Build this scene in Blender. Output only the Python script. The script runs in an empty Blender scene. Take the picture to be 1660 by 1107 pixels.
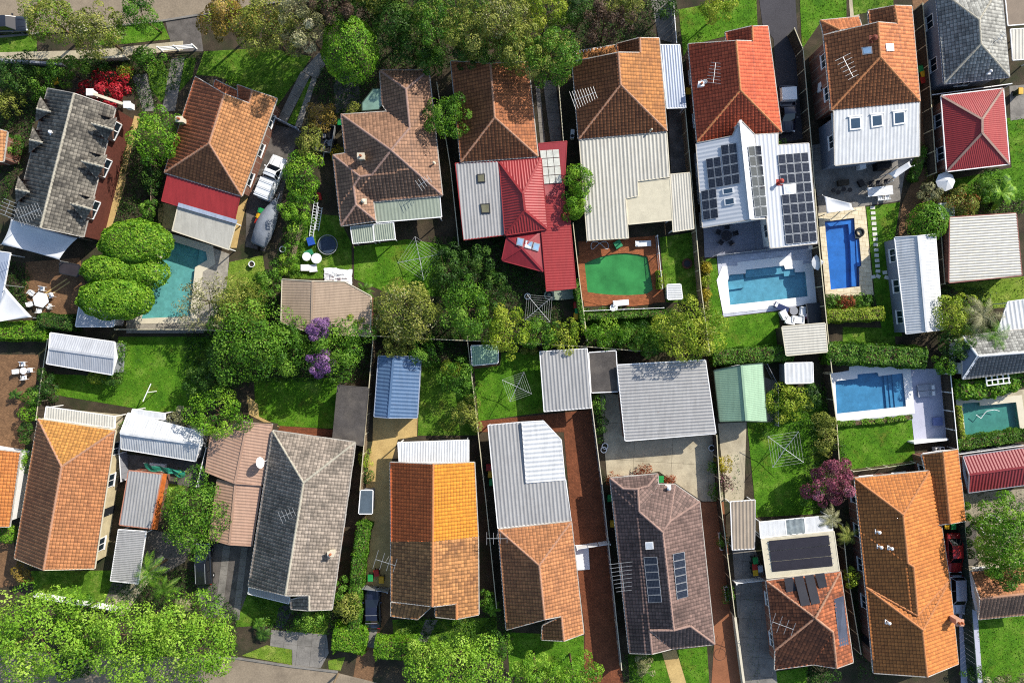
import bpy, bmesh, math, random
import numpy as np
from mathutils import Vector, Matrix
from mathutils.geometry import tessellate_polygon

# ---------------------------------------------------------------- camera, sky, sun
H = 79.0                       # drone height above the ground (m)
F = 1106.0                     # focal length in photograph pixels
SUN_EL, SUN_AZ = 34.0, 41.0    # elevation; angle of the sun above the picture's right-hand direction
S = bpy.context.scene
C = S.collection
cam_d = bpy.data.cameras.new('camera'); cam = bpy.data.objects.new('camera', cam_d); C.objects.link(cam)
cam.location = (0, 0, H); cam.rotation_euler = (0, 0, 0)
cam_d.sensor_width = 36.0; cam_d.lens = F / 1660 * 36.0; cam_d.clip_end = 2000
S.camera = cam
W = bpy.data.worlds.new('World'); S.world = W; W.use_nodes = True
wn = W.node_tree; bg = wn.nodes['Background']
sky = wn.nodes.new('ShaderNodeTexSky'); sky.sky_type = 'NISHITA'; sky.sun_disc = False
sky.sun_elevation = math.radians(SUN_EL); sky.sun_rotation = math.radians(90 - SUN_AZ)
wn.links.new(sky.outputs[0], bg.inputs[0]); bg.inputs[1].default_value = 0.15
sd = bpy.data.lights.new('sun', 'SUN'); sd.energy = 5.0; sd.angle = math.radians(0.5); sd.color = (1.0, 0.94, 0.85)
so = bpy.data.objects.new('sun', sd); C.objects.link(so); so.location = (60, 50, 90)
_d = Vector((math.cos(math.radians(SUN_EL)) * math.cos(math.radians(SUN_AZ)), math.cos(math.radians(SUN_EL)) * math.sin(math.radians(SUN_AZ)), math.sin(math.radians(SUN_EL))))
so.rotation_euler = _d.to_track_quat('Z', 'Y').to_euler()
S.view_settings.view_transform = 'Standard'; S.view_settings.look = 'None'
S.view_settings.exposure = 0.45; S.view_settings.gamma = 1.0; S.view_settings.use_curve_mapping = False
S.cycles.max_bounces = 5; S.cycles.use_adaptive_sampling = True; S.cycles.transparent_max_bounces = 8
S.cycles.use_denoising = False; S.cycles.pixel_filter_type = 'BLACKMAN_HARRIS'; S.cycles.filter_width = 1.1

rnd = random.Random(7); rng = np.random.default_rng(7)
PI = math.pi

# ---------------------------------------------------------------- helpers
def P(x, y, h=0.0):
    """measured photograph position of a point at height h -> place on the site in metres"""
    s = (H - h) / F
    return Vector(((x - 830) * s, (553.5 - y) * s, h))

def lin(hexs):
    hexs = hexs.lstrip('#'); out = []
    for i in (0, 2, 4):
        v = int(hexs[i:i+2], 16) / 255
        out.append(v / 12.92 if v <= 0.04045 else ((v + 0.055) / 1.055) ** 2.4)
    return out

def tag(o, label=None, cat=None, group=None, kind=None):
    if label: o['label'] = label
    if cat: o['category'] = cat
    if group: o['group'] = group
    if kind: o['kind'] = kind
    return o

def empty(name, loc, label=None, cat=None, group=None, rz=0.0):
    o = bpy.data.objects.new(name, None); C.objects.link(o); o.empty_display_size = 0.3
    o.location = loc; o.rotation_euler = (0, 0, rz)
    return tag(o, label, cat, group)

def link(name, me, parent=None, m=None):
    o = bpy.data.objects.new(name, me); C.objects.link(o)
    if m is not None:
        for q in (m if isinstance(m, (list, tuple)) else [m]): me.materials.append(q)
    if parent is not None: o.parent = parent
    return o

def setp(o, parent):
    """parent while keeping world placement (parents are only moved / turned about z)"""
    o.parent = parent
    o.matrix_parent_inverse = (Matrix.Translation(parent.location) @ parent.rotation_euler.to_matrix().to_4x4()).inverted()

class MB:
    """collects boxes, bars, tubes and polygons; build() links them as one mesh"""
    def __init__(s): s.v = []; s.f = []; s.mi = []
    def add(s, vs, fs, mi=0):
        n = len(s.v); s.v += [tuple(v) for v in vs]
        for f in fs: s.f.append([n + i for i in f]); s.mi.append(mi)
        return s
    def hexa(s, b, t, mi=0):
        return s.add(list(b) + list(t), [(3, 2, 1, 0), (4, 5, 6, 7), (0, 1, 5, 4), (1, 2, 6, 5), (2, 3, 7, 6), (3, 0, 4, 7)], mi)
    def box(s, c, d, rz=0.0, mi=0, taper=1.0):
        cx, cy, cz = c; dx, dy, dz = d[0] / 2, d[1] / 2, d[2] / 2; cs, sn = math.cos(rz), math.sin(rz)
        def q(x, y, z): return (cx + x * cs - y * sn, cy + x * sn + y * cs, cz + z)
        b = [q(-dx, -dy, -dz), q(dx, -dy, -dz), q(dx, dy, -dz), q(-dx, dy, -dz)]
        t = [q(-dx * taper, -dy * taper, dz), q(dx * taper, -dy * taper, dz), q(dx * taper, dy * taper, dz), q(-dx * taper, dy * taper, dz)]
        return s.hexa(b, t, mi)
    def bar(s, p, q, w, h, mi=0):
        p = Vector(p); q = Vector(q); d = q - p
        if d.length < 1e-4: return s
        side = d.cross(Vector((0, 0, 1)))
        if side.length < 1e-4: side = Vector((1, 0, 0))
        side.normalize(); up = side.cross(d).normalized()
        a = side * w / 2; b = up * h / 2
        return s.hexa([p - a - b, p + a - b, q + a - b, q - a - b], [p - a + b, p + a + b, q + a + b, q - a + b], mi)
    def tube(s, p, q, r0, r1=None, n=6, mi=0, cap=True):
        p = Vector(p); q = Vector(q); r1 = r0 if r1 is None else r1; d = (q - p)
        if d.length < 1e-5: return s
        d.normalize(); a = d.orthogonal().normalized(); b = d.cross(a)
        vs = [p + (a * math.cos(2*PI*i/n) + b * math.sin(2*PI*i/n)) * r0 for i in range(n)] + [q + (a * math.cos(2*PI*i/n) + b * math.sin(2*PI*i/n)) * r1 for i in range(n)]
        fs = [(i, (i + 1) % n, n + (i + 1) % n, n + i) for i in range(n)]
        if cap: fs += [tuple(range(n - 1, -1, -1)), tuple(range(n, 2 * n))]
        return s.add(vs, fs, mi)
    def disc(s, c, r, h, n=16, mi=0, r2=None):
        return s.tube((c[0], c[1], c[2]), (c[0], c[1], c[2] + h), r, r if r2 is None else r2, n, mi)
    def ring(s, c, R, r, n=20, m=6, mi=0):
        vs = []; fs = []
        for i in range(n):
            a = 2*PI*i/n
            for j in range(m):
                b = 2*PI*j/m; rr = R + r * math.cos(b)
                vs.append((c[0] + rr*math.cos(a), c[1] + rr*math.sin(a), c[2] + r*math.sin(b)))
        for i in range(n):
            for j in range(m): fs.append((i*m + j, ((i+1) % n)*m + j, ((i+1) % n)*m + (j+1) % m, i*m + (j+1) % m))
        return s.add(vs, fs, mi)
    def path(s, pts, r, n=5, mi=0):
        for a, b in zip(pts[:-1], pts[1:]): s.tube(a, b, r, r, n, mi)
        return s
    def loft(s, rings, mi=0, cap=True, closed=True):
        n = len(rings[0]); base = len(s.v)
        for r in rings: s.v += [tuple(v) for v in r]
        for i in range(len(rings) - 1):
            for j in range(n if closed else n - 1):
                s.f.append([base + i*n + j, base + i*n + (j+1) % n, base + (i+1)*n + (j+1) % n, base + (i+1)*n + j]); s.mi.append(mi)
        if cap:
            s.f.append([base + j for j in range(n - 1, -1, -1)]); s.mi.append(mi)
            s.f.append([base + (len(rings)-1)*n + j for j in range(n)]); s.mi.append(mi)
        return s
    def mesh(s, name):
        me = bpy.data.meshes.new(name); me.from_pydata(s.v, [], s.f)
        if any(s.mi): me.polygons.foreach_set('material_index', s.mi)
        me.update(); return me
    def build(s, name, m, parent=None, smooth=False, keep=False):
        me = s.mesh(name)
        if smooth: me.polygons.foreach_set('use_smooth', [True] * len(me.polygons))
        o = link(name, me, None, m)
        if parent is not None:
            if keep: setp(o, parent)
            else: o.parent = parent
        return o

def quads_mesh(name, V, m, rndv=None, smooth=False):
    """fast mesh of loose quads; V is (4n,3)"""
    n = len(V) // 4
    me = bpy.data.meshes.new(name)
    me.vertices.add(4 * n); me.vertices.foreach_set('co', np.ascontiguousarray(V, np.float32).ravel())
    me.loops.add(4 * n); me.loops.foreach_set('vertex_index', np.arange(4 * n, dtype=np.int32))
    me.polygons.add(n); me.polygons.foreach_set('loop_start', np.arange(0, 4 * n, 4, dtype=np.int32)); me.polygons.foreach_set('loop_total', np.full(n, 4, np.int32))
    if rndv is not None:
        at = me.attributes.new('rnd', 'FLOAT', 'FACE'); at.data.foreach_set('value', np.ascontiguousarray(rndv, np.float32))
    me.update(calc_edges=True)
    if m is not None: me.materials.append(m)
    return me

# ---------------------------------------------------------------- materials
MATS = {}
def nodes(name):
    m = bpy.data.materials.new(name); m.use_nodes = True; nt = m.node_tree
    b = nt.nodes['Principled BSDF']
    return m, nt, b
def N(nt, t, **kw):
    n = nt.nodes.new(t)
    for k, v in kw.items(): setattr(n, k, v)
    return n
def noise(nt, vec, scale, detail=4, rough=0.6):
    n = N(nt, 'ShaderNodeTexNoise'); n.inputs['Scale'].default_value = scale; n.inputs['Detail'].default_value = detail; n.inputs['Roughness'].default_value = rough
    nt.links.new(vec, n.inputs['Vector']); return n.outputs['Fac']
def ramp(nt, fac, stops):
    r = N(nt, 'ShaderNodeValToRGB'); e = r.color_ramp.elements
    while len(e) < len(stops): e.new(0.5)
    for i, (p, c) in enumerate(stops):
        e[i].position = p; e[i].color = (c[0], c[1], c[2], 1)
    nt.links.new(fac, r.inputs[0]); return r.outputs[0]
def mixc(nt, fac, a, b, mode='MIX'):
    m = N(nt, 'ShaderNodeMix', data_type='RGBA', blend_type=mode)
    for sock, v in ((m.inputs[0], fac), (m.inputs[6], a), (m.inputs[7], b)):
        if isinstance(v, (int, float)): sock.default_value = v
        elif isinstance(v, (tuple, list)): sock.default_value = (v[0], v[1], v[2], 1)
        else: nt.links.new(v, sock)
    return m.outputs[2]
def pos(nt):
    return N(nt, 'ShaderNodeNewGeometry').outputs['Position']
def sc(c, k): return tuple(min(1.0, max(0.0, x * k)) for x in c)
def bump(nt, b, fac, strength, dist=0.05):
    bp = N(nt, 'ShaderNodeBump'); bp.inputs['Strength'].default_value = strength; bp.inputs['Distance'].default_value = dist
    nt.links.new(fac, bp.inputs['Height']); nt.links.new(bp.outputs[0], b.inputs['Normal'])

K = 0.72     # photograph brightness of a sunlit level surface -> base colour
def mat(name, hexc, rough=0.75, metal=0.0, var=0.18, scale=1.2, fine=0.12, k=None, bmp=0.0, spec=0.3, stain=None, stain_amt=0.5, stain_scale=0.5, streak=None):
    """plain surface: base colour with broad and fine mottling, optional stains of their own colour"""
    if name in MATS: return MATS[name]
    m, nt, b = nodes(name); c = sc(lin(hexc), K if k is None else k); p = pos(nt)
    f1 = noise(nt, p, scale, 5); f2 = noise(nt, p, scale * 14, 3)
    col = ramp(nt, f1, [(0.3, sc(c, 1 - var)), (0.7, sc(c, 1 + var))])
    col = mixc(nt, 1.0, col, ramp(nt, f2, [(0.35, (1 - fine,) * 3), (0.65, (1 + fine,) * 3)]), 'MULTIPLY')
    if streak:
        mp = N(nt, 'ShaderNodeMapping'); mp.inputs['Scale'].default_value = (0.25, 2.2, 1.0) if streak == 'x' else (2.2, 0.25, 1.0); nt.links.new(p, mp.inputs[0])
        col = mixc(nt, 1.0, col, ramp(nt, noise(nt, mp.outputs[0], 1.3, 6, 0.7), [(0.3, (0.82,) * 3), (0.62, (1.08,) * 3)]), 'MULTIPLY')
        rs = ramp(nt, noise(nt, p, 1.1, 8, 0.75), [(0.63, (0, 0, 0)), (0.72, (0.45,) * 3)]); col = mixc(nt, rs, col, sc(lin('#7d5a44'), K))
    if stain:
        f3 = noise(nt, p, stain_scale, 6, 0.7)
        mr = ramp(nt, f3, [(0.48, (0, 0, 0)), (0.66, (stain_amt,) * 3)])
        col = mixc(nt, mr, col, sc(lin(stain), K))
    nt.links.new(col, b.inputs['Base Color']); b.inputs['Roughness'].default_value = rough; b.inputs['Metallic'].default_value = metal
    b.inputs['Specular IOR Level'].default_value = spec
    if bmp: bump(nt, b, f2, bmp)
    MATS[name] = m; return m

def tile_mat(name, hexc, lichen='#3a3632', lich=0.45, var=0.22, k=0.56):
    """roof tiles: each tile its own shade (tile grid in the uv map), weathering in blotches"""
    if name in MATS: return MATS[name]
    m, nt, b = nodes(name); c = sc(lin(hexc), k); p = pos(nt)
    uv = N(nt, 'ShaderNodeUVMap').outputs[0]
    fl = N(nt, 'ShaderNodeVectorMath', operation='FLOOR'); nt.links.new(uv, fl.inputs[0])
    wnz = N(nt, 'ShaderNodeTexWhiteNoise', noise_dimensions='2D'); nt.links.new(fl.outputs[0], wnz.inputs['Vector'])
    col = ramp(nt, wnz.outputs['Value'], [(0.0, sc(c, 1 - var)), (0.55, c), (1.0, sc(c, 1 + var * 0.9))])
    # painted shade under the tile noses and in the channels, noses lightened
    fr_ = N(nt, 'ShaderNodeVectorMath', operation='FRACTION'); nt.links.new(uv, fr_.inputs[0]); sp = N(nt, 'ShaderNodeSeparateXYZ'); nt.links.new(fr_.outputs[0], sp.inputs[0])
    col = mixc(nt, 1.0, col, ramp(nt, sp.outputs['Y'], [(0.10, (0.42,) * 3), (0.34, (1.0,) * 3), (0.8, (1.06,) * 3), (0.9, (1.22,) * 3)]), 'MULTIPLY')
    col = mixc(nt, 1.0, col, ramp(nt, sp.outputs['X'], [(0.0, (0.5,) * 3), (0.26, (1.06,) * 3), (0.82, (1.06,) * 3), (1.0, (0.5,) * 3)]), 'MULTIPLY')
    f1 = noise(nt, p, 0.55, 6, 0.65)
    col = mixc(nt, ramp(nt, f1, [(0.47, (0, 0, 0)), (0.72, (lich,) * 3)]), col, sc(lin(lichen), k))
    f2 = noise(nt, p, 9.0, 3)
    col = mixc(nt, 1.0, col, ramp(nt, f2, [(0.3, (0.8,) * 3), (0.7, (1.2,) * 3)]), 'MULTIPLY')
    nt.links.new(col, b.inputs['Base Color']); b.inputs['Roughness'].default_value = 0.72; b.inputs['Specular IOR Level'].default_value = 0.35
    bump(nt, b, f2, 0.3, 0.02)
    MATS[name] = m; return m

def leaf_mat(name, dark, mid, light):
    if name in MATS: return MATS[name]
    m, nt, b = nodes(name)
    at = N(nt, 'ShaderNodeAttribute', attribute_name='rnd')
    f1 = noise(nt, pos(nt), 0.8, 3)
    ad = N(nt, 'ShaderNodeMath', operation='MULTIPLY_ADD'); nt.links.new(f1, ad.inputs[0]); ad.inputs[1].default_value = 0.9; ad.inputs[2].default_value = -0.45
    a2 = N(nt, 'ShaderNodeMath', operation='ADD', use_clamp=True); nt.links.new(ad.outputs[0], a2.inputs[0]); nt.links.new(at.outputs['Fac'], a2.inputs[1])
    col = ramp(nt, a2.outputs[0], [(0.05, sc(lin(dark), K)), (0.5, sc(lin(mid), K)), (0.95, sc(lin(light), K))])
    b.inputs['Roughness'].default_value = 0.55; b.inputs['Specular IOR Level'].default_value = 0.25
    nt.links.new(col, b.inputs['Base Color'])
    tr = N(nt, 'ShaderNodeBsdfTranslucent'); nt.links.new(col, tr.inputs[0])
    mx = N(nt, 'ShaderNodeMixShader'); mx.inputs[0].default_value = 0.30
    nt.links.new(b.outputs[0], mx.inputs[1]); nt.links.new(tr.outputs[0], mx.inputs[2])
    nt.links.new(mx.outputs[0], nt.nodes['Material Output'].inputs[0])
    MATS[name] = m; return m

def grid_mat(name, base, line, sx, sy, w=0.04, rough=0.25, spec=0.5, ang=0.0, offset=0.0, uvs=False, var=0.1, k=None, bmp=0.0):
    """small bricks, pavers or solar cells too small to build: a fine grid"""
    if name in MATS: return MATS[name]
    m, nt, b = nodes(name); kk = K if k is None else k
    if uvs: vec = N(nt, 'ShaderNodeUVMap').outputs[0]
    else: vec = pos(nt)
    mp = N(nt, 'ShaderNodeMapping'); mp.inputs['Rotation'].default_value = (0, 0, ang); nt.links.new(vec, mp.inputs[0])
    br = N(nt, 'ShaderNodeTexBrick', offset=offset)
    c = sc(lin(base), kk); l = sc(lin(line), kk)
    br.inputs['Color1'].default_value = (*sc(c, 1 - var), 1); br.inputs['Color2'].default_value = (*sc(c, 1 + var), 1); br.inputs['Mortar'].default_value = (*l, 1)
    br.inputs['Scale'].default_value = 1.0; br.inputs['Brick Width'].default_value = sx; br.inputs['Row Height'].default_value = sy
    br.inputs['Mortar Size'].default_value = w * min(sx, sy); br.inputs['Bias'].default_value = 0.0
    nt.links.new(mp.outputs[0], br.inputs['Vector'])
    f1 = noise(nt, pos(nt), 0.9, 5)
    col = mixc(nt, 1.0, br.outputs['Color'], ramp(nt, f1, [(0.3, (0.78,) * 3), (0.7, (1.18,) * 3)]), 'MULTIPLY')
    nt.links.new(col, b.inputs['Base Color']); b.inputs['Roughness'].default_value = rough; b.inputs['Specular IOR Level'].default_value = spec
    if bmp: bump(nt, b, br.outputs['Fac'], -bmp, 0.02)
    MATS[name] = m; return m

def water_mat(name, tint, murk=0.0, murkc='#2d8a3c'):
    m, nt, b = nodes(name); p = pos(nt)
    t = N(nt, 'ShaderNodeBsdfTransparent'); t.inputs[0].default_value = (*lin(tint), 1)
    g = N(nt, 'ShaderNodeBsdfGlossy'); g.inputs['Roughness'].default_value = 0.06
    lw = N(nt, 'ShaderNodeLayerWeight'); pw = N(nt, 'ShaderNodeMath', operation='POWER'); pw.inputs[1].default_value = 5.0; nt.links.new(lw.outputs['Facing'], pw.inputs[0])
    fr = N(nt, 'ShaderNodeMath', operation='MULTIPLY_ADD'); fr.inputs[1].default_value = 0.7; fr.inputs[2].default_value = 0.03; nt.links.new(pw.outputs[0], fr.inputs[0])
    bp = N(nt, 'ShaderNodeBump'); bp.inputs['Strength'].default_value = 0.25; bp.inputs['Distance'].default_value = 0.05
    nt.links.new(noise(nt, p, 2.5, 3), bp.inputs['Height']); nt.links.new(bp.outputs[0], g.inputs['Normal'])
    under = t.outputs[0]
    if murk:
        d = N(nt, 'ShaderNodeBsdfDiffuse')
        nt.links.new(ramp(nt, noise(nt, p, 0.35, 5), [(0.35, sc(lin(murkc), 0.55)), (0.7, sc(lin(murkc), 1.0))]), d.inputs[0])
        mm = N(nt, 'ShaderNodeMixShader'); mm.inputs[0].default_value = murk
        nt.links.new(t.outputs[0], mm.inputs[1]); nt.links.new(d.outputs[0], mm.inputs[2]); under = mm.outputs[0]
    mx = N(nt, 'ShaderNodeMixShader'); nt.links.new(fr.outputs[0], mx.inputs[0]); nt.links.new(under, mx.inputs[1]); nt.links.new(g.outputs[0], mx.inputs[2])
    nt.links.new(mx.outputs[0], nt.nodes['Material Output'].inputs[0])
    return m

GUTTER = mat('gutter_paint', '#cfc8bc', 0.55, var=0.25, scale=0.8, fine=0.2, k=0.7, stain='#8d8478', stain_amt=0.5, stain_scale=1.2)
WHITE = mat('white_paint', '#f2f1ee', 0.5, var=0.04, fine=0.05, k=0.85)
CREAM = mat('cream_paint', '#e6dcc2', 0.6, var=0.06, fine=0.06)
GREYP = mat('grey_paint', '#9a9ca2', 0.55, var=0.06)
DARKP = mat('dark_paint', '#2e3034', 0.5, var=0.1)
BLACK = mat('black_plastic', '#16171a', 0.45, var=0.1)
BRICKW = grid_mat('brick_wall', '#8d5240', '#a89a88', 0.24, 0.086, 0.12, 0.85, 0.2, offset=0.5)
RENDERW = mat('render_wall', '#d9cdb4', 0.85, var=0.08)
GREYW = mat('grey_wall', '#8c93a0', 0.7, var=0.06)
TIMBER = mat('weathered_timber', '#8c7a62', 0.85, var=0.25, scale=3, fine=0.2)
TIMBERD = mat('dark_timber', '#4d4438', 0.85, var=0.25, scale=3, fine=0.2)
FENCETOP = mat('fence_capping', '#d8cfae', 0.8, var=0.12, fine=0.1)
GREENSH = mat('green_sheet', '#3d4f42', 0.5, var=0.1)
GLASS = mat('window_glass', '#26333d', 0.08, var=0.15, spec=0.8)
SKYGLASS = mat('skylight_glass', '#3c5468', 0.06, var=0.2, spec=0.9)
STEEL = mat('galvanised_steel', '#c9cbca', 0.35, 0.6, var=0.06)
BARK = mat('bark', '#6b5640', 0.9, var=0.3, scale=4, fine=0.25)
RUBBER = mat('rubber', '#141414', 0.8, var=0.1)
CHROME = mat('alloy', '#b9bcc0', 0.25, 0.8, var=0.03)

# ---------------------------------------------------------------- roof building
def orient(poly):
    a = sum(poly[i][0] * poly[(i+1) % len(poly)][1] - poly[(i+1) % len(poly)][0] * poly[i][1] for i in range(len(poly)))
    return poly if a > 0 else poly[::-1]
def convex(poly):
    n = len(poly)
    for i in range(n):
        a, b, c = poly[i], poly[(i+1) % n], poly[(i+2) % n]
        if (b[0]-a[0])*(c[1]-b[1]) - (b[1]-a[1])*(c[0]-b[0]) < -1e-3: return False
    return True
def fit(pts):
    A = np.array([[p[0], p[1], 1] for p in pts]); z = np.array([p[2] for p in pts])
    s, *_ = np.linalg.lstsq(A, z, rcond=None); return s       # z = ax + by + c
def inpoly(x, y, poly):
    c = False; n = len(poly); j = n - 1
    for i in range(n):
        xi, yi = poly[i]; xj, yj = poly[j]
        if (yi > y) != (yj > y) and x < (xj - xi) * (y - yi) / (yj - yi) + xi: c = not c
        j = i
    return c

def patch(bm, poly3, kind, pl=None, ribdir=None, period=0.3, rib=0.035):
    """adds one roof slope: 'tile' = stepped, waved tile courses; 'rib' = ribbed sheet; 'flat' = plain sheet"""
    poly3 = orient([tuple(p) for p in poly3])
    a, b, c = pl if pl is not None else fit(poly3)
    g = math.hypot(a, b)
    if ribdir is not None: d = np.array(ribdir) / np.linalg.norm(ribdir)
    elif g > 0.015: d = np.array((-a, -b)) / g
    else: d = np.array((0.0, -1.0))
    u = np.array((-d[1], d[0]))
    cvx = convex(poly3); pieces = [poly3]; flat2 = [(p[0], p[1]) for p in poly3]
    allp = np.array([(p[0], p[1]) for p in poly3]); vmax = (allp @ d).max(); umin = (allp @ u).min()
    for pc in pieces:
        pc = orient(pc); q = np.array([(p[0], p[1]) for p in pc]); pu = q @ u; pv = q @ d
        if kind == 'tile':
            Wd, L = 0.40, 0.34 / math.sqrt(1 + g * g)
            k0 = int((pu.min() - umin) / (Wd / 3)) - 1; k1 = int((pu.max() - umin) / (Wd / 3)) + 2
            ks = np.arange(k0, k1 + 1); us = umin + ks * Wd / 3; uo = np.array([0.0, 0.07, 0.05])[ks % 3]
            j0 = int((vmax - pv.max()) / L) - 1; j1 = int((vmax - pv.min()) / L) + 2
            vs = []; vo = []; vt = []
            for j in range(j1, j0 - 1, -1):
                vs += [vmax - (j + 1) * L, vmax - j * L - 0.004]; vo += [0.0, 0.075]; vt += [-j + 0.1, -j + 0.9]
        else:
            if kind == 'rib': prof, tt = [0, 0, 1, 1], [0, 0.42, 0.56, 0.86]
            else: prof, tt = [0], [0]
            per = period if kind == 'rib' else 50.0
            k0 = int((pu.min() - umin) / per) - 1; k1 = int((pu.max() - umin) / per) + 2
            us = []; uo = []; ks = []
            for k in range(k0, k1 + 1):
                for t, o in zip(tt, prof): us.append(umin + (k + t) * per); uo.append(o * rib); ks.append(k * 3)
            us = np.array(us); uo = np.array(uo); ks = np.array(ks)
            vs = [pv.min() - 1, pv.max() + 1]; vo = [0, 0]; vt = [0, 1]
        vs = np.array(vs); vo = np.array(vo); vt = np.array(vt)
        UU, VV = np.meshgrid(us, vs); OO = uo[None, :] + vo[:, None]
        X = UU * u[0] + VV * d[0]; Y = UU * u[1] + VV * d[1]; Z = a * X + b * Y + c + OO
        nu, nv = len(us), len(vs)
        me = bpy.data.meshes.new('t')
        V = np.stack([X, Y, Z], -1).reshape(-1, 3)
        ii = np.arange((nv - 1) * (nu - 1)); r = ii // (nu - 1); s_ = ii % (nu - 1); i0 = r * nu + s_
        fc = np.stack([i0, i0 + nu, i0 + nu + 1, i0 + 1], -1)
        n = len(fc)
        me.vertices.add(len(V)); me.vertices.foreach_set('co', V.astype(np.float32).ravel())
        me.loops.add(4 * n); me.loops.foreach_set('vertex_index', fc.astype(np.int32).ravel())
        me.polygons.add(n); me.polygons.foreach_set('loop_start', np.arange(0, 4*n, 4, dtype=np.int32)); me.polygons.foreach_set('loop_total', np.full(n, 4, np.int32))
        me.update(calc_edges=True)
        tmp = bmesh.new(); tmp.from_mesh(me)
        uvl = tmp.loops.layers.uv.new('UVMap')
        UVx = np.tile(ks / 3.0 + 0.001, (nv, 1)).ravel(); UVy = np.repeat(vt, nu)
        for f in tmp.faces:
            for l in f.loops: i = l.vert.index; l[uvl].uv = (UVx[i], UVy[i])
        m_ = len(pc)
        for i in range(m_):
            p0, p1 = pc[i], pc[(i+1) % m_]
            no = (p1[1] - p0[1], -(p1[0] - p0[0]), 0)
            if abs(no[0]) + abs(no[1]) < 1e-6: continue
            bmesh.ops.bisect_plane(tmp, geom=tmp.verts[:] + tmp.edges[:] + tmp.faces[:], plane_co=(p0[0], p0[1], 0), plane_no=no, clear_outer=cvx)
        if not cvx: bmesh.ops.delete(tmp, geom=[f for f in tmp.faces if not inpoly(*f.calc_center_median()[:2], flat2)], context='FACES')
        for f in tmp.faces:
            if f.normal.z < 0: f.normal_flip()
        tmp.to_mesh(me); tmp.free()
        bm.from_mesh(me); bpy.data.meshes.remove(me)

def caps(mb, p, q, w=0.145, hgt=0.09, seg=0.42, lift=0.035):
    p = Vector(p); q = Vector(q); d = q - p; L = d.length
    if L < 0.1: return
    d.normalize(); side = d.cross(Vector((0, 0, 1))).normalized(); up = side.cross(d)
    n = max(1, round(L / seg))
    for i in range(n):
        a = p + d * (L * i / n); b = p + d * (L * (i + 1.05) / n); j = rnd.uniform(0.93, 1.07)
        rings = []
        for pt, k in ((a, 0.88 * j), (b, 1.04 * j)):
            rings.append([pt + side * (w * k * x) + up * (hgt * k * z + lift) for x, z in ((-1, -0.35), (-0.62, 0.6), (0, 1), (0.62, 0.6), (1, -0.35))])
        mb.loft(rings, closed=False, cap=False)
        mb.add(rings[1], [(0, 1, 2, 3, 4)])

def inset(poly, dist):
    poly = [Vector((p[0], p[1])) for p in orient([(p[0], p[1]) for p in poly])]; n = len(poly); out = []
    for i in range(n):
        a, b, c = poly[i-1], poly[i], poly[(i+1) % n]
        e1 = (b - a).normalized(); e2 = (c - b).normalized()
        n1 = Vector((-e1.y, e1.x)); n2 = Vector((-e2.y, e2.x)); m = n1 + n2
        if m.length < 0.2: out.append(b + n1 * dist); continue
        m.normalize(); out.append(b + m * min(dist / max(0.3, m.dot(n1)), dist * 2.5))
    return out

WIN = None
def window_mesh():
    global WIN
    if WIN: return WIN
    f = MB(); w, h, t = 1.5, 1.2, 0.07
    for x0, x1, z0, z1 in ((-w/2, w/2, -h/2, -h/2 + t), (-w/2, w/2, h/2 - t, h/2), (-w/2, -w/2 + t, -h/2 + t, h/2 - t), (w/2 - t, w/2, -h/2 + t, h/2 - t), (-t/2, t/2, -h/2 + t, h/2 - t)):
        f.box(((x0 + x1)/2, 0.03, (z0 + z1)/2), (x1 - x0, 0.06, z1 - z0))
    f.box((0, 0.07, -h/2 - 0.04), (w + 0.16, 0.14, 0.06))
    g = MB(); g.box((0, 0.015, 0), (w - 0.1, 0.03, h - 0.1))
    fm = f.mesh('window'); fm.materials.append(WHITE); gm = g.mesh('pane'); gm.materials.append(GLASS)
    d = MB(); d.box((0, 0.03, 0), (0.92, 0.06, 2.04)); d.box((0, 0.065, 0.55), (0.6, 0.012, 0.6)); d.box((0, 0.065, -0.5), (0.6, 0.012, 0.8))
    dm = d.mesh('door'); dm.materials.append(DARKP)
    k = MB(); k.box((0.38, 0.1, 0), (0.12, 0.05, 0.04)); km = k.mesh('handle'); km.materials.append(STEEL)
    WIN = (fm, gm, dm, km); return WIN

HOUSES = {}
def parse(s):
    d = {}
    for t in s.split():
        x, y, h = t[1:].split(','); d[t[0]] = (float(x), float(y), float(h))
    return d

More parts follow.
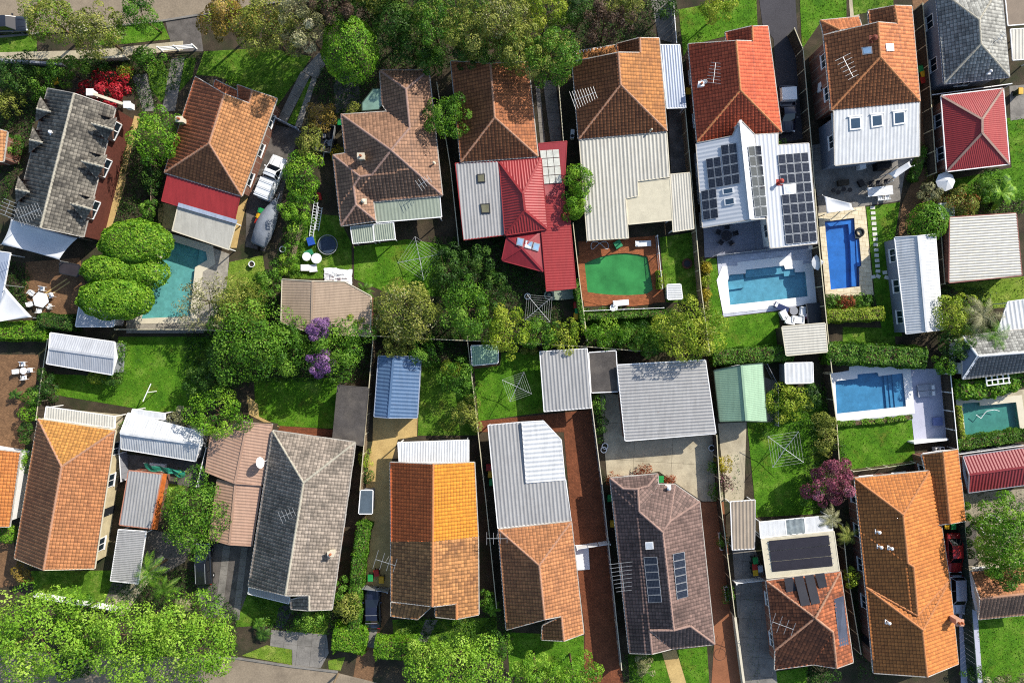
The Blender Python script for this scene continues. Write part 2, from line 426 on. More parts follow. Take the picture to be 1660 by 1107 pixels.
def house(key, name, label, cat, pts, faces, wall, outline=None, eave=3.0, cap=None, capm=None, gut=GUTTER, wins=True, over=0.45, group=None, barge=None, base=True):
    """faces: list of (letters, kind, material[, opts]); walls, soffit, gutters, ridge caps, barge boards and gables follow from them"""
    D = parse(pts)
    if faces[0][1] == 'tile': D = {k: (x, y, eave + (h - eave) * 0.70 if h > eave else h) for k, (x, y, h) in D.items()}
    W3 = {k: P(*v) for k, v in D.items()}
    ol = [W3[c] for c in (outline or faces[0][0])]
    cx = sum(p.x for p in ol) / len(ol); cy = sum(p.y for p in ol) / len(ol)
    t = empty(name, (cx, cy, 0), label, cat, group); org = Vector((cx, cy, 0))
    groups = {}; planes = []; edges = {}
    for fi, f in enumerate(faces):
        let, kind, m = f[0], f[1], f[2]; opt = f[3] if len(f) > 3 else {}
        poly = [W3[c] - org for c in let]; pl = fit(poly)
        gk = (kind, m.name); bm = groups.setdefault(gk, [bmesh.new(), m])[0]
        patch(bm, poly, kind, pl, **opt)
        cen = sum(poly, Vector()) / len(poly)
        planes.append(([D[c][:2] for c in let], pl, cen, kind, m))
        for i in range(len(let)):
            e = tuple(sorted((let[i], let[(i+1) % len(let)]))); edges.setdefault(e, []).append(fi)
    roof = None
    for (kind, mn), (bm, m) in groups.items():
        nm = {'tile': 'roof_tiles', 'rib': 'roof_sheet', 'flat': 'roof_sheet'}[kind]
        me = bpy.data.meshes.new(nm); bm.to_mesh(me); bm.free()
        o = link(nm, me, t, m)
        if kind == 'tile': o['kind'] = 'stuff'
        roof = roof or o
    cb = MB(); gb = MB(); bbs = []; gws = []
    def zat(pl, p): return pl[0] * p.x + pl[1] * p.y + pl[2]
    for (c1, c2), fs in edges.items():
        p, q = W3[c1] - org, W3[c2] - org
        if len(fs) == 2:
            A, B = planes[fs[0]], planes[fs[1]]
            p.z = max(zat(A[1], p), zat(B[1], p)); q.z = max(zat(A[1], q), zat(B[1], q))
            zm = zat(A[1], B[2]); ridge = B[2].z < zm - 0.02
            if ridge:
                if A[3] == 'tile': caps(cb, p, q)
                else: cb.bar(p + Vector((0, 0, 0.03)), q + Vector((0, 0, 0.03)), 0.24, 0.05)
            else: bb = MB(); bb.bar(p - Vector((0, 0, 0.02)), q - Vector((0, 0, 0.02)), 0.12, 0.03); bbs.append(('valley_flashing', bb))
        else:
            A = planes[fs[0]]; p.z = zat(A[1], p); q.z = zat(A[1], q)
            out = (p + q) / 2 - A[2]; d = (q - p); d.z = 0; nrm = Vector((d.y, -d.x, 0)).normalized()
            if nrm.dot(out) < 0: nrm = -nrm
            if abs(p.z - q.z) < 0.12 * (p - q).length and min(p.z, q.z) < eave + 0.75:
                o_ = nrm * 0.05 + Vector((0, 0, -0.03)); gb.bar(p + o_, q + o_, 0.10, 0.10)
            else:
                o_ = nrm * 0.03 + Vector((0, 0, 0.0)); bb = MB(); bb.bar(p + o_, q + o_, 0.09, 0.15); bbs.append(('barge_board', bb))
                i_ = nrm * -0.30; zb = eave - 0.15
                a1, a2 = p + i_ - Vector((0, 0, 0.1)), q + i_ - Vector((0, 0, 0.1))
                if max(a1.z, a2.z) > zb + 0.15:
                    b1, b2 = Vector((a1.x, a1.y, min(zb, a1.z - 0.02))), Vector((a2.x, a2.y, min(zb, a2.z - 0.02)))
                    k = nrm * -0.12
                    gw = MB(); gw.hexa([b1, b2, b2 + k, b1 + k], [a1, a2, a2 + k, a1 + k]); gws.append(gw)
    if cb.v: cb.build('ridge_capping', capm or WHITE, roof)['kind'] = 'stuff'
    if gb.v: gb.build('gutter', gut, roof)
    for nm_, bb in bbs: bb.build(nm_, barge or gut, roof)
    for gw in gws: gw.build('gable', wall, t)
    if base:
        o2 = [p - org for p in ol]; ins = inset(o2, over); wt = eave - 0.16
        so_ = MB()
        for f in faces:
            fp = [W3[c] - org for c in f[0]]
            if min(p.z for p in fp) < eave - 0.3: continue
            so_.add([(p.x, p.y, eave - 0.14) for p in fp], [tuple(x) for x in tessellate_polygon([[Vector((p.x, p.y, 0)) for p in fp]])])
        if so_.v: so_.build('soffit', WHITE, t)
        wb = MB(); n = len(ins)
        wb.add([(p.x, p.y, 0) for p in ins] + [(p.x, p.y, wt) for p in ins], [(i, (i+1) % n, n + (i+1) % n, n + i) for i in range(n)])
        wb.build('wall', wall, t)
        if wins:
            fm, gm, dm, km = window_mesh(); door = False
            for i in range(n):
                a, b = ins[i], ins[(i+1) % n]; L = (b - a).length
                if L < 2.6: continue
                ang = math.atan2(b.y - a.y, b.x - a.x); nw = max(1, int(L / 3.4))
                for k in range(nw):
                    c = a + (b - a) * ((k + 0.5) / nw)
                    nx = Vector((b.y - a.y, -(b.x - a.x))).normalized()
                    if not door and L > 5 and k == 1:
                        o = link('door', dm, t); o.location = (c.x + nx.x * 0.004, c.y + nx.y * 0.004, 1.03); o.rotation_euler = (0, 0, ang + PI); door = True
                        h2 = link('handle', km, o)
                    else:
                        o = link('window', fm, t); o.location = (c.x + nx.x * 0.004, c.y + nx.y * 0.004, 1.55 if eave < 4 else (eave - 1.3)); o.rotation_euler = (0, 0, ang + PI); link('pane', gm, o)
    HOUSES[key] = (t, org, planes); return t

def onroof(key, x, y):
    """point of the roof seen at (x, y), relative to the building's base, and the slope's normal"""
    t, org, planes = HOUSES[key]; best = None
    for poly, pl, cen, kind, m in planes:
        if not inpoly(x, y, poly): continue
        a, b, c = pl
        dx, dy = (x - 830) / F, (553.5 - y) / F
        # plane is given relative to org
        c0 = c - a * org.x - b * org.y; mm = a * dx + b * dy
        z = (H * mm + c0) / (1 + mm)
        if best is None or z > best[0].z:
            w = P(x, y, z); best = (w - org, Vector((-a, -b, 1)).normalized())
    if best is None:
        w = P(x, y, 3.6); best = (w - org, Vector((0, 0, 1)))
    return best

def sheet(parent, org, pts, m, ribdir=None, period=0.3, rib=0.035, kind='rib', posts=(0, 1, 2, 3), edge=WHITE, name='patio_roof', thick=0.05, postm=WHITE, gutter=True):
    """skillion / patio roof sheet given as (x, y, h) corners, carried on posts"""
    w3 = [P(*p) - org for p in pts]; bm = bmesh.new()
    rd = None if ribdir is None else (ribdir[0], -ribdir[1])
    patch(bm, w3, kind, None, rd, period, rib)
    me = bpy.data.meshes.new(name); bm.to_mesh(me); bm.free(); o = link(name, me, parent, m)
    pl = fit(w3); eb = MB(); w4 = [Vector((p.x, p.y, pl[0]*p.x + pl[1]*p.y + pl[2])) for p in w3]
    n = len(w4)
    if gutter:
        for i in range(n):
            off = Vector((0, 0, -0.035)); eb.bar(w4[i] + off, w4[(i+1) % n] + off, 0.1, 0.12)
        eb.build('fascia', edge, o)
    un = MB(); un.add([(p.x, p.y, p.z - 0.06) for p in w4], [tuple(x) for x in tessellate_polygon([[Vector((p.x, p.y, 0)) for p in w4]])]); un.build('lining', edge, o)
    cen = sum(w4, Vector()) / n
    for i in posts:
        p = w4[i] + (cen - w4[i]).normalized() * 0.25
        pb = MB(); pb.box((0, 0, (p.z - 0.1) / 2), (0.1, 0.1, p.z - 0.1)); po = pb.build('post', postm, parent); po.location = (p.x, p.y, 0)
    return o

def skylight(key, quad, frame=WHITE, glass=SKYGLASS, lift=0.14):
    t = HOUSES[key][0]; c3 = []
    for x, y in quad:
        p, n = onroof(key, x, y); c3.append(p)
    n = (c3[1] - c3[0]).cross(c3[3] - c3[0]).normalized()
    if n.z < 0: n = -n
    cen = sum(c3, Vector()) / 4; fb = MB(); top = [p + n * lift for p in c3]
    fb.hexa([p - n * 0.05 for p in c3], top); f = fb.build('skylight', frame, t)
    gb = MB(); g = [cen + n * lift + (p - cen) * 0.76 for p in c3]; gb.hexa([p - n*0.02 for p in g], [p + n * 0.015 for p in g]); gb.build('pane', glass, f)

SOLAR = grid_mat('solar_cells', '#1d2029', '#4a505c', 0.17, 0.17, 0.06, 0.12, 0.8, uvs=True, var=0.05)
SOLARF = mat('solar_frame', '#c2c6c8', 0.4, 0.3, var=0.03)
def solar(key, quad, nc, nr, skip=(), lift=0.14, m=SOLAR, gap=0.05, hgt=None, plain=False):
    """array of panels; corners in order top-left, top-right, bottom-right, bottom-left"""
    t, org, _ = HOUSES[key]; c3 = []
    for x, y in quad: c3.append(onroof(key, x, y)[0] if hgt is None else P(x, y, hgt) - org)
    n = (c3[1] - c3[0]).cross(c3[3] - c3[0]).normalized()
    if n.z < 0: n = -n
    def at(u, v): return (c3[0] * (1-u) + c3[1] * u) * (1-v) + (c3[3] * (1-u) + c3[2] * u) * v
    for r in range(nr):
        for c in range(nc):
            if (c, r) in skip: continue
            g = 0.03
            q = [at((c + a) / nc, (r + b) / nr) for a, b in ((g, g), (1-g, g), (1-g, 1-g), (g, 1-g))]
            cen = sum(q, Vector()) / 4
            pb = MB(); pb.hexa([p + n * (lift - 0.04) for p in q], [p + n * lift for p in q], 0)
            ins = [cen + (p - cen) * (0.985 if plain else 0.93) + n * (lift + 0.004) for p in q]
            pb.add(ins, [(0, 1, 2, 3)], 1)
            o = pb.build('solar_panel', [SOLARF if not plain else m, m], t)
            uv = o.data.uv_layers.new(name='UVMap')
            lx, ly = (q[1]-q[0]).length, (q[3]-q[0]).length
            li = o.data.polygons[-1].loop_indices
            for l, cc in zip(li, ((0, 0), (lx, 0), (lx, ly), (0, ly))): uv.data[l].uv = cc
    rail = MB()
    for v in (0.25, 0.75): rail.bar(at(0, v) + n * (lift - 0.07), at(1, v) + n * (lift - 0.07), 0.05, 0.05)
    rail.build('mounting_rail', STEEL, t)

def chimney(key, x, y, s=0.7, hgt=1.3, m=None, pots=1):
    t = HOUSES[key][0]; p, n = onroof(key, x, y); m = m or RENDERW
    cb = MB(); cb.box((0, 0, hgt/2 - 0.6), (s, s * 0.8, hgt + 1.2)); cb.box((0, 0, hgt + 0.06), (s + 0.16, s * 0.8 + 0.16, 0.14))
    o = cb.build('chimney', m, t); o.location = p
    for i in range(pots):
        pb = MB(); pb.tube((0, 0, 0), (0, 0, 0.35), 0.14, 0.11, 10); q = pb.build('chimney_pot', mat('terracotta', '#b56a45', 0.8), o); q.location = ((i - (pots-1)/2) * 0.35, 0, hgt + 0.13)
def vent(key, x, y, col=WHITE, r=0.16, hgt=0.4):
    t = HOUSES[key][0]; p, n = onroof(key, x, y); vb = MB()
    vb.tube((0, 0, -0.1), (0, 0, hgt), r * 0.7, r * 0.7, 10); vb.tube((0, 0, hgt), (0, 0, hgt + 0.08), r, r * 1.2, 12); vb.tube((0, 0, hgt + 0.08), (0, 0, hgt + 0.2), r * 1.2, r * 0.4, 12)
    vb.box((0, 0, 0.03), (r * 3.2, r * 3.2, 0.04))
    vb.build('roof_vent', col, t).location = p
def antenna(key, x, y, ang, L=2.2, hgt=2.0, n=9, el=0.9):
    t = HOUSES[key][0]; p, nn = onroof(key, x, y); ab = MB()
    ab.tube((0, 0, -0.1), (0, 0, hgt), 0.03, 0.025, 6)
    d = Vector((math.cos(ang), math.sin(ang), 0)); s_ = Vector((-d.y, d.x, 0)); top = Vector((0, 0, hgt - 0.05))
    ab.tube(top - d * L/2, top + d * L/2, 0.028, 0.028, 6)
    for i in range(n):
        c = top + d * (L * (i / (n - 1) - 0.5)); e = el * (1.15 - 0.45 * i / n); ab.tube(c - s_ * e, c + s_ * e, 0.022, 0.022, 5)
    ab.build('antenna', STEEL, t).location = p
def roofbox(key, quad, hgt, m, name):
    t = HOUSES[key][0]; c3 = [onroof(key, x, y)[0] for x, y in quad]
    b = MB(); b.hexa([p - Vector((0, 0, 0.1)) for p in c3], [p + Vector((0, 0, hgt)) for p in c3]); return b.build(name, m, t)

# ---------------------------------------------------------------- ground
def px2(poly, z=0.0): return [P(x, y, 0).xy for x, y in poly]
_sheet_n = [0]
def sheet_poly(name, poly, z, m, holes=(), kind='structure', raw=False, thick=0.0):
    if not raw: _sheet_n[0] += 1; z += 0.0011 * (_sheet_n[0] % 17)
    pts = [list(map(lambda v: Vector((v[0], v[1], 0)), poly if raw else px2(poly)))]
    for h in holes: pts.append([Vector((v[0], v[1], 0)) for v in px2(h)])
    tri = tessellate_polygon(pts); flat = [p for r in pts for p in r]
    b = MB(); b.add([(p.x, p.y, z) for p in flat], [tuple(t) for t in tri])
    if thick:
        base = 0
        for r in pts:
            n = len(r)
            b.add([(p.x, p.y, z) for p in r] + [(p.x, p.y, z - thick) for p in r], [(i, (i+1) % n, n + (i+1) % n, n + i) for i in range(n)])
    me = b.mesh(name); bm = bmesh.new(); bm.from_mesh(me); bmesh.ops.remove_doubles(bm, verts=bm.verts[:], dist=1e-5); bmesh.ops.recalc_face_normals(bm, faces=bm.faces[:])
    if sum(f.normal.z * f.calc_area() for f in bm.faces) < 0: bmesh.ops.reverse_faces(bm, faces=bm.faces[:])
    bm.to_mesh(me); bm.free()
    o = link(name, me, None, m)
    if kind: o['kind'] = kind
    return o
def pip_np(X, Y, poly):
    c = np.zeros(len(X), bool); n = len(poly); j = n - 1
    for i in range(n):
        xi, yi = poly[i]; xj, yj = poly[j]
        c ^= ((yi > Y) != (yj > Y)) & (X < (xj - xi) * (Y - yi) / (yj - yi + 1e-12) + xi); j = i
    return c
def scatter(poly, dens, holes=()):
    p = np.array([tuple(v) for v in px2(poly)]); lo, hi = p.min(0), p.max(0); n = int(dens * (hi[0]-lo[0]) * (hi[1]-lo[1]))
    X = rng.uniform(lo[0], hi[0], n); Y = rng.uniform(lo[1], hi[1], n); k = pip_np(X, Y, p)
    for h in holes: k &= ~pip_np(X, Y, np.array([tuple(v) for v in px2(h)]))
    return X[k], Y[k]

# ---------------------------------------------------------------- setting: ground, pools, lawns, roads
POOLS = {
 'turq': [(272,388),(335,408),(337,422),(317,434),(309,513),(228,517)],
 'green': [(947,427),(962,420),(977,415),(996,411),(1015,410),(1034,412),(1050,416),(1055,443),(1059,470),(1049,477),(1024,479),(997,479),(972,477),(952,474)],
 'blue': [(1179,456),(1182,445),(1208,443),(1208,437),(1271,430),(1273,436),(1289,435),(1289,441),(1306,440),(1310,481),(1183,495)],
 'deep': [(1336,359),(1385,353),(1387,386),(1393,386),(1397,431),(1393,434),(1394,465),(1346,470)],
 'long': [(1353,617),(1389,613),(1389,606),(1423,603),(1425,609),(1464,604),(1469,659),(1356,671)],
 'teal': [(1559,653),(1588,651),(1589,657),(1647,651),(1654,698),(1564,708)],
}
HOLES = list(POOLS.values())
SOIL = mat('soil', '#4a4031', 0.95, var=0.45, scale=0.6, fine=0.3, bmp=0.6, stain='#2c3a1a', stain_amt=0.8, stain_scale=0.35)
big = [(-260, -260), (260, -260), (260, 260), (-260, 260)]
sheet_poly('ground', big, 0.0, SOIL, HOLES, raw=True)

def lawn_mat(name, a, b_, c_, sc_=0.5):
    m, nt, b = nodes(name); p = pos(nt)
    f1 = noise(nt, p, sc_, 6, 0.65); f2 = noise(nt, p, 7.0, 4, 0.7)
    col = ramp(nt, f1, [(0.30, sc(lin(a), K)), (0.52, sc(lin(b_), K)), (0.75, sc(lin(c_), K))])
    col = mixc(nt, 1.0, col, ramp(nt, f2, [(0.3, (0.65,) * 3), (0.7, (1.3,) * 3)]), 'MULTIPLY')
    f3 = noise(nt, p, 0.33, 7, 0.75); col = mixc(nt, ramp(nt, f3, [(0.54, (0, 0, 0)), (0.70, (0.6,) * 3)]), col, sc(lin('#94883e'), K * 0.8))
    f4 = noise(nt, p, 1.6, 5, 0.7); col = mixc(nt, 1.0, col, ramp(nt, f4, [(0.3, (0.72,) * 3), (0.65, (1.15,) * 3)]), 'MULTIPLY')
    nt.links.new(col, b.inputs['Base Color']); b.inputs['Roughness'].default_value = 0.9; b.inputs['Specular IOR Level'].default_value = 0.1
    bump(nt, b, f2, 0.9, 0.08)
    return m
LAWN = lawn_mat('lawn_green', '#41701a', '#5c8c20', '#84a440')
LAWN2 = lawn_mat('lawn_patchy', '#42681a', '#608826', '#8e9a4a', 0.8)
LAWN3 = lawn_mat('lawn_yellowish', '#668a24', '#829c38', '#a4ac56', 0.7)

LAWNS = [ # (name note, polygon, material)
 ([(331,84),(430,78),(505,92),(486,122),(450,172),(420,150),(350,124),(318,122)], LAWN2),
 ([(466,200),(501,128),(506,131),(480,204)], LAWN2),
 ([(240,95),(262,97),(280,130),(262,168),(242,140)], LAWN2), ([(285,98),(318,94),(312,125),(290,150)], LAWN2),
 ([(372,425),(426,414),(434,470),(402,500),(364,482)], LAWN3),
 ([(486,345),(548,350),(570,395),(570,452),(470,452)], LAWN2),
 ([(574,400),(660,388),(728,398),(712,480),(640,480),(574,452)], LAWN),
 ([(192,546),(345,546),(335,662),(256,668),(90,640),(82,606),(184,610)], LAWN),
 ([(412,612),(550,612),(540,695),(455,690),(414,672)], LAWN),
 ([(683,585),(764,592),(776,705),(677,706)], LAWN2),
 ([(769,598),(811,592),(813,572),(876,570),(884,668),(776,682)], LAWN),
 ([(1069,385),(1127,376),(1137,492),(1080,490)], LAWN2),
 ([(1144,420),(1161,419),(1171,515),(1262,505),(1266,562),(1152,565)], LAWN),
 ([(1404,336),(1459,328),(1450,388),(1462,545),(1432,545),(1418,478)], LAWN),
 ([(1358,691),(1478,680),(1484,752),(1384,764),(1360,752)], LAWN),
 ([(1211,684),(1258,684),(1262,640),(1330,640),(1346,770),(1330,832),(1226,838)], LAWN),
 ([(1534,462),(1680,446),(1680,496),(1600,500)], LAWN3),
 ([(1632,192),(1680,188),(1680,325),(1560,325),(1540,292),(1640,272)], LAWN),
 ([(1582,1004),(1680,990),(1680,1125),(1597,1125)], LAWN),
 ([(1097,1053),(1146,1047),(1151,1125),(1118,1125)], LAWN), ([(1018,1060),(1074,1058),(1096,1125),(1022,1125)], LAWN),
 ([(822,1024),(946,1030),(947,1096),(826,1096)], LAWN),
 ([(636,1004),(806,1000),(806,1060),(640,1056)], LAWN2),
 ([(388,962),(474,976),(462,1006),(442,1012),(382,1016)], LAWN2), ([(466,1022),(512,990),(536,990),(528,1034)], LAWN3),
 ([(50,925),(188,924),(190,982),(56,968)], LAWN2),
 ([(392,1062),(432,1045),(473,1052),(473,1077)], LAWN3), ([(532,1070),(560,1064),(552,1086),(533,1084)], LAWN3),
 ([(1296,-15),(1372,-15),(1372,30),(1332,34),(1300,80)], LAWN), ([(1100,16),(1226,-6),(1228,46),(1118,74),(1108,92)], LAWN),
 ([(188,44),(262,34),(276,64),(200,72),(150,74)], LAWN), ([(-20,58),(60,52),(60,84),(-20,86)], LAWN2),
 ([(1380,-15),(1448,-15),(1448,10),(1384,26)], LAWN2),
 ([(944,506),(1080,502),(1084,562),(956,548)], LAWN2), ([(1366,530),(1450,532),(1452,566),(1366,560)], LAWN2),
 ([(1207,948),(1222,948),(1234,1125),(1214,1125)], LAWN2), ([(1185,735),(1199,735),(1200,808),(1187,808)], LAWN2),
 ([(268,770),(292,755),(300,800),(270,828)], LAWN3), ([(1258,1088),(1310,1080),(1306,1125),(1262,1125)], LAWN),
]
for poly, m in LAWNS: sheet_poly('lawn', poly, 0.012, m)
# short tufts over the lawns: nobody could count them
gv = []; gr = []
for poly, m in LAWNS:
    X, Y = scatter(poly, 22); n = len(X)
    if not n: continue
    a = rng.uniform(0, PI, n); h = rng.uniform(0.04, 0.12, n); w = rng.uniform(0.03, 0.07, n); lx = rng.normal(0, 0.05, n); ly = rng.normal(0, 0.05, n)
    ca, sa = np.cos(a) * w, np.sin(a) * w; z0 = np.full(n, 0.012)
    q = np.stack([np.stack([X - ca, Y - sa, z0], -1), np.stack([X + ca, Y + sa, z0], -1), np.stack([X + ca * .4 + lx, Y + sa * .4 + ly, h], -1), np.stack([X - ca * .4 + lx, Y - sa * .4 + ly, h], -1)], 1).reshape(-1, 3)
    gv.append(q); gr.append(rng.uniform(0, 1, n))
GRASS = leaf_mat('grass_blades', '#3c6a12', '#5e9020', '#98ac44')
go = link('grass', quads_mesh('grass', np.concatenate(gv), GRASS, np.concatenate(gr)))
tag(go, 'short green grass tufts of the back yard lawns', 'grass', kind='stuff')

CONC = mat('concrete', '#c9bda0', 0.85, var=0.14, scale=0.7, fine=0.1, stain='#8d8069', stain_amt=0.5, bmp=0.15)
CONCG = mat('grey_concrete', '#8f8a82', 0.85, var=0.18, scale=0.7, fine=0.12, stain='#5d5a54', stain_amt=0.6, bmp=0.15)
CONCD = mat('old_dark_concrete', '#6e6862', 0.9, var=0.25, scale=0.8, fine=0.15, stain='#3b3833', stain_amt=0.7, bmp=0.2)
ASPH = mat('asphalt', '#4a484c', 0.9, var=0.15, scale=0.5, fine=0.15, bmp=0.2)
ROAD = mat('road_surface', '#9c8d78', 0.9, var=0.12, scale=0.4, fine=0.12, stain='#776a5a', stain_amt=0.5, bmp=0.2)
SAND = mat('sandy_concrete', '#d3b476', 0.9, var=0.14, scale=0.6, fine=0.12, stain='#a5854f', stain_amt=0.5, bmp=0.2)
REDPAVE = grid_mat('red_brick_pavers', '#8a5236', '#5e3a28', 0.23, 0.115, 0.10, 0.85, 0.2, ang=0.8, offset=0.5, var=0.22, bmp=0.4)
BRNPAVE = grid_mat('brown_brick_pavers', '#8d6b4c', '#5d4634', 0.24, 0.12, 0.10, 0.85, 0.2, ang=0.3, offset=0.5, var=0.22, bmp=0.4)
BRNCONC = mat('brown_concrete', '#9c6544', 0.85, var=0.14, scale=0.6, fine=0.12, stain='#7c4d34', stain_amt=0.5, bmp=0.15)
POOLBRICK = grid_mat('pool_brick', '#b06a42', '#704530', 0.25, 0.12, 0.10, 0.85, 0.2, ang=0.06, offset=0.5, var=0.25, bmp=0.4)
PALESTONE = grid_mat('pale_grey_paving', '#cdd0dc', '#a9adbb', 0.6, 0.3, 0.05, 0.6, 0.3, ang=0.1, offset=0.5, var=0.05)
LILAC = mat('lilac_concrete', '#c9cadb', 0.7, var=0.05, fine=0.05)
CREAMST = grid_mat('cream_stone', '#efe0bd', '#c9b48a', 0.8, 0.5, 0.05, 0.7, 0.3, ang=0.1, offset=0.5, var=0.06)
CRAZY = mat('crazy_stone', '#a9a294', 0.85, var=0.3, scale=2.5, fine=0.2, bmp=0.3)

def clip_poly(sub, cell):
    out = sub
    for i in range(len(cell)):
        a, b = cell[i], cell[(i+1) % len(cell)]; inp, out = out, []
        if not inp: return []
        side = lambda p: (b[0]-a[0]) * (p[1]-a[1]) - (b[1]-a[1]) * (p[0]-a[0])
        for j in range(len(inp)):
            p, q = inp[j-1], inp[j]; sp, sq = side(p), side(q)
            if sq >= 0:
                if sp < 0: t = sp / (sp - sq); out.append((p[0] + (q[0]-p[0]) * t, p[1] + (q[1]-p[1]) * t))
                out.append(q)
            elif sp >= 0: t = sp / (sp - sq); out.append((p[0] + (q[0]-p[0]) * t, p[1] + (q[1]-p[1]) * t))
    return out
def slabs(name, poly, m, cu, cv, ang, z=0.02, jm=None, gap=0.025, piece='slab', hole=None):
    """paved area with joints: bed plus one object per slab"""
    bed = sheet_poly(name, poly, z, jm or TIMBERD, [hole] if hole else ()); z = bed.data.vertices[0].co.z + 0.002
    pts = orient([tuple(v) for v in px2(poly)]); cs, sn = math.cos(ang), math.sin(ang)
    U = [x * cs + y * sn for x, y in pts]; V = [-x * sn + y * cs for x, y in pts]
    u = min(U)
    while u < max(U):
        v = min(V)
        while v < max(V):
            c = [(u + gap/2, v + gap/2), (u + cu - gap/2, v + gap/2), (u + cu - gap/2, v + cv - gap/2), (u + gap/2, v + cv - gap/2)]
            cell = [(a * cs - b * sn, a * sn + b * cs) for a, b in c]; r = clip_poly(pts, cell)
            v += cv
            if len(r) < 3: continue
            ar = abs(sum(r[i][0] * r[(i+1) % len(r)][1] - r[(i+1) % len(r)][0] * r[i][1] for i in range(len(r)))) / 2
            if ar < 0.15: continue
            t = rnd.uniform(0.016, 0.026); n = len(r); b = MB()
            tri = [tuple(k) for k in tessellate_polygon([[Vector((p[0], p[1], 0)) for p in r]])]
            b.add([(p[0], p[1], z + t) for p in r], [tuple(k) if (r[k[1]][0]-r[k[0]][0])*(r[k[2]][1]-r[k[0]][1]) - (r[k[1]][1]-r[k[0]][1])*(r[k[2]][0]-r[k[0]][0]) > 0 else tuple(k[::-1]) for k in tri])
            b.add([(p[0], p[1], z) for p in r] + [(p[0], p[1], z + t) for p in r], [(i, (i+1) % n, n + (i+1) % n, n + i) for i in range(n)])
            b.build(piece, m, bed)
        u += cu
    return bed

# streets
sheet_poly('road', [(-60,64),(150,45),(262,33),(330,22),(545,-12),(545,-80),(-60,-80)], 0.02, ROAD)
sheet_poly('road', [(-60,1052),(388,1068),(474,1081),(548,1090),(620,1108),(620,1180),(-60,1180)], 0.02, ROAD)
def kerb(pts, name='kerb'):
    b = MB(); w = [P(x, y, 0) for x, y in pts]
    for p, q in zip(w[:-1], w[1:]): b.bar(p + Vector((0, 0, 0.07)), q + Vector((0, 0, 0.07)), 0.22, 0.15)
    b.build(name, CONCG)['kind'] = 'structure'
kerb([(-60,66),(150,47),(262,35),(330,24),(500,-4)]); kerb([(340,1064),(388,1066),(474,1079),(548,1088)])
slabs('footpath', [(-20,86),(150,82),(297,67),(297,82),(150,97),(-20,97)], CONC, 1.5, 3.0, 0.08, 0.02)
slabs('footpath', [(440,1020),(530,1028),(533,1058),(520,1082),(474,1078),(474,1052),(438,1046)], CONCG, 1.6, 2.4, -0.1, 0.02)
sheet_poly('driveway', [(268,34),(322,26),(330,84),(280,84)], 0.016, CONCD)
# front paths and drives of the upper row
slabs('driveway', [(488,116),(503,124),(464,201),(449,197)], CONCG, 1.2, 2.2, 1.05, 0.018)
slabs('driveway', [(506,126),(514,129),(488,208),(478,205)], CONCG, 0.9, 2.2, 1.15, 0.018)
sheet_poly('driveway', [(490,116),(514,129),(532,96),(517,86)], 0.016, CONCG)
sheet_poly('driveway', [(447,203),(488,212),(470,262),(452,345),(430,408),(398,400),(400,330),(425,260)], 0.016, CONCD)
sheet_poly('path', [(214,122),(238,120),(252,180),(232,182)], 0.018, CONCG)
sheet_poly('driveway', [(278,96),(300,94),(284,180),(262,182)], 0.016, CONCG)
sheet_poly('driveway', [(540,130),(580,118),(586,178),(545,184)], 0.016, CONCD)
sheet_poly('path', [(218,188),(227,190),(204,280),(203,300),(180,372),(156,366),(190,290)], 0.016, SAND)
slabs('driveway', [(880,132),(900,128),(912,232),(893,234)], CONCG, 0.9, 2.0, 1.6, 0.018); slabs('driveway', [(868,140),(875,140),(884,232),(876,233)], CONCG, 0.6, 2.0, 1.6, 0.018)
sheet_poly('driveway', [(1052,-15),(1091,-15),(1097,72),(1068,64)], 0.016, CONCG)
sheet_poly('side_path', [(1083,178),(1112,176),(1120,278),(1088,282)], 0.016, CONCD)
sheet_poly('driveway', [(1228,-20),(1288,-20),(1304,225),(1264,232),(1254,64),(1236,40)], 0.018, ASPH)
slabs('side_path', [(1314,236),(1336,232),(1342,330),(1327,340)], CONCG, 1.4, 2.0, 1.5, 0.018)
sheet_poly('side_path', [(1478,-15),(1508,-15),(1516,232),(1492,262)], 0.016, BRNPAVE)
sheet_poly('path', [(1375,-15),(1391,-15),(1393,28),(1378,28)], 0.018, CONC)
sheet_poly('driveway', [(1636,140),(1680,136),(1680,190),(1638,196)], 0.018, CONCG)
sheet_poly('patio', [(1490,270),(1516,280),(1505,330),(1455,390),(1462,330)], 0.016, BRNPAVE)
# yards
sheet_poly('patio', [(42,425),(130,418),(140,470),(128,508),(60,512),(40,480)], 0.018, BRNPAVE)
sheet_poly('patio', [(-30,575),(62,575),(66,600),(52,640),(40,730),(-30,735)], 0.018, BRNPAVE)
sheet_poly('driveway', [(-30,850),(18,856),(28,905),(34,948),(-30,955)], 0.018, BRNPAVE)
sheet_poly('patio', [(256,330),(268,330),(290,336),(279,372),(257,368)], 0.018, SAND)
sheet_poly('path', [(395,285),(412,250),(418,256),(388,380),(384,402),(374,402)], 0.018, SAND)
sheet_poly('patio', [(770,683),(958,664),(962,700),(985,850),(1012,1125),(946,1125),(948,1020),(926,840),(914,700),(776,700)], 0.018, REDPAVE)
slabs('driveway', [(972,636),(1006,640),(1014,716),(1160,704),(1173,812),(1138,812),(1068,764),(984,774)], CONC, 4.4, 4.2, -0.06, 0.018)
sheet_poly('driveway', [(1134,814),(1173,813),(1190,998),(1206,1125),(1152,1125),(1158,1040)], 0.018, BRNCONC)
sheet_poly('driveway', [(1164,686),(1210,684),(1206,812),(1176,812)], 0.018, CONC)
slabs('driveway', [(1187,892),(1224,890),(1242,938),(1262,1125),(1206,1125)], CONCG, 2.2, 2.6, 1.5, 0.018)
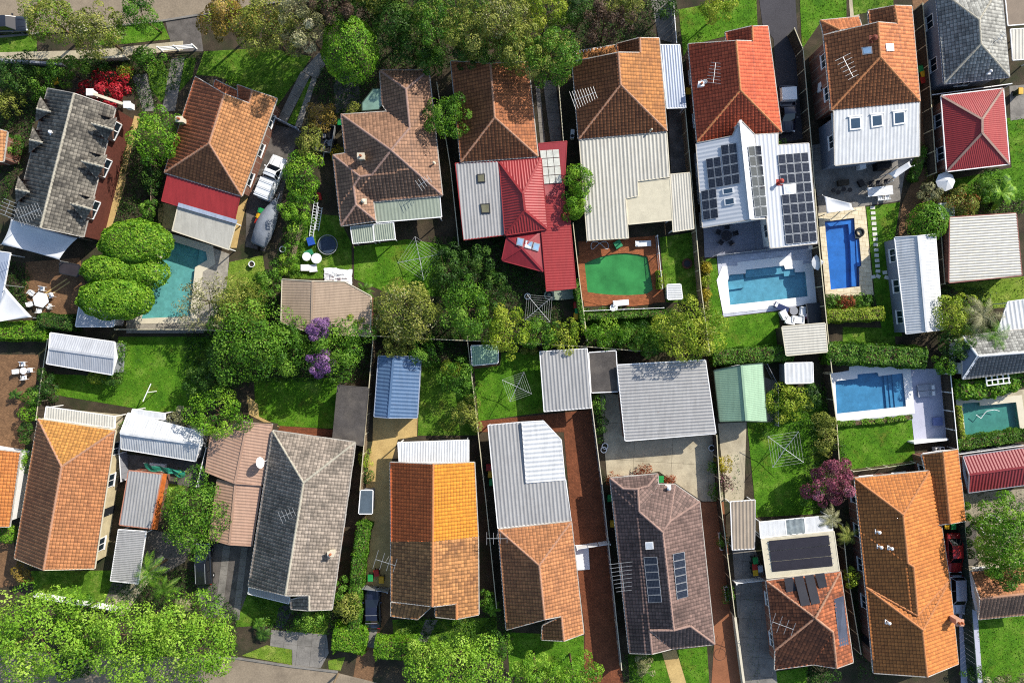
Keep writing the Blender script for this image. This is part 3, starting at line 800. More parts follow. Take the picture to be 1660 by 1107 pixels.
sheet_poly('driveway', [(605,676),(677,676),(676,707),(645,712),(634,750),(634,955),(590,950),(594,760),(604,716)], 0.018, SAND)
sheet_poly('driveway', [(590,950),(634,955),(632,1000),(612,1030),(602,1125),(568,1125),(584,1030)], 0.016, BRNPAVE)
sheet_poly('driveway', [(588,1018),(612,1020),(607,1050),(584,1046)], 0.022, CONCG)
sheet_poly('driveway', [(340,880),(410,884),(402,960),(384,1005),(330,1000),(318,955)], 0.016, CONCD)
sheet_poly('driveway', [(232,856),(320,872),(300,910),(240,945),(190,990),(170,975),(182,944),(226,942)], 0.016, CONCD)
sheet_poly('path', [(226,930),(262,898),(268,905),(240,945),(200,998),(162,986)], 0.022, CONC)
slabs('driveway', [(362,884),(374,885),(360,1000),(348,1000)], CONCG, 1.0, 2.4, 1.45, 0.02); slabs('driveway', [(392,886),(402,887),(388,1004),(377,1004)], CONCG, 0.9, 2.4, 1.45, 0.02)
sheet_poly('path', [(1073,1057),(1096,1052),(1118,1125),(1093,1125)], 0.02, SAND)
sheet_poly('path', [(452,985),(472,972),(478,980),(460,1018),(446,1016)], 0.02, ASPH)
sheet_poly('path', [(690,1004),(710,1004),(692,1040),(676,1040)], 0.02, CONCG)
sheet_poly('driveway', [(1554,845),(1582,845),(1590,985),(1556,985)], 0.018, CONCD); sheet_poly('driveway', [(1554,986),(1584,986),(1594,1125),(1558,1125)], 0.018, LILAC)
sheet_poly('patio', [(1560,800),(1680,790),(1680,925),(1574,925)], 0.016, mat('gravel', '#a59a84', 0.95, var=0.3, scale=3, fine=0.35, bmp=0.6))
sheet_poly('garden_path', [(400,640),(418,655),(420,675),(455,692),(440,690),(404,672)], 0.02, SAND)
sheet_poly('patio', [(455,690),(540,696),(538,712),(448,700)], 0.02, REDPAVE)
sheet_poly('patio', [(62,676),(72,660),(200,672),(196,700),(62,690)], 0.014, CONC)
sheet_poly('garden_bed', [(768,590),(806,588),(812,612),(770,616)], 0.016, BRNPAVE)
sheet_poly('side_path', [(170,795),(190,700),(204,700),(176,870),(152,922)], 0.014, CONCD)
sheet_poly('yard', [(196,735),(322,748),(316,790),(196,770)], 0.014, CONCD)
sheet_poly('side_path', [(1236,610),(1262,620),(1258,684),(1238,684)], 0.014, CONCG)

# pools: basin, coping, water
def pool(key, lab, depth, tile, tint, coping, cw=0.35, murk=0.0, murkc='#2d8a3c', wl=-0.12, steps=(), shape_lab=''):
    depth *= 0.36; wl = -0.07; steps = [(q, max(z * 0.36, -depth + 0.05)) for q, z in steps]
    poly = orient([tuple(v) for v in px2(POOLS[key])]); n = len(poly)
    cx = sum(p[0] for p in poly) / n; cy = sum(p[1] for p in poly) / n
    t = empty('swimming_pool', (cx, cy, 0), lab, 'swimming pool', 'back yard swimming pools')
    loc = [(p[0] - cx, p[1] - cy) for p in poly]
    b = MB(); b.add([(x, y, -0.001) for x, y in loc] + [(x, y, -depth) for x, y in loc], [(i, n + i, n + (i+1) % n, (i+1) % n) for i in range(n)])
    b.add([(x, y, -depth) for x, y in loc], [tuple(k) if (loc[k[1]][0]-loc[k[0]][0])*(loc[k[2]][1]-loc[k[0]][1]) - (loc[k[1]][1]-loc[k[0]][1])*(loc[k[2]][0]-loc[k[0]][0]) > 0 else tuple(k[::-1]) for k in tessellate_polygon([[Vector((x, y, 0)) for x, y in loc]])])
    b.build('basin', tile, t)
    w = MB(); w.add([(x, y, wl) for x, y in loc], [tuple(k) if (loc[k[1]][0]-loc[k[0]][0])*(loc[k[2]][1]-loc[k[0]][1]) - (loc[k[1]][1]-loc[k[0]][1])*(loc[k[2]][0]-loc[k[0]][0]) > 0 else tuple(k[::-1]) for k in tessellate_polygon([[Vector((x, y, 0)) for x, y in loc]])])
    w.build('water', water_mat('water_' + key, tint, murk, murkc), t)
    if coping is not None:
        ou = inset(loc, -cw); inn = inset(loc, 0.04); c = MB()
        c.add([(p.x, p.y, 0.07) for p in inn] + [(p.x, p.y, 0.07) for p in ou] + [(p.x, p.y, 0.0) for p in ou] + [(p.x, p.y, -0.06) for p in inn],
              [(i, n + i, n + (i+1) % n, (i+1) % n) for i in range(n)] + [(n + i, 2*n + i, 2*n + (i+1) % n, n + (i+1) % n) for i in range(n)] + [(i, (i+1) % n, 3*n + (i+1) % n, 3*n + i) for i in range(n)])
        c.build('coping', coping, t)
    for q, z in steps:
        p3 = [P(x, y, 0) - Vector((cx, cy, 0)) for x, y in q]; s = MB(); p3 = [Vector((p[0], p[1], 0)) for p in orient([(v.x, v.y) for v in p3])]
        m_ = len(p3); s.add([(p.x, p.y, -depth + 0.01) for p in p3] + [(p.x, p.y, z) for p in p3], [(i, (i+1) % m_, m_ + (i+1) % m_, m_ + i) for i in range(m_)] + [tuple(range(m_, 2*m_))])
        s.build('step', tile, t)
    return t
def pooltile(n, h, v=0.06): return grid_mat(n, h, h, 0.3, 0.3, 0.02, 0.5, 0.3, var=v, k=0.7)
sheet_poly('pool_surround', [(264,380),(345,402),(372,412),(366,485),(330,540),(205,540),(205,520),(222,516)], 0.02, CRAZY, [POOLS['turq']])
pool('turq', 'turquoise kinked pool beside the cloud shaped hedge tree', 1.3, pooltile('pt1', '#8cc4c0'), '#dff4f4', CREAM, 0.4,
     steps=[([(322,404),(337,410),(337,421),(319,432)], -0.45), ([(322,404),(330,407),(330,427),(316,433)], -0.75)])
sheet_poly('pool_surround', [(937,392),(1066,382),(1074,466),(1078,490),(947,497)], 0.02, POOLBRICK, [POOLS['green']])
pool('green', 'murky green pool in a red brick surround', 1.4, pooltile('pt2', '#2f9a4a'), '#49a865', POOLBRICK, 0.5, murk=0.72, murkc='#4aa55a',
     steps=[([(1036,462),(1058,456),(1059,470),(1049,477),(1034,478)], -0.35)])
sheet_poly('pool_surround', [(1162,416),(1326,400),(1332,488),(1264,503),(1172,514)], 0.02, PALESTONE, [POOLS['blue']])
pool('blue', 'blue pool with stepped corners below the solar panel roof', 1.5, pooltile('pt3', '#80bcca'), '#dcf0f8', WHITE, 0.5,
     steps=[([(1208,437),(1271,430),(1273,443),(1210,450)], -0.5), ([(1180,446),(1206,443),(1208,466),(1181,470)], -0.7), ([(1271,437),(1289,435),(1290,446),(1272,448)], -0.45)])
sheet_poly('pool_surround', [(1326,345),(1402,333),(1405,360),(1416,478),(1340,482)], 0.02, CREAMST, [POOLS['deep']])
pool('deep', 'deep royal blue pool with a side ledge in cream stone', 1.6, pooltile('pt4', '#3f8cd0'), '#d4e8fa', CREAMST, 0.35,
     steps=[([(1376,357),(1385,355),(1388,386),(1390,432),(1390,464),(1382,464),(1380,400)], -0.55), ([(1337,360),(1384,355),(1384,362),(1338,368)], -0.5), ([(1388,388),(1396,387),(1396,431),(1390,432)], -0.3)])
sheet_poly('pool_surround', [(1345,606),(1388,598),(1526,598),(1534,714),(1482,718),(1478,680),(1356,690)], 0.02, LILAC, [POOLS['long']])
pool('long', 'blue pool with white coping beside the pair of sun loungers', 1.5, pooltile('pt5', '#66a8c8'), '#d8ecf8', WHITE, 0.5,
     steps=[([(1447,606),(1464,604),(1469,659),(1452,661)], -0.35), ([(1441,607),(1448,606),(1453,661),(1446,662)], -0.65), ([(1435,607),(1442,607),(1447,662),(1440,663)], -0.95)])
sheet_poly('pool_surround', [(1551,645),(1680,628),(1680,700),(1660,712),(1560,716)], 0.02, CONC, [POOLS['teal']])
pool('teal', 'small teal pool at the right picture edge behind the leafy hedge', 1.5, pooltile('pt6', '#6aa69e'), '#d8f0ec', CREAM, 0.4)
slabs('patio', [(1140,370),(1243,356),(1249,402),(1326,396),(1327,402),(1162,416),(1142,418)], mat('deck_stone', '#8f93a2', 0.6, var=0.08), 1.2, 0.6, 0.1, 0.025, gap=0.012, piece='paver', jm=mat('deck_joint', '#6d7180', 0.7))
sheet_poly('patio', [(1338,268),(1492,254),(1505,262),(1468,270),(1459,326),(1402,334),(1326,346)], 0.024, CONCG)

# ---------------------------------------------------------------- houses
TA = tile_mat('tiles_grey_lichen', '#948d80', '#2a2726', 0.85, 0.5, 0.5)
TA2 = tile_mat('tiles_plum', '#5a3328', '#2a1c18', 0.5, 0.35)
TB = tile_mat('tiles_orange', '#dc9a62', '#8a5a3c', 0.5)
TBR = tile_mat('tiles_orange_red', '#d27a4e', '#8a4c34', 0.5)  # shade-side tone of the orange tiles, put into the colour
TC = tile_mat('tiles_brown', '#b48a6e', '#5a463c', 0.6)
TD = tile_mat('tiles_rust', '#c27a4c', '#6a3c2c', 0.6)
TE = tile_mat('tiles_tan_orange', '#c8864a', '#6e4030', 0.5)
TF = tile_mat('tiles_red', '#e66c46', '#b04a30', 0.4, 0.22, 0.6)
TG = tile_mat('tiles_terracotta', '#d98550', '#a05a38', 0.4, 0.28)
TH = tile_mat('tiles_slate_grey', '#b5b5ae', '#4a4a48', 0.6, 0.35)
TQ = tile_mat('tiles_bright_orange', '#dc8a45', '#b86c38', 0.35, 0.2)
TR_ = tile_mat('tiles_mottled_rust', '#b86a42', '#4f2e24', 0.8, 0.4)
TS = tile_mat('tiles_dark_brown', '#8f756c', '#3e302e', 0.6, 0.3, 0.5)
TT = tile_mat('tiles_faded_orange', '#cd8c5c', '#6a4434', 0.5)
TU1 = tile_mat('tiles_new_sun_side', '#ea9a30', '#d88430', 0.25, 0.15)
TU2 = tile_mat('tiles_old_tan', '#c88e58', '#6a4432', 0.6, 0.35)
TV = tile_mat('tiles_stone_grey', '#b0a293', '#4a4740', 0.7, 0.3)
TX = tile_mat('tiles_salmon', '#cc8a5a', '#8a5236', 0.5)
MS = lambda n, h, r=0.45, v=0.06, st=None: mat(n, h, r, 0.0, var=v, scale=0.5, fine=0.05, k=0.62, spec=0.4, stain=st, stain_amt=0.35, streak='y')
RED = MS('red_sheet', '#b03a3a'); REDD = MS('maroon_sheet', '#a33038'); WSH = mat('white_sheet', '#eef0f0', 0.45, var=0.08, fine=0.06, k=0.60, streak='y')
CRSH = MS('cream_sheet', '#d6d2c4', st='#a09a8c'); GRSH = MS('grey_sheet', '#b9b8b6', st='#8c8a88'); LGSH = MS('silver_sheet', '#d2d5da', 0.35, st='#9ea2a8')
GNSH = MS('greenish_sheet', '#aeb8a4', st='#8a947e'); BLSH = MS('blue_sheet', '#6684a8', 0.35); BGSH = MS('blue_grey_sheet', '#b4c0d4', 0.35)
TNSH = MS('tan_sheet', '#bda68e'); PKSH = MS('pink_tan_sheet', '#c9a48c', st='#a8846e'); MINT = MS('mint_sheet', '#a8cba8'); DKFL = mat('tar_roof', '#55504c', 0.9, var=0.25, scale=0.8, fine=0.25, stain='#7a7268', bmp=0.3)
CPR = mat('mortar_cap', '#c8987a', 0.8, var=0.15, k=0.6); CPG = mat('mortar_cap_grey', '#c9c2ae', 0.8, var=0.15, k=0.6); CPD = mat('mortar_cap_brown', '#b49486', 0.8, var=0.15, k=0.6); CPW = mat('mortar_cap_orange', '#d8925e', 0.8, var=0.12, k=0.6)
SILL = mat('sandstone', '#d8c8a0', 0.85)

# A: attic house, far upper left
house('A', 'attic_house', 'dark lichened tile house with six dormers in the upper left corner', 'house',
  'a78,144,3.7 p120,152,6.3 q66,369,6.3 b23,357,3.7 c187,175,3.7 d135,384,3.7',
  [('apqb', 'tile', TA), ('pcdq', 'tile', TA)], mat('plum_brick', '#6a3a2e', 0.85, var=0.2, scale=3, fine=0.25), 'apcdqb', 3.7, capm=CPG, over=0.06, wins=False)
def dormer(key, B, FL, FR, hb, he, hr, m, front):
    t, org, _ = HOUSES[key]; b = P(*B, hb) - org; l = P(*FL, he) - org; r = P(*FR, he) - org; mid = (P(*FL, hr) + P(*FR, hr)) / 2 - org
    out = (mid - b); out.z = 0; out.normalize(); tip = mid + out * 0.15
    bm = bmesh.new(); patch(bm, [b, l, tip], 'tile'); patch(bm, [b, tip, r], 'tile'); me = bpy.data.meshes.new('dormer'); bm.to_mesh(me); bm.free(); o = link('dormer', me, t, m)
    li, ri = l - out * 0.15 + (r - l) * 0.08, r - out * 0.15 + (l - r) * 0.08; mi_ = tip - out * 0.3 - Vector((0, 0, 0.08)); zb = he - 1.35
    w = MB(); lo, ro = Vector((li.x, li.y, zb)), Vector((ri.x, ri.y, zb)); bk = -out * 2.2
    w.add([lo, ro, ri, mi_, li, lo + bk, ro + bk, ri + bk, li + bk], [(0, 1, 2, 3, 4), (1, 6, 7, 2), (5, 0, 4, 8)]); w.build('dormer_wall', BRICKW, o)
    cap_ = MB(); caps(cap_, b, tip, 0.13, 0.07); cap_.build('ridge_capping', CPG, o)
    c = (lo + ro) / 2 + Vector((0, 0, 0.62)) + out * 0.03; fr = MB(); s = (ro - lo).normalized(); wd = (ro - lo).length * 0.40
    for dx in (-1, 0, 1): fr.bar(c + s * wd * dx - Vector((0, 0, .55)), c + s * wd * dx + Vector((0, 0, .55)), 0.12, 0.1)
    for dz in (-0.55, 0.55): fr.bar(c - s * wd + Vector((0, 0, dz)), c + s * wd + Vector((0, 0, dz)), 0.1, 0.14)
    fr.build('window_frame', WHITE, o)
    g = MB(); g.bar(c - s * wd - out * .02, c + s * wd - out * .02, 0.04, 1.1); g.build('pane', GLASS, o)
for B, FL, FR in (((148,200),(191,191),(173,229)), ((132,261),(175,251),(157,290)), ((114,330),(156,319),(138,359))): dormer('A', B, FL, FR, 5.3, 4.4, 5.2, TA, 1)
for B, FL, FR in (((83,182),(66,156),(58,198)), ((70,232),(54,206),(47,249)), ((49,312),(30,286),(26,329))): dormer('A', B, FL, FR, 5.1, 4.2, 5.0, TA, -1)
tA, oA, _ = HOUSES['A']
pb = MB(); pb.bar(P(149,152,4.2) - oA, P(214,174,3.8) - oA, 0.3, 0.5); pb.build('parapet', CREAM, tA)
for x, y in ((151,153),(211,173)): b = MB(); b.box((0, 0, 0.1), (0.6, 0.6, 0.9)); b.box((0, 0, 0.6), (0.75, 0.75, 0.12)); o = b.build('parapet_pier', WHITE, tA); o.location = P(x, y, 3.8) - oA
antenna('A', 70, 352, 0.4, 2.4, 2.2); vent('A', 85, 216, WHITE); antenna('A', 40, 345, 1.2, 1.6, 2.6, 5)
# B
house('B', 'tiled_house', 'orange tiled house with a red flat awning roof beside the turquoise pool', 'house',
  'a317,125,3 g364,153,5.2 k404,168,4.1 m409,147,4.1 n449,160,3 c392,318,3 r339,233,5.2 d267,280,3 l385,138,3.1 j387,160,3.2 b349,130,3.3 s388,149,3 t386,160,3.0 u345,146,3.3',
  [('agrd', 'tile', TBR), ('gkmncr', 'tile', TB), ('rcd', 'tile', TD), ('mkjl', 'tile', TBR), ('bstu', 'tile', TBR)], BRICKW, 'agkmncd', capm=CPR)
tB, oB, _ = HOUSES['B']
sheet(tB, oB, [(272,283,2.9),(389,318,2.9),(379,362,2.5),(262,326,2.5)], RED, kind='flat', edge=RED, name='awning_roof', posts=(2, 3))
sheet(tB, oB, [(288,336,2.4),(382,364,2.4),(371,405,2.2),(279,374,2.2)], CRSH, kind='flat', edge=CREAM, name='patio_roof', posts=(2, 3))
b = MB(); b.bar(P(289,332,2.6) - oB, P(384,360,2.6) - oB, 0.45, 0.1); b.build('box_gutter', BGSH, tB)
chimney('B', 299, 199, 0.6, 1.1, CREAM, 1)
# C
house('C', 'tiled_house', 'brown tiled house of many hips with pale green patio roofs', 'house',
  'a616,115,3 b695,115,3 s658,145,4.6 r664,207,4.7 f628,182,3 g619,169,3 e553,186,3 m634,244,5.7 k717,317,3 q603,284,4.4 v560,249,3 w540,252,3 x584,287,4.3 y573,302,4 z577,332,4 n553,366,3 o609,358,3 p605,327,3',
  [('abs', 'tile', TC), ('asrfg', 'tile', TC), ('bsrmk', 'tile', TC), ('efrm', 'tile', TC), ('emqv', 'tile', TC), ('vwxq', 'tile', TC), ('wxyzn', 'tile', TC), ('yzop', 'tile', TC), ('zon', 'tile', TC), ('mkpyxq', 'tile', TC)],
  RENDERW, 'abkponwveg', capm=CPD)
tC, oC, _ = HOUSES['C']
sheet(tC, oC, [(606,327,2.9),(713,316,2.9),(716,352,2.6),(610,361,2.6)], GNSH, kind='rib', period=0.4, rib=0.02, ribdir=(0.1, 1), posts=(2, 3))
sheet(tC, oC, [(568,368,2.5),(604,364,2.5),(606,392,2.3),(572,395,2.3)], GNSH, ribdir=(0.1, 1), period=0.25, posts=(2, 3)); sheet(tC, oC, [(605,364,2.5),(638,361,2.5),(641,388,2.3),(607,391,2.3)], GNSH, ribdir=(0.1, 1), period=0.25, posts=(2, 3))
sheet(tC, oC, [(605,144,2.7),(618,144,2.8),(620,170,2.8),(614,178,2.7),(587,180,2.4),(587,167,2.4)], mat('green_glass', '#8fb09c', 0.2, var=0.2, spec=0.7), kind='flat', edge=GREENSH, name='porch_canopy', posts=(4, 5))
chimney('C', 588, 257, 0.65, 0.9, RENDERW, 1); vent('C', 590, 327, CREAM, 0.2); vent('C', 704, 266, CREAM, 0.12, 0.6); antenna('C', 690, 300, 0.6, 1.4, 1.4, 5, 0.6)
# D
house('D', 'tiled_house', 'rust tiled house with red metal additions and a grey patio roof', 'house',
  'a731,100,3 r795,104,5.2 s802,191,5.2 b856,101,3 c872,254,3 d747,263,3', [('arsd', 'tile', TD), ('rbcs', 'tile', TD), ('scd', 'tile', TD)], BRICKW, 'arbcd', capm=CPR)
tD, oD, _ = HOUSES['D']
sheet(tD, oD, [(738,265,2.9),(808,262,2.9),(820,381,2.6),(752,389,2.6)], GRSH, ribdir=(0.08, 1), period=0.36, edge=RED, posts=(2, 3))
HOUSES['Dp'] = (tD, oD, [([(738,265),(808,262),(820,381),(752,389)], tuple(fit([P(738,265,2.9)-oD, P(808,262,2.9)-oD, P(820,381,2.6)-oD, P(752,389,2.6)-oD])), Vector(), 'rib', GRSH)])
skylight('Dp', [(773,283),(786,282),(787,296),(774,297)], DARKP, mat('bronze_glass', '#7d7a62', 0.1)); skylight('Dp', [(778,331),(794,330),(795,346),(780,347)], DARKP, mat('bronze_glass', '#7d7a62', 0.1))
house('Dr', 'annexe', 'red metal hip roofed annexe behind the rust tiled house', 'annexe',
  'a810,263,2.9 b877,257,2.9 r848,314,4.2 s851,341,4.2 c887,371,2.9 d819,381,2.9', [('abr', 'rib', RED), ('arsd', 'rib', RED), ('rbcs', 'rib', RED), ('scd', 'rib', RED)], BRICKW, 'abcd', 2.9, capm=RED, gut=RED)
tr, orr, _ = HOUSES['Dr']
sheet(tr, orr, [(873,233,2.7),(919,229,2.6),(914,317,2.6),(884,319,2.7)], REDD, ribdir=(1, 0.03), kind='flat', edge=RED, posts=(1, 2))
for i in range(4):
    for j in range(3):
        def bl(u, v): return tuple((1-u)*(1-v)*a + u*(1-v)*b_ + u*v*c_ + (1-u)*v*d_ for a, b_, c_, d_ in zip((875,244,2.76),(906,242,2.7),(911,297,2.7),(881,299,2.76)))
        q = [P(*bl((j + u) / 3, (i + v) / 4)) - orr for u, v in ((.04, .04), (.96, .04), (.96, .96), (.04, .96))]
        b = MB(); b.hexa([p + Vector((0, 0, 0.0)) for p in q], [p + Vector((0, 0, 0.05)) for p in q]); b.build('translucent_panel', mat('milky_panel', '#d8d8cc', 0.3, var=0.2, scale=2), tr)
sheet(tr, orr, [(886,320,2.7),(915,319,2.6),(924,354,2.6),(934,467,2.5),(886,472,2.6),(878,376,2.7)], RED, ribdir=(1, -0.05), period=0.3, rib=0.02, edge=RED, posts=(3, 4), name='carport_roof')
house('Dc', 'garden_cabin', 'small maroon roofed cabin with three roof windows below the red annexe', 'cabin',
  'a822,384,2.5 b877,376,2.5 c881,440,2.5 d814,422,2.5 r846,402,3.2', [('abr', 'flat', REDD), ('bcr', 'flat', REDD), ('cdr', 'flat', REDD), ('dar', 'flat', REDD)], TIMBERD, 'abcd', 2.5, capm=REDD, gut=REDD)
for q in ([(839,386),(850,388),(847,401),(837,398)], [(852,390),(864,393),(861,405),(850,402)], [(865,393),(875,396),(872,408),(862,405)]): skylight('Dc', q, GREYP, mat('blue_roof_glass', '#8fb0d0', 0.1))
# E
house('E', 'tiled_house', 'tan orange tiled house joined to a wide cream sheet roof', 'house',
  'a928,101,3 g1002,86,5.2 h1006,138,5.2 k1038,86,4.2 m1037,62,4.2 n1068,63,3 c1081,213,3 d938,226,3 l999,72,3.1 j1001,87,3.1 p932,84,2.8 q997,74,2.8 s1000,88,3.2 t934,100,3.0',
  [('aghd', 'tile', TD), ('gkmnch', 'tile', TE), ('hcd', 'tile', TD), ('mkjl', 'tile', TD), ('pqst', 'tile', TE)], BRICKW, 'agkmncd', capm=CPR)
tE, oE, _ = HOUSES['E']
sheet(tE, oE, [(1070,73,2.7),(1102,73,2.5),(1112,175,2.5),(1081,176,2.7)], BGSH, ribdir=(0.08, 1), period=0.3, name='carport_roof', posts=(1, 2))
sheet(tE, oE, [(939,228,2.9),(1081,215,2.9),(1086,287,2.75),(1033,294,2.72),(1034,318,2.68),(1014,322,2.67),(1019,386,2.55),(952,390,2.55)], CRSH, ribdir=(0.07, 1), period=0.42, rib=0.05, edge=CREAM, posts=(6, 7))
sheet(tE, oE, [(1034,295,2.62),(1086,290,2.62),(1090,357,2.5),(1019,364,2.5),(1015,323,2.58),(1035,319,2.58)], mat('cream_flat', '#d8cfb4', 0.5, var=0.1, scale=1.2), kind='flat', edge=CREAM, posts=(2,))
sheet(tE, oE, [(1086,283,2.5),(1118,280,2.4),(1125,371,2.4),(1091,376,2.5)], CRSH, ribdir=(0.07, 1), period=0.3, edge=CREAM, posts=(1, 2, 3))
antenna('E', 944, 166, 0.35, 2.6, 1.8, 10); vent('E', 1055, 212, CREAM, 0.1)
# F
house('F', 'tiled_house', 'bright red tiled house with a white solar panelled extension', 'house',
  'a1116,72,3 g1193,67,5.2 h1200,147,5.2 k1220,67,4.4 m1219,43,4.4 n1244,44,3.1 c1267,215,3 d1130,230,3 l1176,53,3.1 j1178,69,3.1',
  [('aghd', 'tile', TF), ('gkmnch', 'tile', TF), ('hcd', 'tile', TF), ('mkjl', 'tile', TF)], BRICKW, 'agkmncd', capm=CPW)
chimney('F', 1134, 140, 0.5, 0.6, WHITE, 1); antenna('F', 1154, 124, 1.45, 2.2, 1.0, 7, 0.7); vent('F', 1141, 135, STEEL, 0.22)
MODW = mat('modern_grey_roof', '#dfe3e8', 0.4, var=0.04, fine=0.03, k=0.68)
house('Fx', 'house_extension', 'white metal gable extension carrying dark solar panels', 'house extension',
  'p1201,194,5.2 l1184,224,3.6 a1129,233,2.9 d1140,369,2.9 q1216,356,4.6 r1243,354,3.2 s1221,219,3.4 t1262,217,3.2 u1262,236,3.2 v1311,233,3.0 w1325,394,3.0 x1249,402,3.2',
  [('pladq', 'rib', MODW, dict(period=0.45, rib=0.025)), ('psrq', 'rib', MODW, dict(period=0.45, rib=0.025)), ('sturxwv'.replace('r', '').replace('x', '') and 'stuvwxr', 'rib', MODW, dict(period=0.45, rib=0.03, ribdir=(0.08, -1)))], WHITE, 'adqrxwvuts', 2.9, capm=WHITE)
solar('Fx', [(1168,236),(1194,232),(1200,298),(1174,303)], 2, 4); solar('Fx', [(1144,258),(1168,254),(1173.5,303),(1149,307)], 2, 3); solar('Fx', [(1136,310),(1161,305),(1165,354),(1140,358)], 2, 3)
solar('Fx', [(1211,238),(1232,236),(1243,351),(1223,353)], 2, 7)
solar('Fx', [(1260,251),(1309,247),(1324,392),(1273,397)], 4, 9, skip=((0, 3), (1, 3)))
skylight('Fx', [(1171,307),(1189,304),(1190,313),(1172,316)]); skylight('Fx', [(1174,323),(1191,320),(1192,331),(1175,334)])
skylight('Fx', [(1269,300),(1289,298),(1290,315),(1271,317)], WHITE, mat('frosted', '#dfe4e8', 0.3)); vent('Fx', 1263, 296, mat('red_vent', '#b8483c', 0.5), 0.22, 0.7)
# G two storeys
house('G', 'tiled_house', 'two storey terracotta tiled house with a white rear roof of three skylights', 'house',
  'a1335,58,4.8 g1423,37,7.1 h1427,93,7.1 k1455,39,6.0 m1450,10,6.0 n1477,11,4.8 c1491,165,4.8 d1347,179,4.8 l1407,18,4.9 j1409,40,4.9 p1330,34,4.2 q1392,28,4.2 s1396,43,4.7 t1361,49,4.9 u1335,57,4.2',
  [('aghd', 'tile', TG), ('gkmnch', 'tile', TG), ('hcd', 'tile', TG), ('mkjl', 'tile', TG), ('pqst', 'tile', TG), ('ptu', 'tile', TG)], BRICKW, 'agkmncd', 4.8, capm=CPW)
skylight('G', [(1396,78),(1413,76),(1414,88),(1398,90)], GREYP, mat('blue_roof_glass', '#8fb0d0', 0.1)); skylight('G', [(1434,72),(1447,72),(1448,84),(1436,84)], WHITE, mat('frosted', '#dfe4e8', 0.3)); vent('G', 1415, 64, TF, 0.25, 0.4)
antenna('G', 1364, 118, -1.1, 2.4, 1.5, 6, 0.8)
tG, oG, _ = HOUSES['G']
house('Gw', 'house_extension', 'white sheet roofed rear wing with three square skylights', 'house extension',
  'a1352,180,4.8 b1490,165,4.8 c1490,253,4.2 d1354,268,4.2', [('abcd', 'rib', WSH, dict(period=0.4, rib=0.02, ribdir=(0.03, -1)))], GREYW, 'abcd', 4.2, wins=True)
for q in ([(1376,191),(1395,189),(1396,210),(1377,212)], [(1411,187),(1430,185),(1431,205),(1412,208)], [(1447,182),(1466,180),(1467,201),(1448,204)]): skylight('Gw', q)
for q in ([(1372,177),(1396,175),(1397,189),(1373,191)], [(1408,173),(1432,171),(1433,185),(1409,187)], [(1444,169),(1469,167),(1470,180),(1445,182)]): roofbox('Gw', q, 0.18, WHITE, 'flashing_box')
# H, I
house('H', 'tiled_house', 'slate grey tiled hip house in the upper right corner', 'house',
  'a1516,-20,3.6 b1622,-25,3.6 r1587,33,6 s1590,72,6 c1636,125,3.6 d1530,136,3.6', [('abr', 'tile', TH), ('arsd', 'tile', TH), ('rbcs', 'tile', TH), ('scd', 'tile', TH)], GREYW, 'abcd', 3.6, capm=CPG, gut=GREYP)
vent('H', 1602, 118, WHITE, 0.14); antenna('H', 1614, 66, 0.8, 1.2, 0.8, 4, 0.4)
tH, oH, _ = HOUSES['H']
sheet(tH, oH, [(1638,48,2.7),(1685,45,2.5),(1685,95,2.5),(1642,98,2.7)], CRSH, ribdir=(0, 1), period=0.4, posts=(1, 2), name='carport_roof')
sheet(tH, oH, [(1628,-20,2.6),(1685,-20,2.4),(1685,38,2.4),(1634,42,2.6)], mat('brown_flat', '#8d7d6c', 0.8, var=0.12), kind='flat', posts=(1, 2), name='carport_roof')
house('I', 'outbuilding', 'red metal hip roofed building at the right edge', 'outbuilding',
  'a1526,156,3 b1626,144,3 c1636,266,3 d1535,278,3 r1592,194,4.7 s1592,216,4.7', [('abr', 'rib', RED, dict(period=0.22, rib=0.02)), ('arsd', 'rib', RED, dict(period=0.22, rib=0.02)), ('rbcs', 'rib', RED, dict(period=0.22, rib=0.02)), ('scd', 'rib', RED, dict(period=0.22, rib=0.02))], BRICKW, 'abcd', capm=CPD, gut=WHITE)
# lower row
XW = RENDERW
house('X', 'tiled_house', 'salmon tiled gable house with a narrow white patio roof at far left', 'house',
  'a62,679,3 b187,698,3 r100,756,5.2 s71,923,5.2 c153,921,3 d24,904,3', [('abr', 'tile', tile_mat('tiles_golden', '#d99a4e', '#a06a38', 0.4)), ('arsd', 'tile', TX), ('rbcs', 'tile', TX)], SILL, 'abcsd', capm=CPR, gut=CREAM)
tX, oX, _ = HOUSES['X']; sheet(tX, oX, [(75,659,2.5),(187,675,2.5),(186,694,2.8),(72,678,2.8)], CRSH, ribdir=(0.1, 1), period=0.28, posts=(0, 1))
house('Y', 'tiled_house', 'orange roofed house cut by the left picture edge', 'house', 'a-70,722,5 b33,733,3 c16,853,3 d-80,852,5', [('abcd', 'tile', TQ)], WHITE, 'abcd', 3.0, wins=False)
house('V', 'tiled_house', 'stone grey tiled house with a cream chimney beside the pink carport', 'house',
  'a442,698,3 b576,717,3 r492,782,5.3 s463,964,5.2 c538,987,3 d403,950,3 t501,964,4.2 w501,989,4.2 x472,986,3.1 y471,972,3.3',
  [('abr', 'tile', TV), ('arsd', 'tile', TV), ('rbcwts', 'tile', TV), ('twxy', 'tile', TV)], BRICKW, 'abcwxysd', capm=CPG)
tV, oV, _ = HOUSES['V']; sheet(tV, oV, [(404,949,2.7),(470,968,2.9),(468,978,2.7),(402,962,2.5)], GRSH, ribdir=(0.2, -1), period=0.25, posts=(3,)); chimney('V', 540, 893, 0.55, 1.0, CREAM, 1); antenna('V', 470, 830, 0.4, 1.6, 1.0, 5, 0.6)
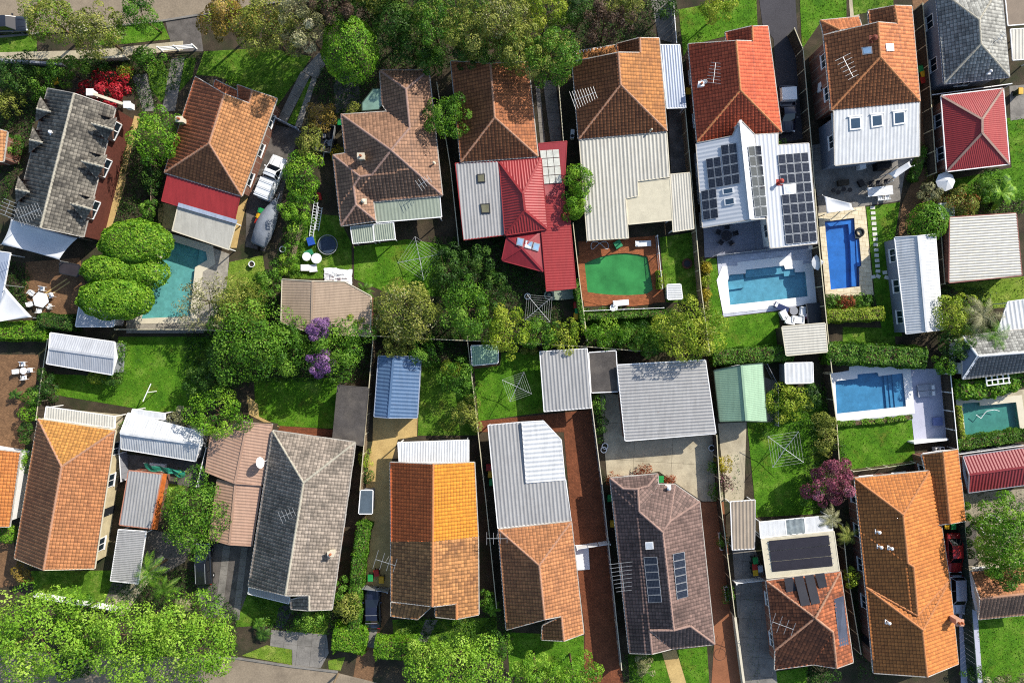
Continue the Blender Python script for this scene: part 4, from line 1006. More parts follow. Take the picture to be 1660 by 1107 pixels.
dd = MB(); dd.tube((0, 0, -0.6), (0, 0, 0.5), 0.03); dd.loft([[(0.05*k*k - 0.05, k * 0.62 * math.cos(a), 0.5 + k * 0.62 * math.sin(a)) for a in [2*PI*i/18 for i in range(18)]] for k in (0.05, 0.5, 1.0)], cap=False); o = dd.build('satellite_dish', WHITE, tV); o.location = P(427, 748, 3.4) - oV; o.rotation_euler = (0, -0.4, 0.2)
house('U', 'tiled_house', 'house roofed half in new yellow tiles and half in old tan tiles', 'house',
  'a633,749,3 r702,752,5.2 b769,749,3 p634,877,3 q701.5,877,5.2 o775,870,3 s701,982,5.2 d634,974,3 c776,995,3 t740,978,4.2 w740,1003,4.2 x706,999,3.1 y706,984,3.2 e634,976,3.3 f699,983,3.6 g677,1003,2.9 h634,998,2.8',
  [('arqp', 'tile', tile_mat('tiles_new_shade_side', '#f07a3c', '#d8602e', 0.3, 0.18, 0.66)), ('rboq', 'tile', TU1), ('pqsd', 'tile', TU2), ('qocwts', 'tile', TU2), ('twxy', 'tile', TU2), ('efgh', 'tile', TU2)], BRICKW, 'arbcwxysd', capm=CPW)  # new tiles: sun and shade sides of the roof painted as separate colours
tU, oU, _ = HOUSES['U']; sheet(tU, oU, [(645,717,2.5),(760,713,2.5),(760,749,2.85),(647,750,2.85)], WSH, ribdir=(0, 1), period=0.3, posts=(0, 1)); antenna('U', 630, 902, -0.3, 2.2, 2.0, 4, 0.9)
house('T', 'tiled_house', 'faded orange tiled house with a grey ribbed rear roof beside the red brick drive', 'house',
  'a808,858,3 b926,845,3 r874,916,5.2 s883,1003,5.2 c946,1026,3 d821,1020,3 t910,998,4.2 w914,1038,4.2 x878,1036,3.1 y880,1013,3.2',
  [('abr', 'tile', TT), ('arsd', 'tile', TT), ('rbcwts', 'tile', TT), ('twxy', 'tile', TT)], BRICKW, 'abcwxysd', capm=CPR)
tT, oT, _ = HOUSES['T']
sheet(tT, oT, [(791,689,2.6),(846,684,2.6),(854,783,2.75),(917,777,2.75),(926,844,2.9),(807,856,2.9)], GRSH, ribdir=(0.09, 1), period=0.42, rib=0.05, posts=(0, 1))
sheet(tT, oT, [(846,684,2.95),(881,682,2.9),(910,713,2.8),(916,777,2.8),(853,782,2.95)], WSH, ribdir=(1, -0.08), period=0.5, rib=0.05, posts=(1, 2), name='pergola_roof')
antenna('T', 806, 866, 0.0, 2.2, 1.6, 4, 0.6)
house('S', 'tiled_house', 'dark brown tiled house with two solar panel strips', 'house',
  'a989,775,3 b1066,768,3 c1050,788,3.9 d1010,792,4 e1067,785,3.2 f1036,829,4.7 g1033,792,4.0 h1074,862,5.4 j1094,785,3 k1085,845,4.8 l1134,813,3 m1158,1043,3 n1118,1013,4.6 i1092,1021,5.4 o1088,1051,3 p1053,1020,4.4 q1057,1059,4.3 u1020,1057,3',
  [('abcgd', 'tile', TS), ('befgc', 'tile', TS), ('adgfhipqu', 'tile', TS), ('fejkh', 'tile', TS), ('jlk', 'tile', TS), ('hklmni', 'tile', TS), ('inmop', 'tile', TS), ('poq', 'tile', TS)], BRICKW, 'abejlmoqu', capm=CPD)
solar('S', [(1043,902),(1066,901),(1074,975),(1051,976)], 1, 6); solar('S', [(1089,897),(1109,893),(1115,966),(1096,971)], 1, 6)
skylight('S', [(1046,878),(1059,877),(1060,889),(1047,890)], WHITE, mat('frosted', '#dfe4e8', 0.3)); vent('S', 1083, 790, WHITE, 0.2); antenna('S', 1004, 924, -1.45, 3.0, 2.2, 8, 1.1)
house('R', 'tiled_house', 'rust mottled tiled house with grey solar mats and a black solar blanket', 'house',
  'a1242,941,3 b1362,926,3 r1321,1001,5 c1382,1072,3 s1350,1024,4.6 t1356,1082,4.3 d1256,1053,3 e1256,1085,2.6 f1317,1076,3',
  [('abr', 'tile', TR_), ('ard', 'tile', TR_), ('rbcts', 'tile', TR_), ('drsfe', 'tile', TR_), ('stf', 'tile', TR_)], BRICKW, 'abctfe', capm=CPR)
tR, oR, _ = HOUSES['R']
SMAT = mat('solar_mat', '#3a3a40', 0.7, var=0.12); SBL = mat('solar_blanket', '#2a2832', 0.6, var=0.15, bmp=0.4)
for q in ([(1270,936),(1284,934),(1292,957),(1274,960)], [(1286,933),(1301,931),(1314,981),(1298,983)], [(1303,931),(1318,929),(1330,978),(1315,981)], [(1320,929),(1336,927),(1341,951),(1327,954)]): solar('R', q, 1, 1, m=SMAT, plain=True, lift=0.1)
solar('R', [(1351,968),(1367,962),(1376,1046),(1360,1050)], 1, 1, m=mat('solar_mat_blue', '#5a6070', 0.5), plain=True, lift=0.1)
sheet(tR, oR, [(1234,874,2.8),(1352,861,2.8),(1361,925,2.9),(1243,937,2.9)], mat('cream_flat', '#d8cfb4', 0.5, var=0.1, scale=1.2), kind='flat', edge=CREAM, posts=(0, 1), name='flat_roof')
for i in range(3): solar('R', [(1243 + i*2, 876 + i*17), (1346 + i*2.3, 866 + i*17), (1348.3 + i*2.3, 883 + i*17), (1245 + i*2, 893 + i*17)], 1, 1, m=SBL, plain=True, lift=0.05, hgt=2.9)
sheet(tR, oR, [(1231,846,2.3),(1272,842,2.3),(1275,867,2.5),(1233,872,2.5)], WSH, kind='flat', posts=(0, 3)); sheet(tR, oR, [(1273,842,2.3),(1304,839,2.3),(1306,864,2.5),(1275,867,2.5)], mat('smoky_panel', '#8a9496', 0.25, var=0.3, scale=2), ribdir=(0.1, 1), period=0.7, posts=()); sheet(tR, oR, [(1305,839,2.3),(1348,835,2.3),(1350,860,2.5),(1307,864,2.5)], WSH, kind='flat', posts=(1, 2))
antenna('R', 1262, 1006, -0.35, 2.4, 1.3, 4, 0.9)
house('Q', 'tiled_house', 'long bright orange tiled house of three stepped gables at lower right', 'house',
  'a1385,775,3 b1506,763,3 r1464,834,5.1 s1471,912,5.1 u1480,918,5.1 t1487,997,5.1 d1403,951,3 e1524,838,3 f1539,939,3 v1495,1020,5.5 w1503,1096,5.5 x1416,1090,3 y1553,1075,3',
  [('abr', 'tile', TQ), ('arsutd', 'tile', TQ), ('rbeftus', 'tile', TQ), ('dtfv', 'tile', TQ), ('dvwx', 'tile', TQ), ('vfyw', 'tile', TQ)], BRICKW, 'abefywxd', capm=CPW)
house('Qw', 'house_wing', 'narrow orange tiled gable wing above the red car', 'house wing',
  'l1494,737,2.8 m1528,732,3.9 n1552,728,2.8 o1565,844,2.8 p1540,848,3.9 q1521,850,3.2', [('lmpq', 'tile', TQ), ('mnop', 'tile', TQ)], BRICKW, 'lnoq', 2.8, capm=CPW)
for x, y in ((1422,861),(1425,885),(1442,887),(1438,1007)): vent('Q', x, y, WHITE, 0.16, 0.45)
chimney('Q', 1542, 1000, 0.7, 1.4, mat('pink_render', '#d8a88c', 0.85), 2)
house('P', 'tiled_house', 'brown tiled gable house at the lower right edge beneath the leafy tree', 'house',
  'a1573,926,2.8 r1588,970,4.4 d1586,1003,2.8 b1690,915,2.8 s1700,958,4.4 c1700,992,2.8', [('absr', 'tile', TX), ('rscd', 'tile', TC)], RENDERW, 'abcd', 2.8, capm=CPR)
house('M', 'tiled_house', 'grey hip roofed house at the right edge above the leafy hedge', 'house',
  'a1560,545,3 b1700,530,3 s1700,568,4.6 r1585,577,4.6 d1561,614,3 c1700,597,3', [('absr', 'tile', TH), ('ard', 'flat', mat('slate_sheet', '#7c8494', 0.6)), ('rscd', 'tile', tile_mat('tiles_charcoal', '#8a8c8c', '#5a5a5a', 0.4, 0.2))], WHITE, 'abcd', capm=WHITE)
tM, oM, _ = HOUSES['M']; sheet(tM, oM, [(1634,489,2.6),(1700,480,2.6),(1700,528,2.8),(1617,538,2.8)], WSH, ribdir=(0.1, 1), period=0.5, rib=0.06, posts=(0, 1))
b = MB()
for i in range(5): x = 1598 + i * 9; b.bar(P(x, 608 - i, 2.5) - oM, P(x + 2, 626 - i, 2.4) - oM, 0.12, 0.1)
for j in range(3): b.bar(P(1598 + j, 609 + j*8, 2.48) - oM, P(1636 + j, 604 + j*8, 2.48) - oM, 0.12, 0.08)
b.build('pergola', WHITE, tM)

# ---------------------------------------------------------------- sheds and carports
def shed(key, name, label, cat, pts, faces, wall, outline, eave, **kw):
    return house(key, name, label, cat, pts, faces, wall, outline, eave, **kw)
def gable(key, name, label, cat, pts, m, wall, eave=2.5, horiz=False, period=0.3, rib=0.03, gut=WHITE, kind='rib', **kw):
    o = dict(period=period, rib=rib)
    fs = [('absr', kind, m, o), ('rscd', kind, m, o)] if horiz else [('arsd', kind, m, o), ('rbcs', kind, m, o)]
    return house(key, name, label, cat, pts, fs, wall, 'abcd', eave, capm=m, gut=gut, wins=kw.pop('wins', False), over=0.15, **kw)
def flatshed(key, name, label, cat, pts, m, wall, eave=2.4, kind='rib', ribdir=None, period=0.3, rib=0.035, gut=WHITE, base=True, posts=False):
    if base: return house(key, name, label, cat, pts, [('abcd', kind, m, dict(ribdir=ribdir, period=period, rib=rib) if kind == 'rib' else {})], wall, 'abcd', eave, gut=gut, wins=False, over=0.12)
    D = parse(pts); w = [P(*D[c]) for c in 'abcd']; cen = sum(w, Vector()) / 4; cen.z = 0
    t = empty(name, cen, label, cat); sheet(t, cen, [D[c] for c in 'abcd'], m, None if ribdir is None else (ribdir[0], -ribdir[1]), period, rib, kind, edge=gut, name='carport_roof'); HOUSES[key] = (t, cen, []); return t

flatshed('J', 'garage', 'wide cream ribbed garage roof with a red edge at the right', 'garage', 'a1540,353,2.7 b1647,346,2.7 c1656,446,2.5 d1539,458,2.5', CRSH, BRICKW, 2.5, ribdir=(1, 0.06), period=0.3, gut=mat('red_trim', '#9c6458', 0.6))
gable('Kk', 'garage', 'long white gable garage between the stepping stone lawn and the palms', 'garage', 'a1451,385,2.6 r1488,383,3.5 b1516,380,2.6 c1528,534,2.6 s1502,537,3.5 d1469,541,2.6', WSH, GREYW, 2.6, wins=True)
flatshed('AG', 'carport', 'grey ribbed square carport beside the clothes hoist lawn', 'carport', 'a875,570,2.6 b952,565,2.6 c959,661,2.5 d882,667,2.5', GRSH, TIMBERD, 2.4, ribdir=(0.08, -1), period=0.40, rib=0.05, base=False)
flatshed('AH', 'shed', 'small tar black flat roof between the grey carport and the big shed', 'shed', 'a955,572,2.4 b998,569,2.4 c1002,634,2.3 d959,636,2.3', DKFL, TIMBERD, 2.3, kind='flat')
flatshed('AI', 'garage', 'large silver ribbed garage roof over the concrete yard', 'garage', 'a1001,592,3.0 b1143,584,3.0 c1160,702,2.8 d1014,714,2.8', GRSH, BRICKW, 2.8, ribdir=(1, 0.06), period=0.36, rib=0.05)
gable('AJ', 'garden_shed', 'pale green gable shed beside the large silver garage', 'shed', 'a1158,600,2.3 r1202,592,3.6 b1236,589,2.3 c1243,683,2.3 s1210,682,3.6 d1167,683,2.3', MINT, GREENSH, 2.4, period=0.2, rib=0.015, gut=GREENSH)
gable('AE', 'garden_shed', 'blue ribbed gable shed at the end of the sandy drive', 'shed', 'a614,577,2.5 r638,578,3.2 b682,578,2.5 c676,677,2.5 s630,677,3.2 d607,675,2.5', BLSH, GREYP, 2.5, period=0.42, rib=0.05, gut=BGSH)
flatshed('AD', 'shed', 'long tar grey flat roofed shed beside the cream side fence', 'shed', 'a548,625,2.4 b597,629,2.4 c588,722,2.3 d540,711,2.3', DKFL, BRICKW, 2.3, kind='flat', gut=DKFL)
flatshed('AF', 'garden_shed', 'tiny mint green shed at the corner of the hoist lawn', 'shed', 'a764,561,2.1 b807,560,2.1 c807,588,2.0 d766,592,2.0', MINT, GREENSH, 2.0, ribdir=(0.03, -1), period=0.22)
gable('AA', 'garden_shed', 'silver shallow gable shed at the far left lawn corner', 'shed', 'a82,540,2.5 b186,555,2.5 s185,580,3.1 r80,565,3.1 d76,589,2.5 c182,607,2.5', LGSH, GREYP, 2.5, horiz=True, period=0.25, rib=0.02)
gable('AB', 'garage', 'bright white gable garage with ribbed lower slope right of the salmon tiled house', 'garage', 'a207,670,2.4 b326,700,2.4 s323,720,3.3 r196,702,3.3 d197,727,2.4 c317,747,2.4', WSH, GREYP, 2.4, horiz=True, period=0.28)
flatshed('AB2', 'lean_to', 'narrow white lean to roof on the lawn side of the white gable garage', 'lean-to', 'a215,663,2.2 b268,670,2.2 c267,680,2.3 d212,673,2.3', WSH, GREYP, 2.2, kind='flat', base=False)
flatshed('AC', 'lean_to', 'rust edged ribbed roof in the narrow yard beside the leafy tree', 'lean-to', 'a209,763,2.5 b262,769,2.5 c244,856,2.4 d194,850,2.4', GRSH, BRICKW, 2.4, ribdir=(-0.15, -1), period=0.34, rib=0.05, gut=mat('rusty_edge', '#c98a70', 0.8))
flatshed('AC2', 'carport', 'grey ribbed carport roof running down to the palm', 'carport', 'a192,858,2.3 b237,861,2.3 c224,946,2.2 d179,941,2.2', GRSH, GREYP, 2.2, ribdir=(1, 0.1), period=0.25, rib=0.04, base=False)
tac, oac, _ = HOUSES['AC']; b = MB()
for i in range(5): q = [P(262 - i*3.6, 768 + i*18, 2.3 - i*0.05), P(271 - i*3.2, 768 + i*18, 2.0), P(268 - i*3.2, 786 + i*18, 1.9), P(258.4 - i*3.6, 786 + i*18, 2.2)]; b.add([p - oac for p in q], [(0, 1, 2, 3)])
b.build('rusty_awning', mat('rust', '#c46a2c', 0.9, var=0.35, scale=2.5, fine=0.3), tac)
house('W', 'carport', 'pinkish ribbed double gable carport joined to the grey tiled house', 'carport',
  'a390,683,2.7 b341,706,2.4 c334,764,2.4 d381,783,3.1 r401,686,3.1 e441,688,2.6 f424,786,2.6',
  [('rabcd', 'rib', PKSH, dict(period=0.34)), ('redf'.replace('df', 'fd'), 'rib', PKSH, dict(period=0.34))], TIMBERD, 'rbcdfe'.replace('r', 'a'), 2.4, capm=PKSH, gut=PKSH, wins=False, over=0.2)
house('W2', 'carport', 'lower pinkish ribbed carport above the parked black utility', 'carport',
  'a353,777,2.3 r382,784,2.9 b423,788,2.4 c408,884,2.4 s372,882,2.9 d340,873,2.3', [('arsd', 'rib', PKSH, dict(period=0.34)), ('rbcs', 'rib', PKSH, dict(period=0.34))], TIMBERD, 'abcd', 2.3, capm=PKSH, gut=PKSH, wins=False, base=False)
house('AK', 'garage', 'tan metal garage with clipped corner beside the purple flowering vine', 'garage',
  'a458,453,2.5 r507,456,3.3 b559,457,2.6 e601,480,2.4 c600,545,2.4 s505,540,3.3 d456,522,2.5', [('arsd', 'rib', TNSH, dict(period=0.3, rib=0.02)), ('rbecs', 'rib', TNSH, dict(period=0.3, rib=0.02))], BRICKW, 'abecsd', 2.4, capm=TNSH, gut=CREAM, wins=False, over=0.15)
flatshed('AL', 'pool_cabana', 'cream weathered cabana roof below the blue pool terrace', 'cabana', 'a1268,530,2.4 b1337,524,2.4 c1341,570,2.6 d1275,576,2.6', CRSH, TIMBERD, 2.4, ribdir=(1, 0.08), period=0.3, gut=CREAM)
flatshed('AM', 'garden_shed', 'small white roofed shed below the cream cabana', 'shed', 'a1273,589,2.1 b1317,588,2.1 c1318,620,2.2 d1274,621,2.2', WSH, GREYP, 2.1, ribdir=(0.02, -1), period=0.5, rib=0.02)
flatshed('AN', 'carport', 'narrow brown ribbed carport left of the white rear patio roof', 'carport', 'a1184,813,2.4 b1224,810,2.4 c1223,889,2.3 d1187,891,2.3', MS('brown_rib_sheet', '#b9a994'), TIMBERD, 2.3, ribdir=(0.02, -1), period=0.4, rib=0.05, base=False)
gable('O', 'garage', 'maroon ribbed gable garage at the right edge', 'garage', 'a1561,740,2.5 b1690,722,2.5 s1695,752,3.4 r1571,769,3.4 d1570,798,2.5 c1695,781,2.5', mat('maroon_rib', '#9c3a3e', 0.45, var=0.06, k=0.6), BRICKW, 2.5, horiz=True, period=0.36, rib=0.05, gut=GREYP)
flatshed('AO', 'garden_shed', 'dark ribbed wedge roof with a white edge under the cloud shaped hedge tree', 'shed', 'a129,495,2.2 b185,514,2.3 c183,529,2.2 d123,529,2.0', LGSH, GREYP, 2.0, ribdir=(0.3, -1), period=0.2)
flatshed('AP', 'lean_to', 'pale lean to roof cut by the left picture edge below the dormer house', 'lean-to', 'a-40,402,2.4 b17,410,2.4 c2,492,2.3 d-40,490,2.3', BGSH, GREYP, 2.3, kind='flat', base=False)
house('AQ', 'tiled_house', 'orange tiled roof corner at the left edge beside the dormer house', 'house', 'a-70,190,4.6 b12,214,3 c6,262,3 d-70,262,4.6', [('abcd', 'tile', TB)], BRICKW, 'abcd', 3.0, wins=False)
flatshed('AR', 'awning', 'bluish louvred box awning next to the sandy drive', 'awning', 'a585,795,2.0 b604,795,2.0 c603,832,2.0 d582,832,2.0', mat('slate_box', '#5c6a74', 0.5), GREYP, 2.0, kind='flat', base=True)
flatshed('AS', 'garden_shed', 'small pale green cabinet roof beside the round bright bush', 'shed', 'a1522,331,1.8 b1545,330,1.8 c1546,352,1.8 d1528,354,1.8', MINT, GREENSH, 1.8, kind='flat')
flatshed('AT', 'lean_to', 'dark flat lean to over the dormer house barbecue corner', 'lean-to', 'a97,426,2.0 b128,430,2.0 c126,448,2.0 d97,442,2.0', mat('charcoal_lid', '#3a3436', 0.5), DARKP, 2.0, kind='flat', gut=DARKP)
flatshed('AU', 'garden_shed', 'low white shed roof beside the maroon wing shelter by the green pool', 'shed', 'a1082,462,1.6 b1103,461,1.6 c1106,484,1.6 d1083,485,1.6', WSH, WHITE, 1.6, ribdir=(1, 0), period=0.2)

# shade sails
def sail(label, corners, m, hs, sagv=0.35, n=10):
    w = [P(x, y, h) for (x, y), h in zip(corners, hs)]; cen = sum(w, Vector()) / len(w); cen.z = 0
    t = empty('shade_sail', cen, label, 'shade sail'); mb = MB(); q = w if len(w) == 4 else [w[0], w[1], w[2], w[2]]
    vs = []
    for i in range(n + 1):
        for j in range(n + 1):
            u, v = i / n, j / n; u2 = u; v2 = v
            p = (q[0]*(1-u) + q[1]*u) * (1-v) + (q[3]*(1-u) + q[2]*u) * v
            c = sum(w, Vector()) / len(w); e = max(abs(u-.5), abs(v-.5)) * 2
            edge_pull = 0.045 * (1 - (2*u-1)**2) * (abs(2*v-1)**3) + 0.045 * (1 - (2*v-1)**2) * (abs(2*u-1)**3)
            p = p + (c - p) * edge_pull; p.z -= sagv * (1 - (2*u-1)**2) * (1 - (2*v-1)**2); vs.append(p - cen)
    mb.add(vs, [(i*(n+1) + j, (i+1)*(n+1) + j, (i+1)*(n+1) + j + 1, i*(n+1) + j + 1) for i in range(n) for j in range(n)])
    o = mb.build('fabric', m, t, smooth=True); sol = o.modifiers.new('s', 'SOLIDIFY'); sol.thickness = 0.01
    for p in w:
        pb = MB(); d = (p - cen); d.z = 0; d.normalize(); r = p - cen + d * 0.25; pb.tube((r.x, r.y, 0), (r.x, r.y, p.z + 0.1), 0.05, 0.05, 8); pb.tube(r + Vector((0, 0, p.z - r.z)), p - cen, 0.012, 0.012, 4); pb.build('post', STEEL, t)
    return t
SAILM = mat('white_fabric', '#e9eaea', 0.8, var=0.05, fine=0.04, k=0.75)
sail('large white four cornered shade sail below the dormer house', [(18,355),(126,386),(96,421),(2,396)], SAILM, (3.0, 2.8, 2.6, 2.8))
sail('white triangular shade sail at the left edge over the brown patio', [(9,466),(52,514),(-14,524)], SAILM, (3.0, 2.5, 2.6), 0.2)
sail('grey cantilevered shade sail below the white rear wing', [(1440,282),(1474,262),(1478,270),(1450,290)], SAILM, (2.6, 2.9, 2.7, 2.4), 0.1)
sail('low white drooping sail between the deep blue pool and the terrace', [(1336,318),(1380,330),(1384,340),(1340,346)], SAILM, (2.0, 1.6, 1.5, 1.9), 0.25)

# ---------------------------------------------------------------- fences
def fence(label, pts, h=1.8, m=TIMBER, top=FENCETOP, style='paling', name='fence'):
    """run of panels and posts; points measured at the top of the fence"""
    w = [P(x, y, h) for x, y in pts]; o0 = Vector((w[0].x, w[0].y, 0)); t = empty(name, o0, label, 'fence')
    for a, b in zip(w[:-1], w[1:]):
        L = (b - a).length; n = max(1, round(L / 2.4)); sg = L / n; ang = math.atan2(b.y - a.y, b.x - a.x)
        pm = MB()
        if style == 'paling':
            k = 12
            for i in range(k): x0 = sg * i / k; pm.box((x0 + sg/k/2, 0.012 if i % 2 else -0.012, (h - 0.06)/2), (sg/k * 1.12, 0.02, h - 0.06 - rnd.uniform(0, 0.05)))
            for z in (0.35, h - 0.35): pm.box((sg/2, -0.05, z), (sg, 0.04, 0.08))
        elif style == 'sheet':
            k = 8
            for i in range(k): pm.box((sg * (i + 0.5)/k, 0.02 if i % 2 else -0.02, (h - 0.04)/2), (sg/k, 0.03, h - 0.04))
        elif style == 'glass': pm.box((sg/2, 0, h/2 + 0.05), (sg - 0.08, 0.015, h - 0.1))
        elif style == 'wall': pm.box((sg/2, 0, h/2 - 0.04), (sg - 0.01, 0.2, h - 0.08))
        elif style == 'rail':
            for i in range(14): pm.box((sg * (i + 0.5)/14, 0, h/2), (0.03, 0.03, h - 0.1))
            pm.box((sg/2, 0, 0.15), (sg, 0.04, 0.04))
        me = pm.mesh('panel'); me.materials.append(m)
        cm = MB(); cw = {'paling': 0.09, 'sheet': 0.08, 'glass': 0.03, 'wall': 0.26, 'rail': 0.05}[style]; cm.box((sg/2, 0, h - 0.02), (sg - 0.004, cw, 0.05)); ce = cm.mesh('capping'); ce.materials.append(top)
        qm = MB(); qm.box((0, 0, (h + 0.03)/2), (0.11, 0.11, h + 0.03)); pe = qm.mesh('post'); pe.materials.append(top if style != 'glass' else STEEL)
        for i in range(n + 1):
            c = a + (b - a) * (i / n) - o0
            if i < n:
                o = link('panel', me, t); o.location = (c.x, c.y, 0); o.rotation_euler = (0, 0, ang)
                q = link('capping', ce, t); q.location = (c.x, c.y, 0); q.rotation_euler = (0, 0, ang)
            if style != 'wall' or i in (0, n): p_ = link('post', pe, t); p_.location = (c.x, c.y, 0); p_.rotation_euler = (0, 0, ang)
    return t
fence('dark rear fence behind the turquoise pool and big left lawn', [(186,534),(300,534),(420,538)], 1.8, TIMBERD)
fence('rear fence from the tan garage to the murky pool garden', [(600,544),(706,550),(780,553),(840,556),(952,562),(1060,571)], 1.8, TIMBERD)
fence('timber side fence between the dormer house and the orange tiled house', [(246,236),(244,330),(236,358)], 1.7, TIMBERD, TIMBER)
fence('side fence between the many hipped house and the rust tiled house', [(708,134),(730,270),(744,400)], 1.8, TIMBERD)
fence('side fence between the two tiled houses right of the large olive tree', [(906,137),(914,234)], 1.8, TIMBERD)
fence('vine edged side fence left of the murky green pool', [(929,362),(939,450),(952,552)], 1.8, TIMBERD)
fence('cream timber fence between the cream roof and the solar extension', [(1111,178),(1120,278),(1137,470),(1151,574)], 1.9, TIMBER)
fence('white topped fence beside the upper grey driveway', [(1091,-8),(1097,70)], 1.5, GREYP, WHITE, 'sheet')
fence('tall dark slatted fence along the black driveway and two pools', [(1288,46),(1302,80),(1316,240),(1328,400),(1344,560),(1349,604)], 2.0, TIMBERD)
fence('timber fence between the terracotta house and the slate grey house', [(1496,6),(1508,140),(1518,280)], 1.8, TIMBERD)
fence('thin white pool fence between the murky pool and its hedge', [(947,504),(1076,499)], 1.2, GREYP, WHITE, 'rail')
fence('white railing at the right side of the murky pool', [(1066,382),(1074,468)], 1.2, GREYP, WHITE, 'rail')
fence('fence beside the far left brown patio and lawn', [(77,550),(66,620),(58,680)], 1.8, TIMBERD)
fence('cream side fence between the grey tiled house and the sandy drive', [(605,546),(597,640),(583,800)], 1.8, TIMBER)
fence('side fence from the tiny mint shed down past the yellow tiled house', [(757,545),(769,646),(775,700),(788,815),(805,985)], 1.8, TIMBERD)
fence('cream sheet fence between the red brick drive and the dark brown house', [(959,652),(978,800),(1008,1085)], 1.8, GREYP, CREAM, 'sheet')
fence('dark timber fence right of the concrete yard and brown drive', [(1162,706),(1168,810),(1192,1000)], 1.8, TIMBERD)
fence('cream low wall at the foot of the brown concrete drive', [(1192,1000),(1208,1120)], 1.0, CREAM, CREAM, 'wall')
fence('dark fence between the solar blanket house and the long orange house', [(1366,850),(1374,930),(1396,1060)], 1.8, TIMBERD)
fence('green sheet fence right of the parked red and silver cars', [(1564,846),(1586,1120)], 1.8, GREENSH, GREENSH, 'sheet')
fence('dark fence between the lounger terrace and the teal pool', [(1541,606),(1553,728)], 1.9, TIMBERD, WHITE)
fence('dark fence left of the lounger terrace pool', [(1346,606),(1357,690),(1361,752)], 1.8, TIMBERD)
fence('white front wall with piers before the salmon tiled house', [(54,966),(120,978),(187,988)], 1.0, WHITE, WHITE, 'wall')
fence('front wall stub beside the red flowering shrub', [(155,95),(202,91)], 1.0, CREAM, CREAM, 'wall')
fence('white front fence along the footpath above the red shrub', [(-10,96),(100,104)], 0.9, GREYP, GREYP, 'wall')
fence('rail fence before the green hoist lawn right of the pale green shed', [(1244,590),(1262,625),(1262,690)], 1.2, GREYP, GREYP, 'rail')
fence('side fence between the salmon tiled house and the rusty lean to yard', [(193,735),(196,780)], 1.6, GREYP, WHITE, 'sheet')
fence('white topped fence from the white garage to the leafy tree', [(334,726),(318,790)], 1.8, GREYP, WHITE, 'sheet')
fence('fence between the red metal building and the slate grey house', [(1512,154),(1640,136)], 1.7, TIMBERD, WHITE)
fence('right boundary fence behind the maroon garage', [(1556,736),(1660,722)], 1.7, GREYP, WHITE, 'sheet')
fence('fence line between the wide cream garage and the white gable garage', [(1526,380),(1532,460)], 1.6, TIMBERD)
fence('white panel screen before the long orange house at its lawn', [(1384,764),(1440,757),(1484,750)], 1.1, TIMBER, CREAM, 'rail')
fence('terrace wall below the lounger pool terrace', [(1482,718),(1536,712)], 1.3, WHITE, WHITE, 'wall')
fence('glass balustrade along the edge of the stone terrace above the blue pool', [(1163,414),(1248,404)], 1.1, mat('clear_panel', '#aeb8c0', 0.1, spec=0.7), STEEL, 'glass')
# white farm style gate at the top left drive
gt = empty('driveway_gate', P(264, 84, 0), 'white three railed driveway gate at the upper left drive', 'gate'); g0 = P(264, 84, 0)
for z in (0.4, 0.75, 1.1): b = MB(); b.bar(P(266,84,0) - g0 + Vector((0, 0, z)), P(317,80,0) - g0 + Vector((0, 0, z)), 0.1, 0.09); b.build('rail', WHITE, gt)
for x, y in ((264,84),(290,82),(319,80)): b = MB(); p = P(x, y, 0) - g0; b.box((p.x, p.y, 0.65), (0.16, 0.16, 1.3)); b.build('post', WHITE, gt)
def dgate(label, a, c, h, m, n=3):
    p, q = P(*a), P(*c); t = empty('driveway_gate', p, label, 'gate'); d = q - p
    for i in range(n): b = MB(); u, v = d * (i / n) , d * ((i + 1) / n - 0.02); b.bar(u + Vector((0, 0, h/2)), v + Vector((0, 0, h/2)), 0.05, h); b.build('leaf', m, t)
    for k in (0, 1): b = MB(); e = d * k; b.box((e.x, e.y, h/2 + 0.1), (0.14, 0.14, h + 0.2)); b.build('post', m, t)
dgate('blue grey metal gate across the drive beside the orange tiled house', (439,190), (487,214), 1.5, BGSH); dgate('pale metal gate behind the parked dark sedan', (576,945), (632,952), 1.5, STEEL); dgate('pale open gate frame on the red brick drive', (934,884), (986,876), 1.4, WHITE); dgate('white railed gate across the grey strip drive', (1188,940), (1242,934), 1.2, WHITE)

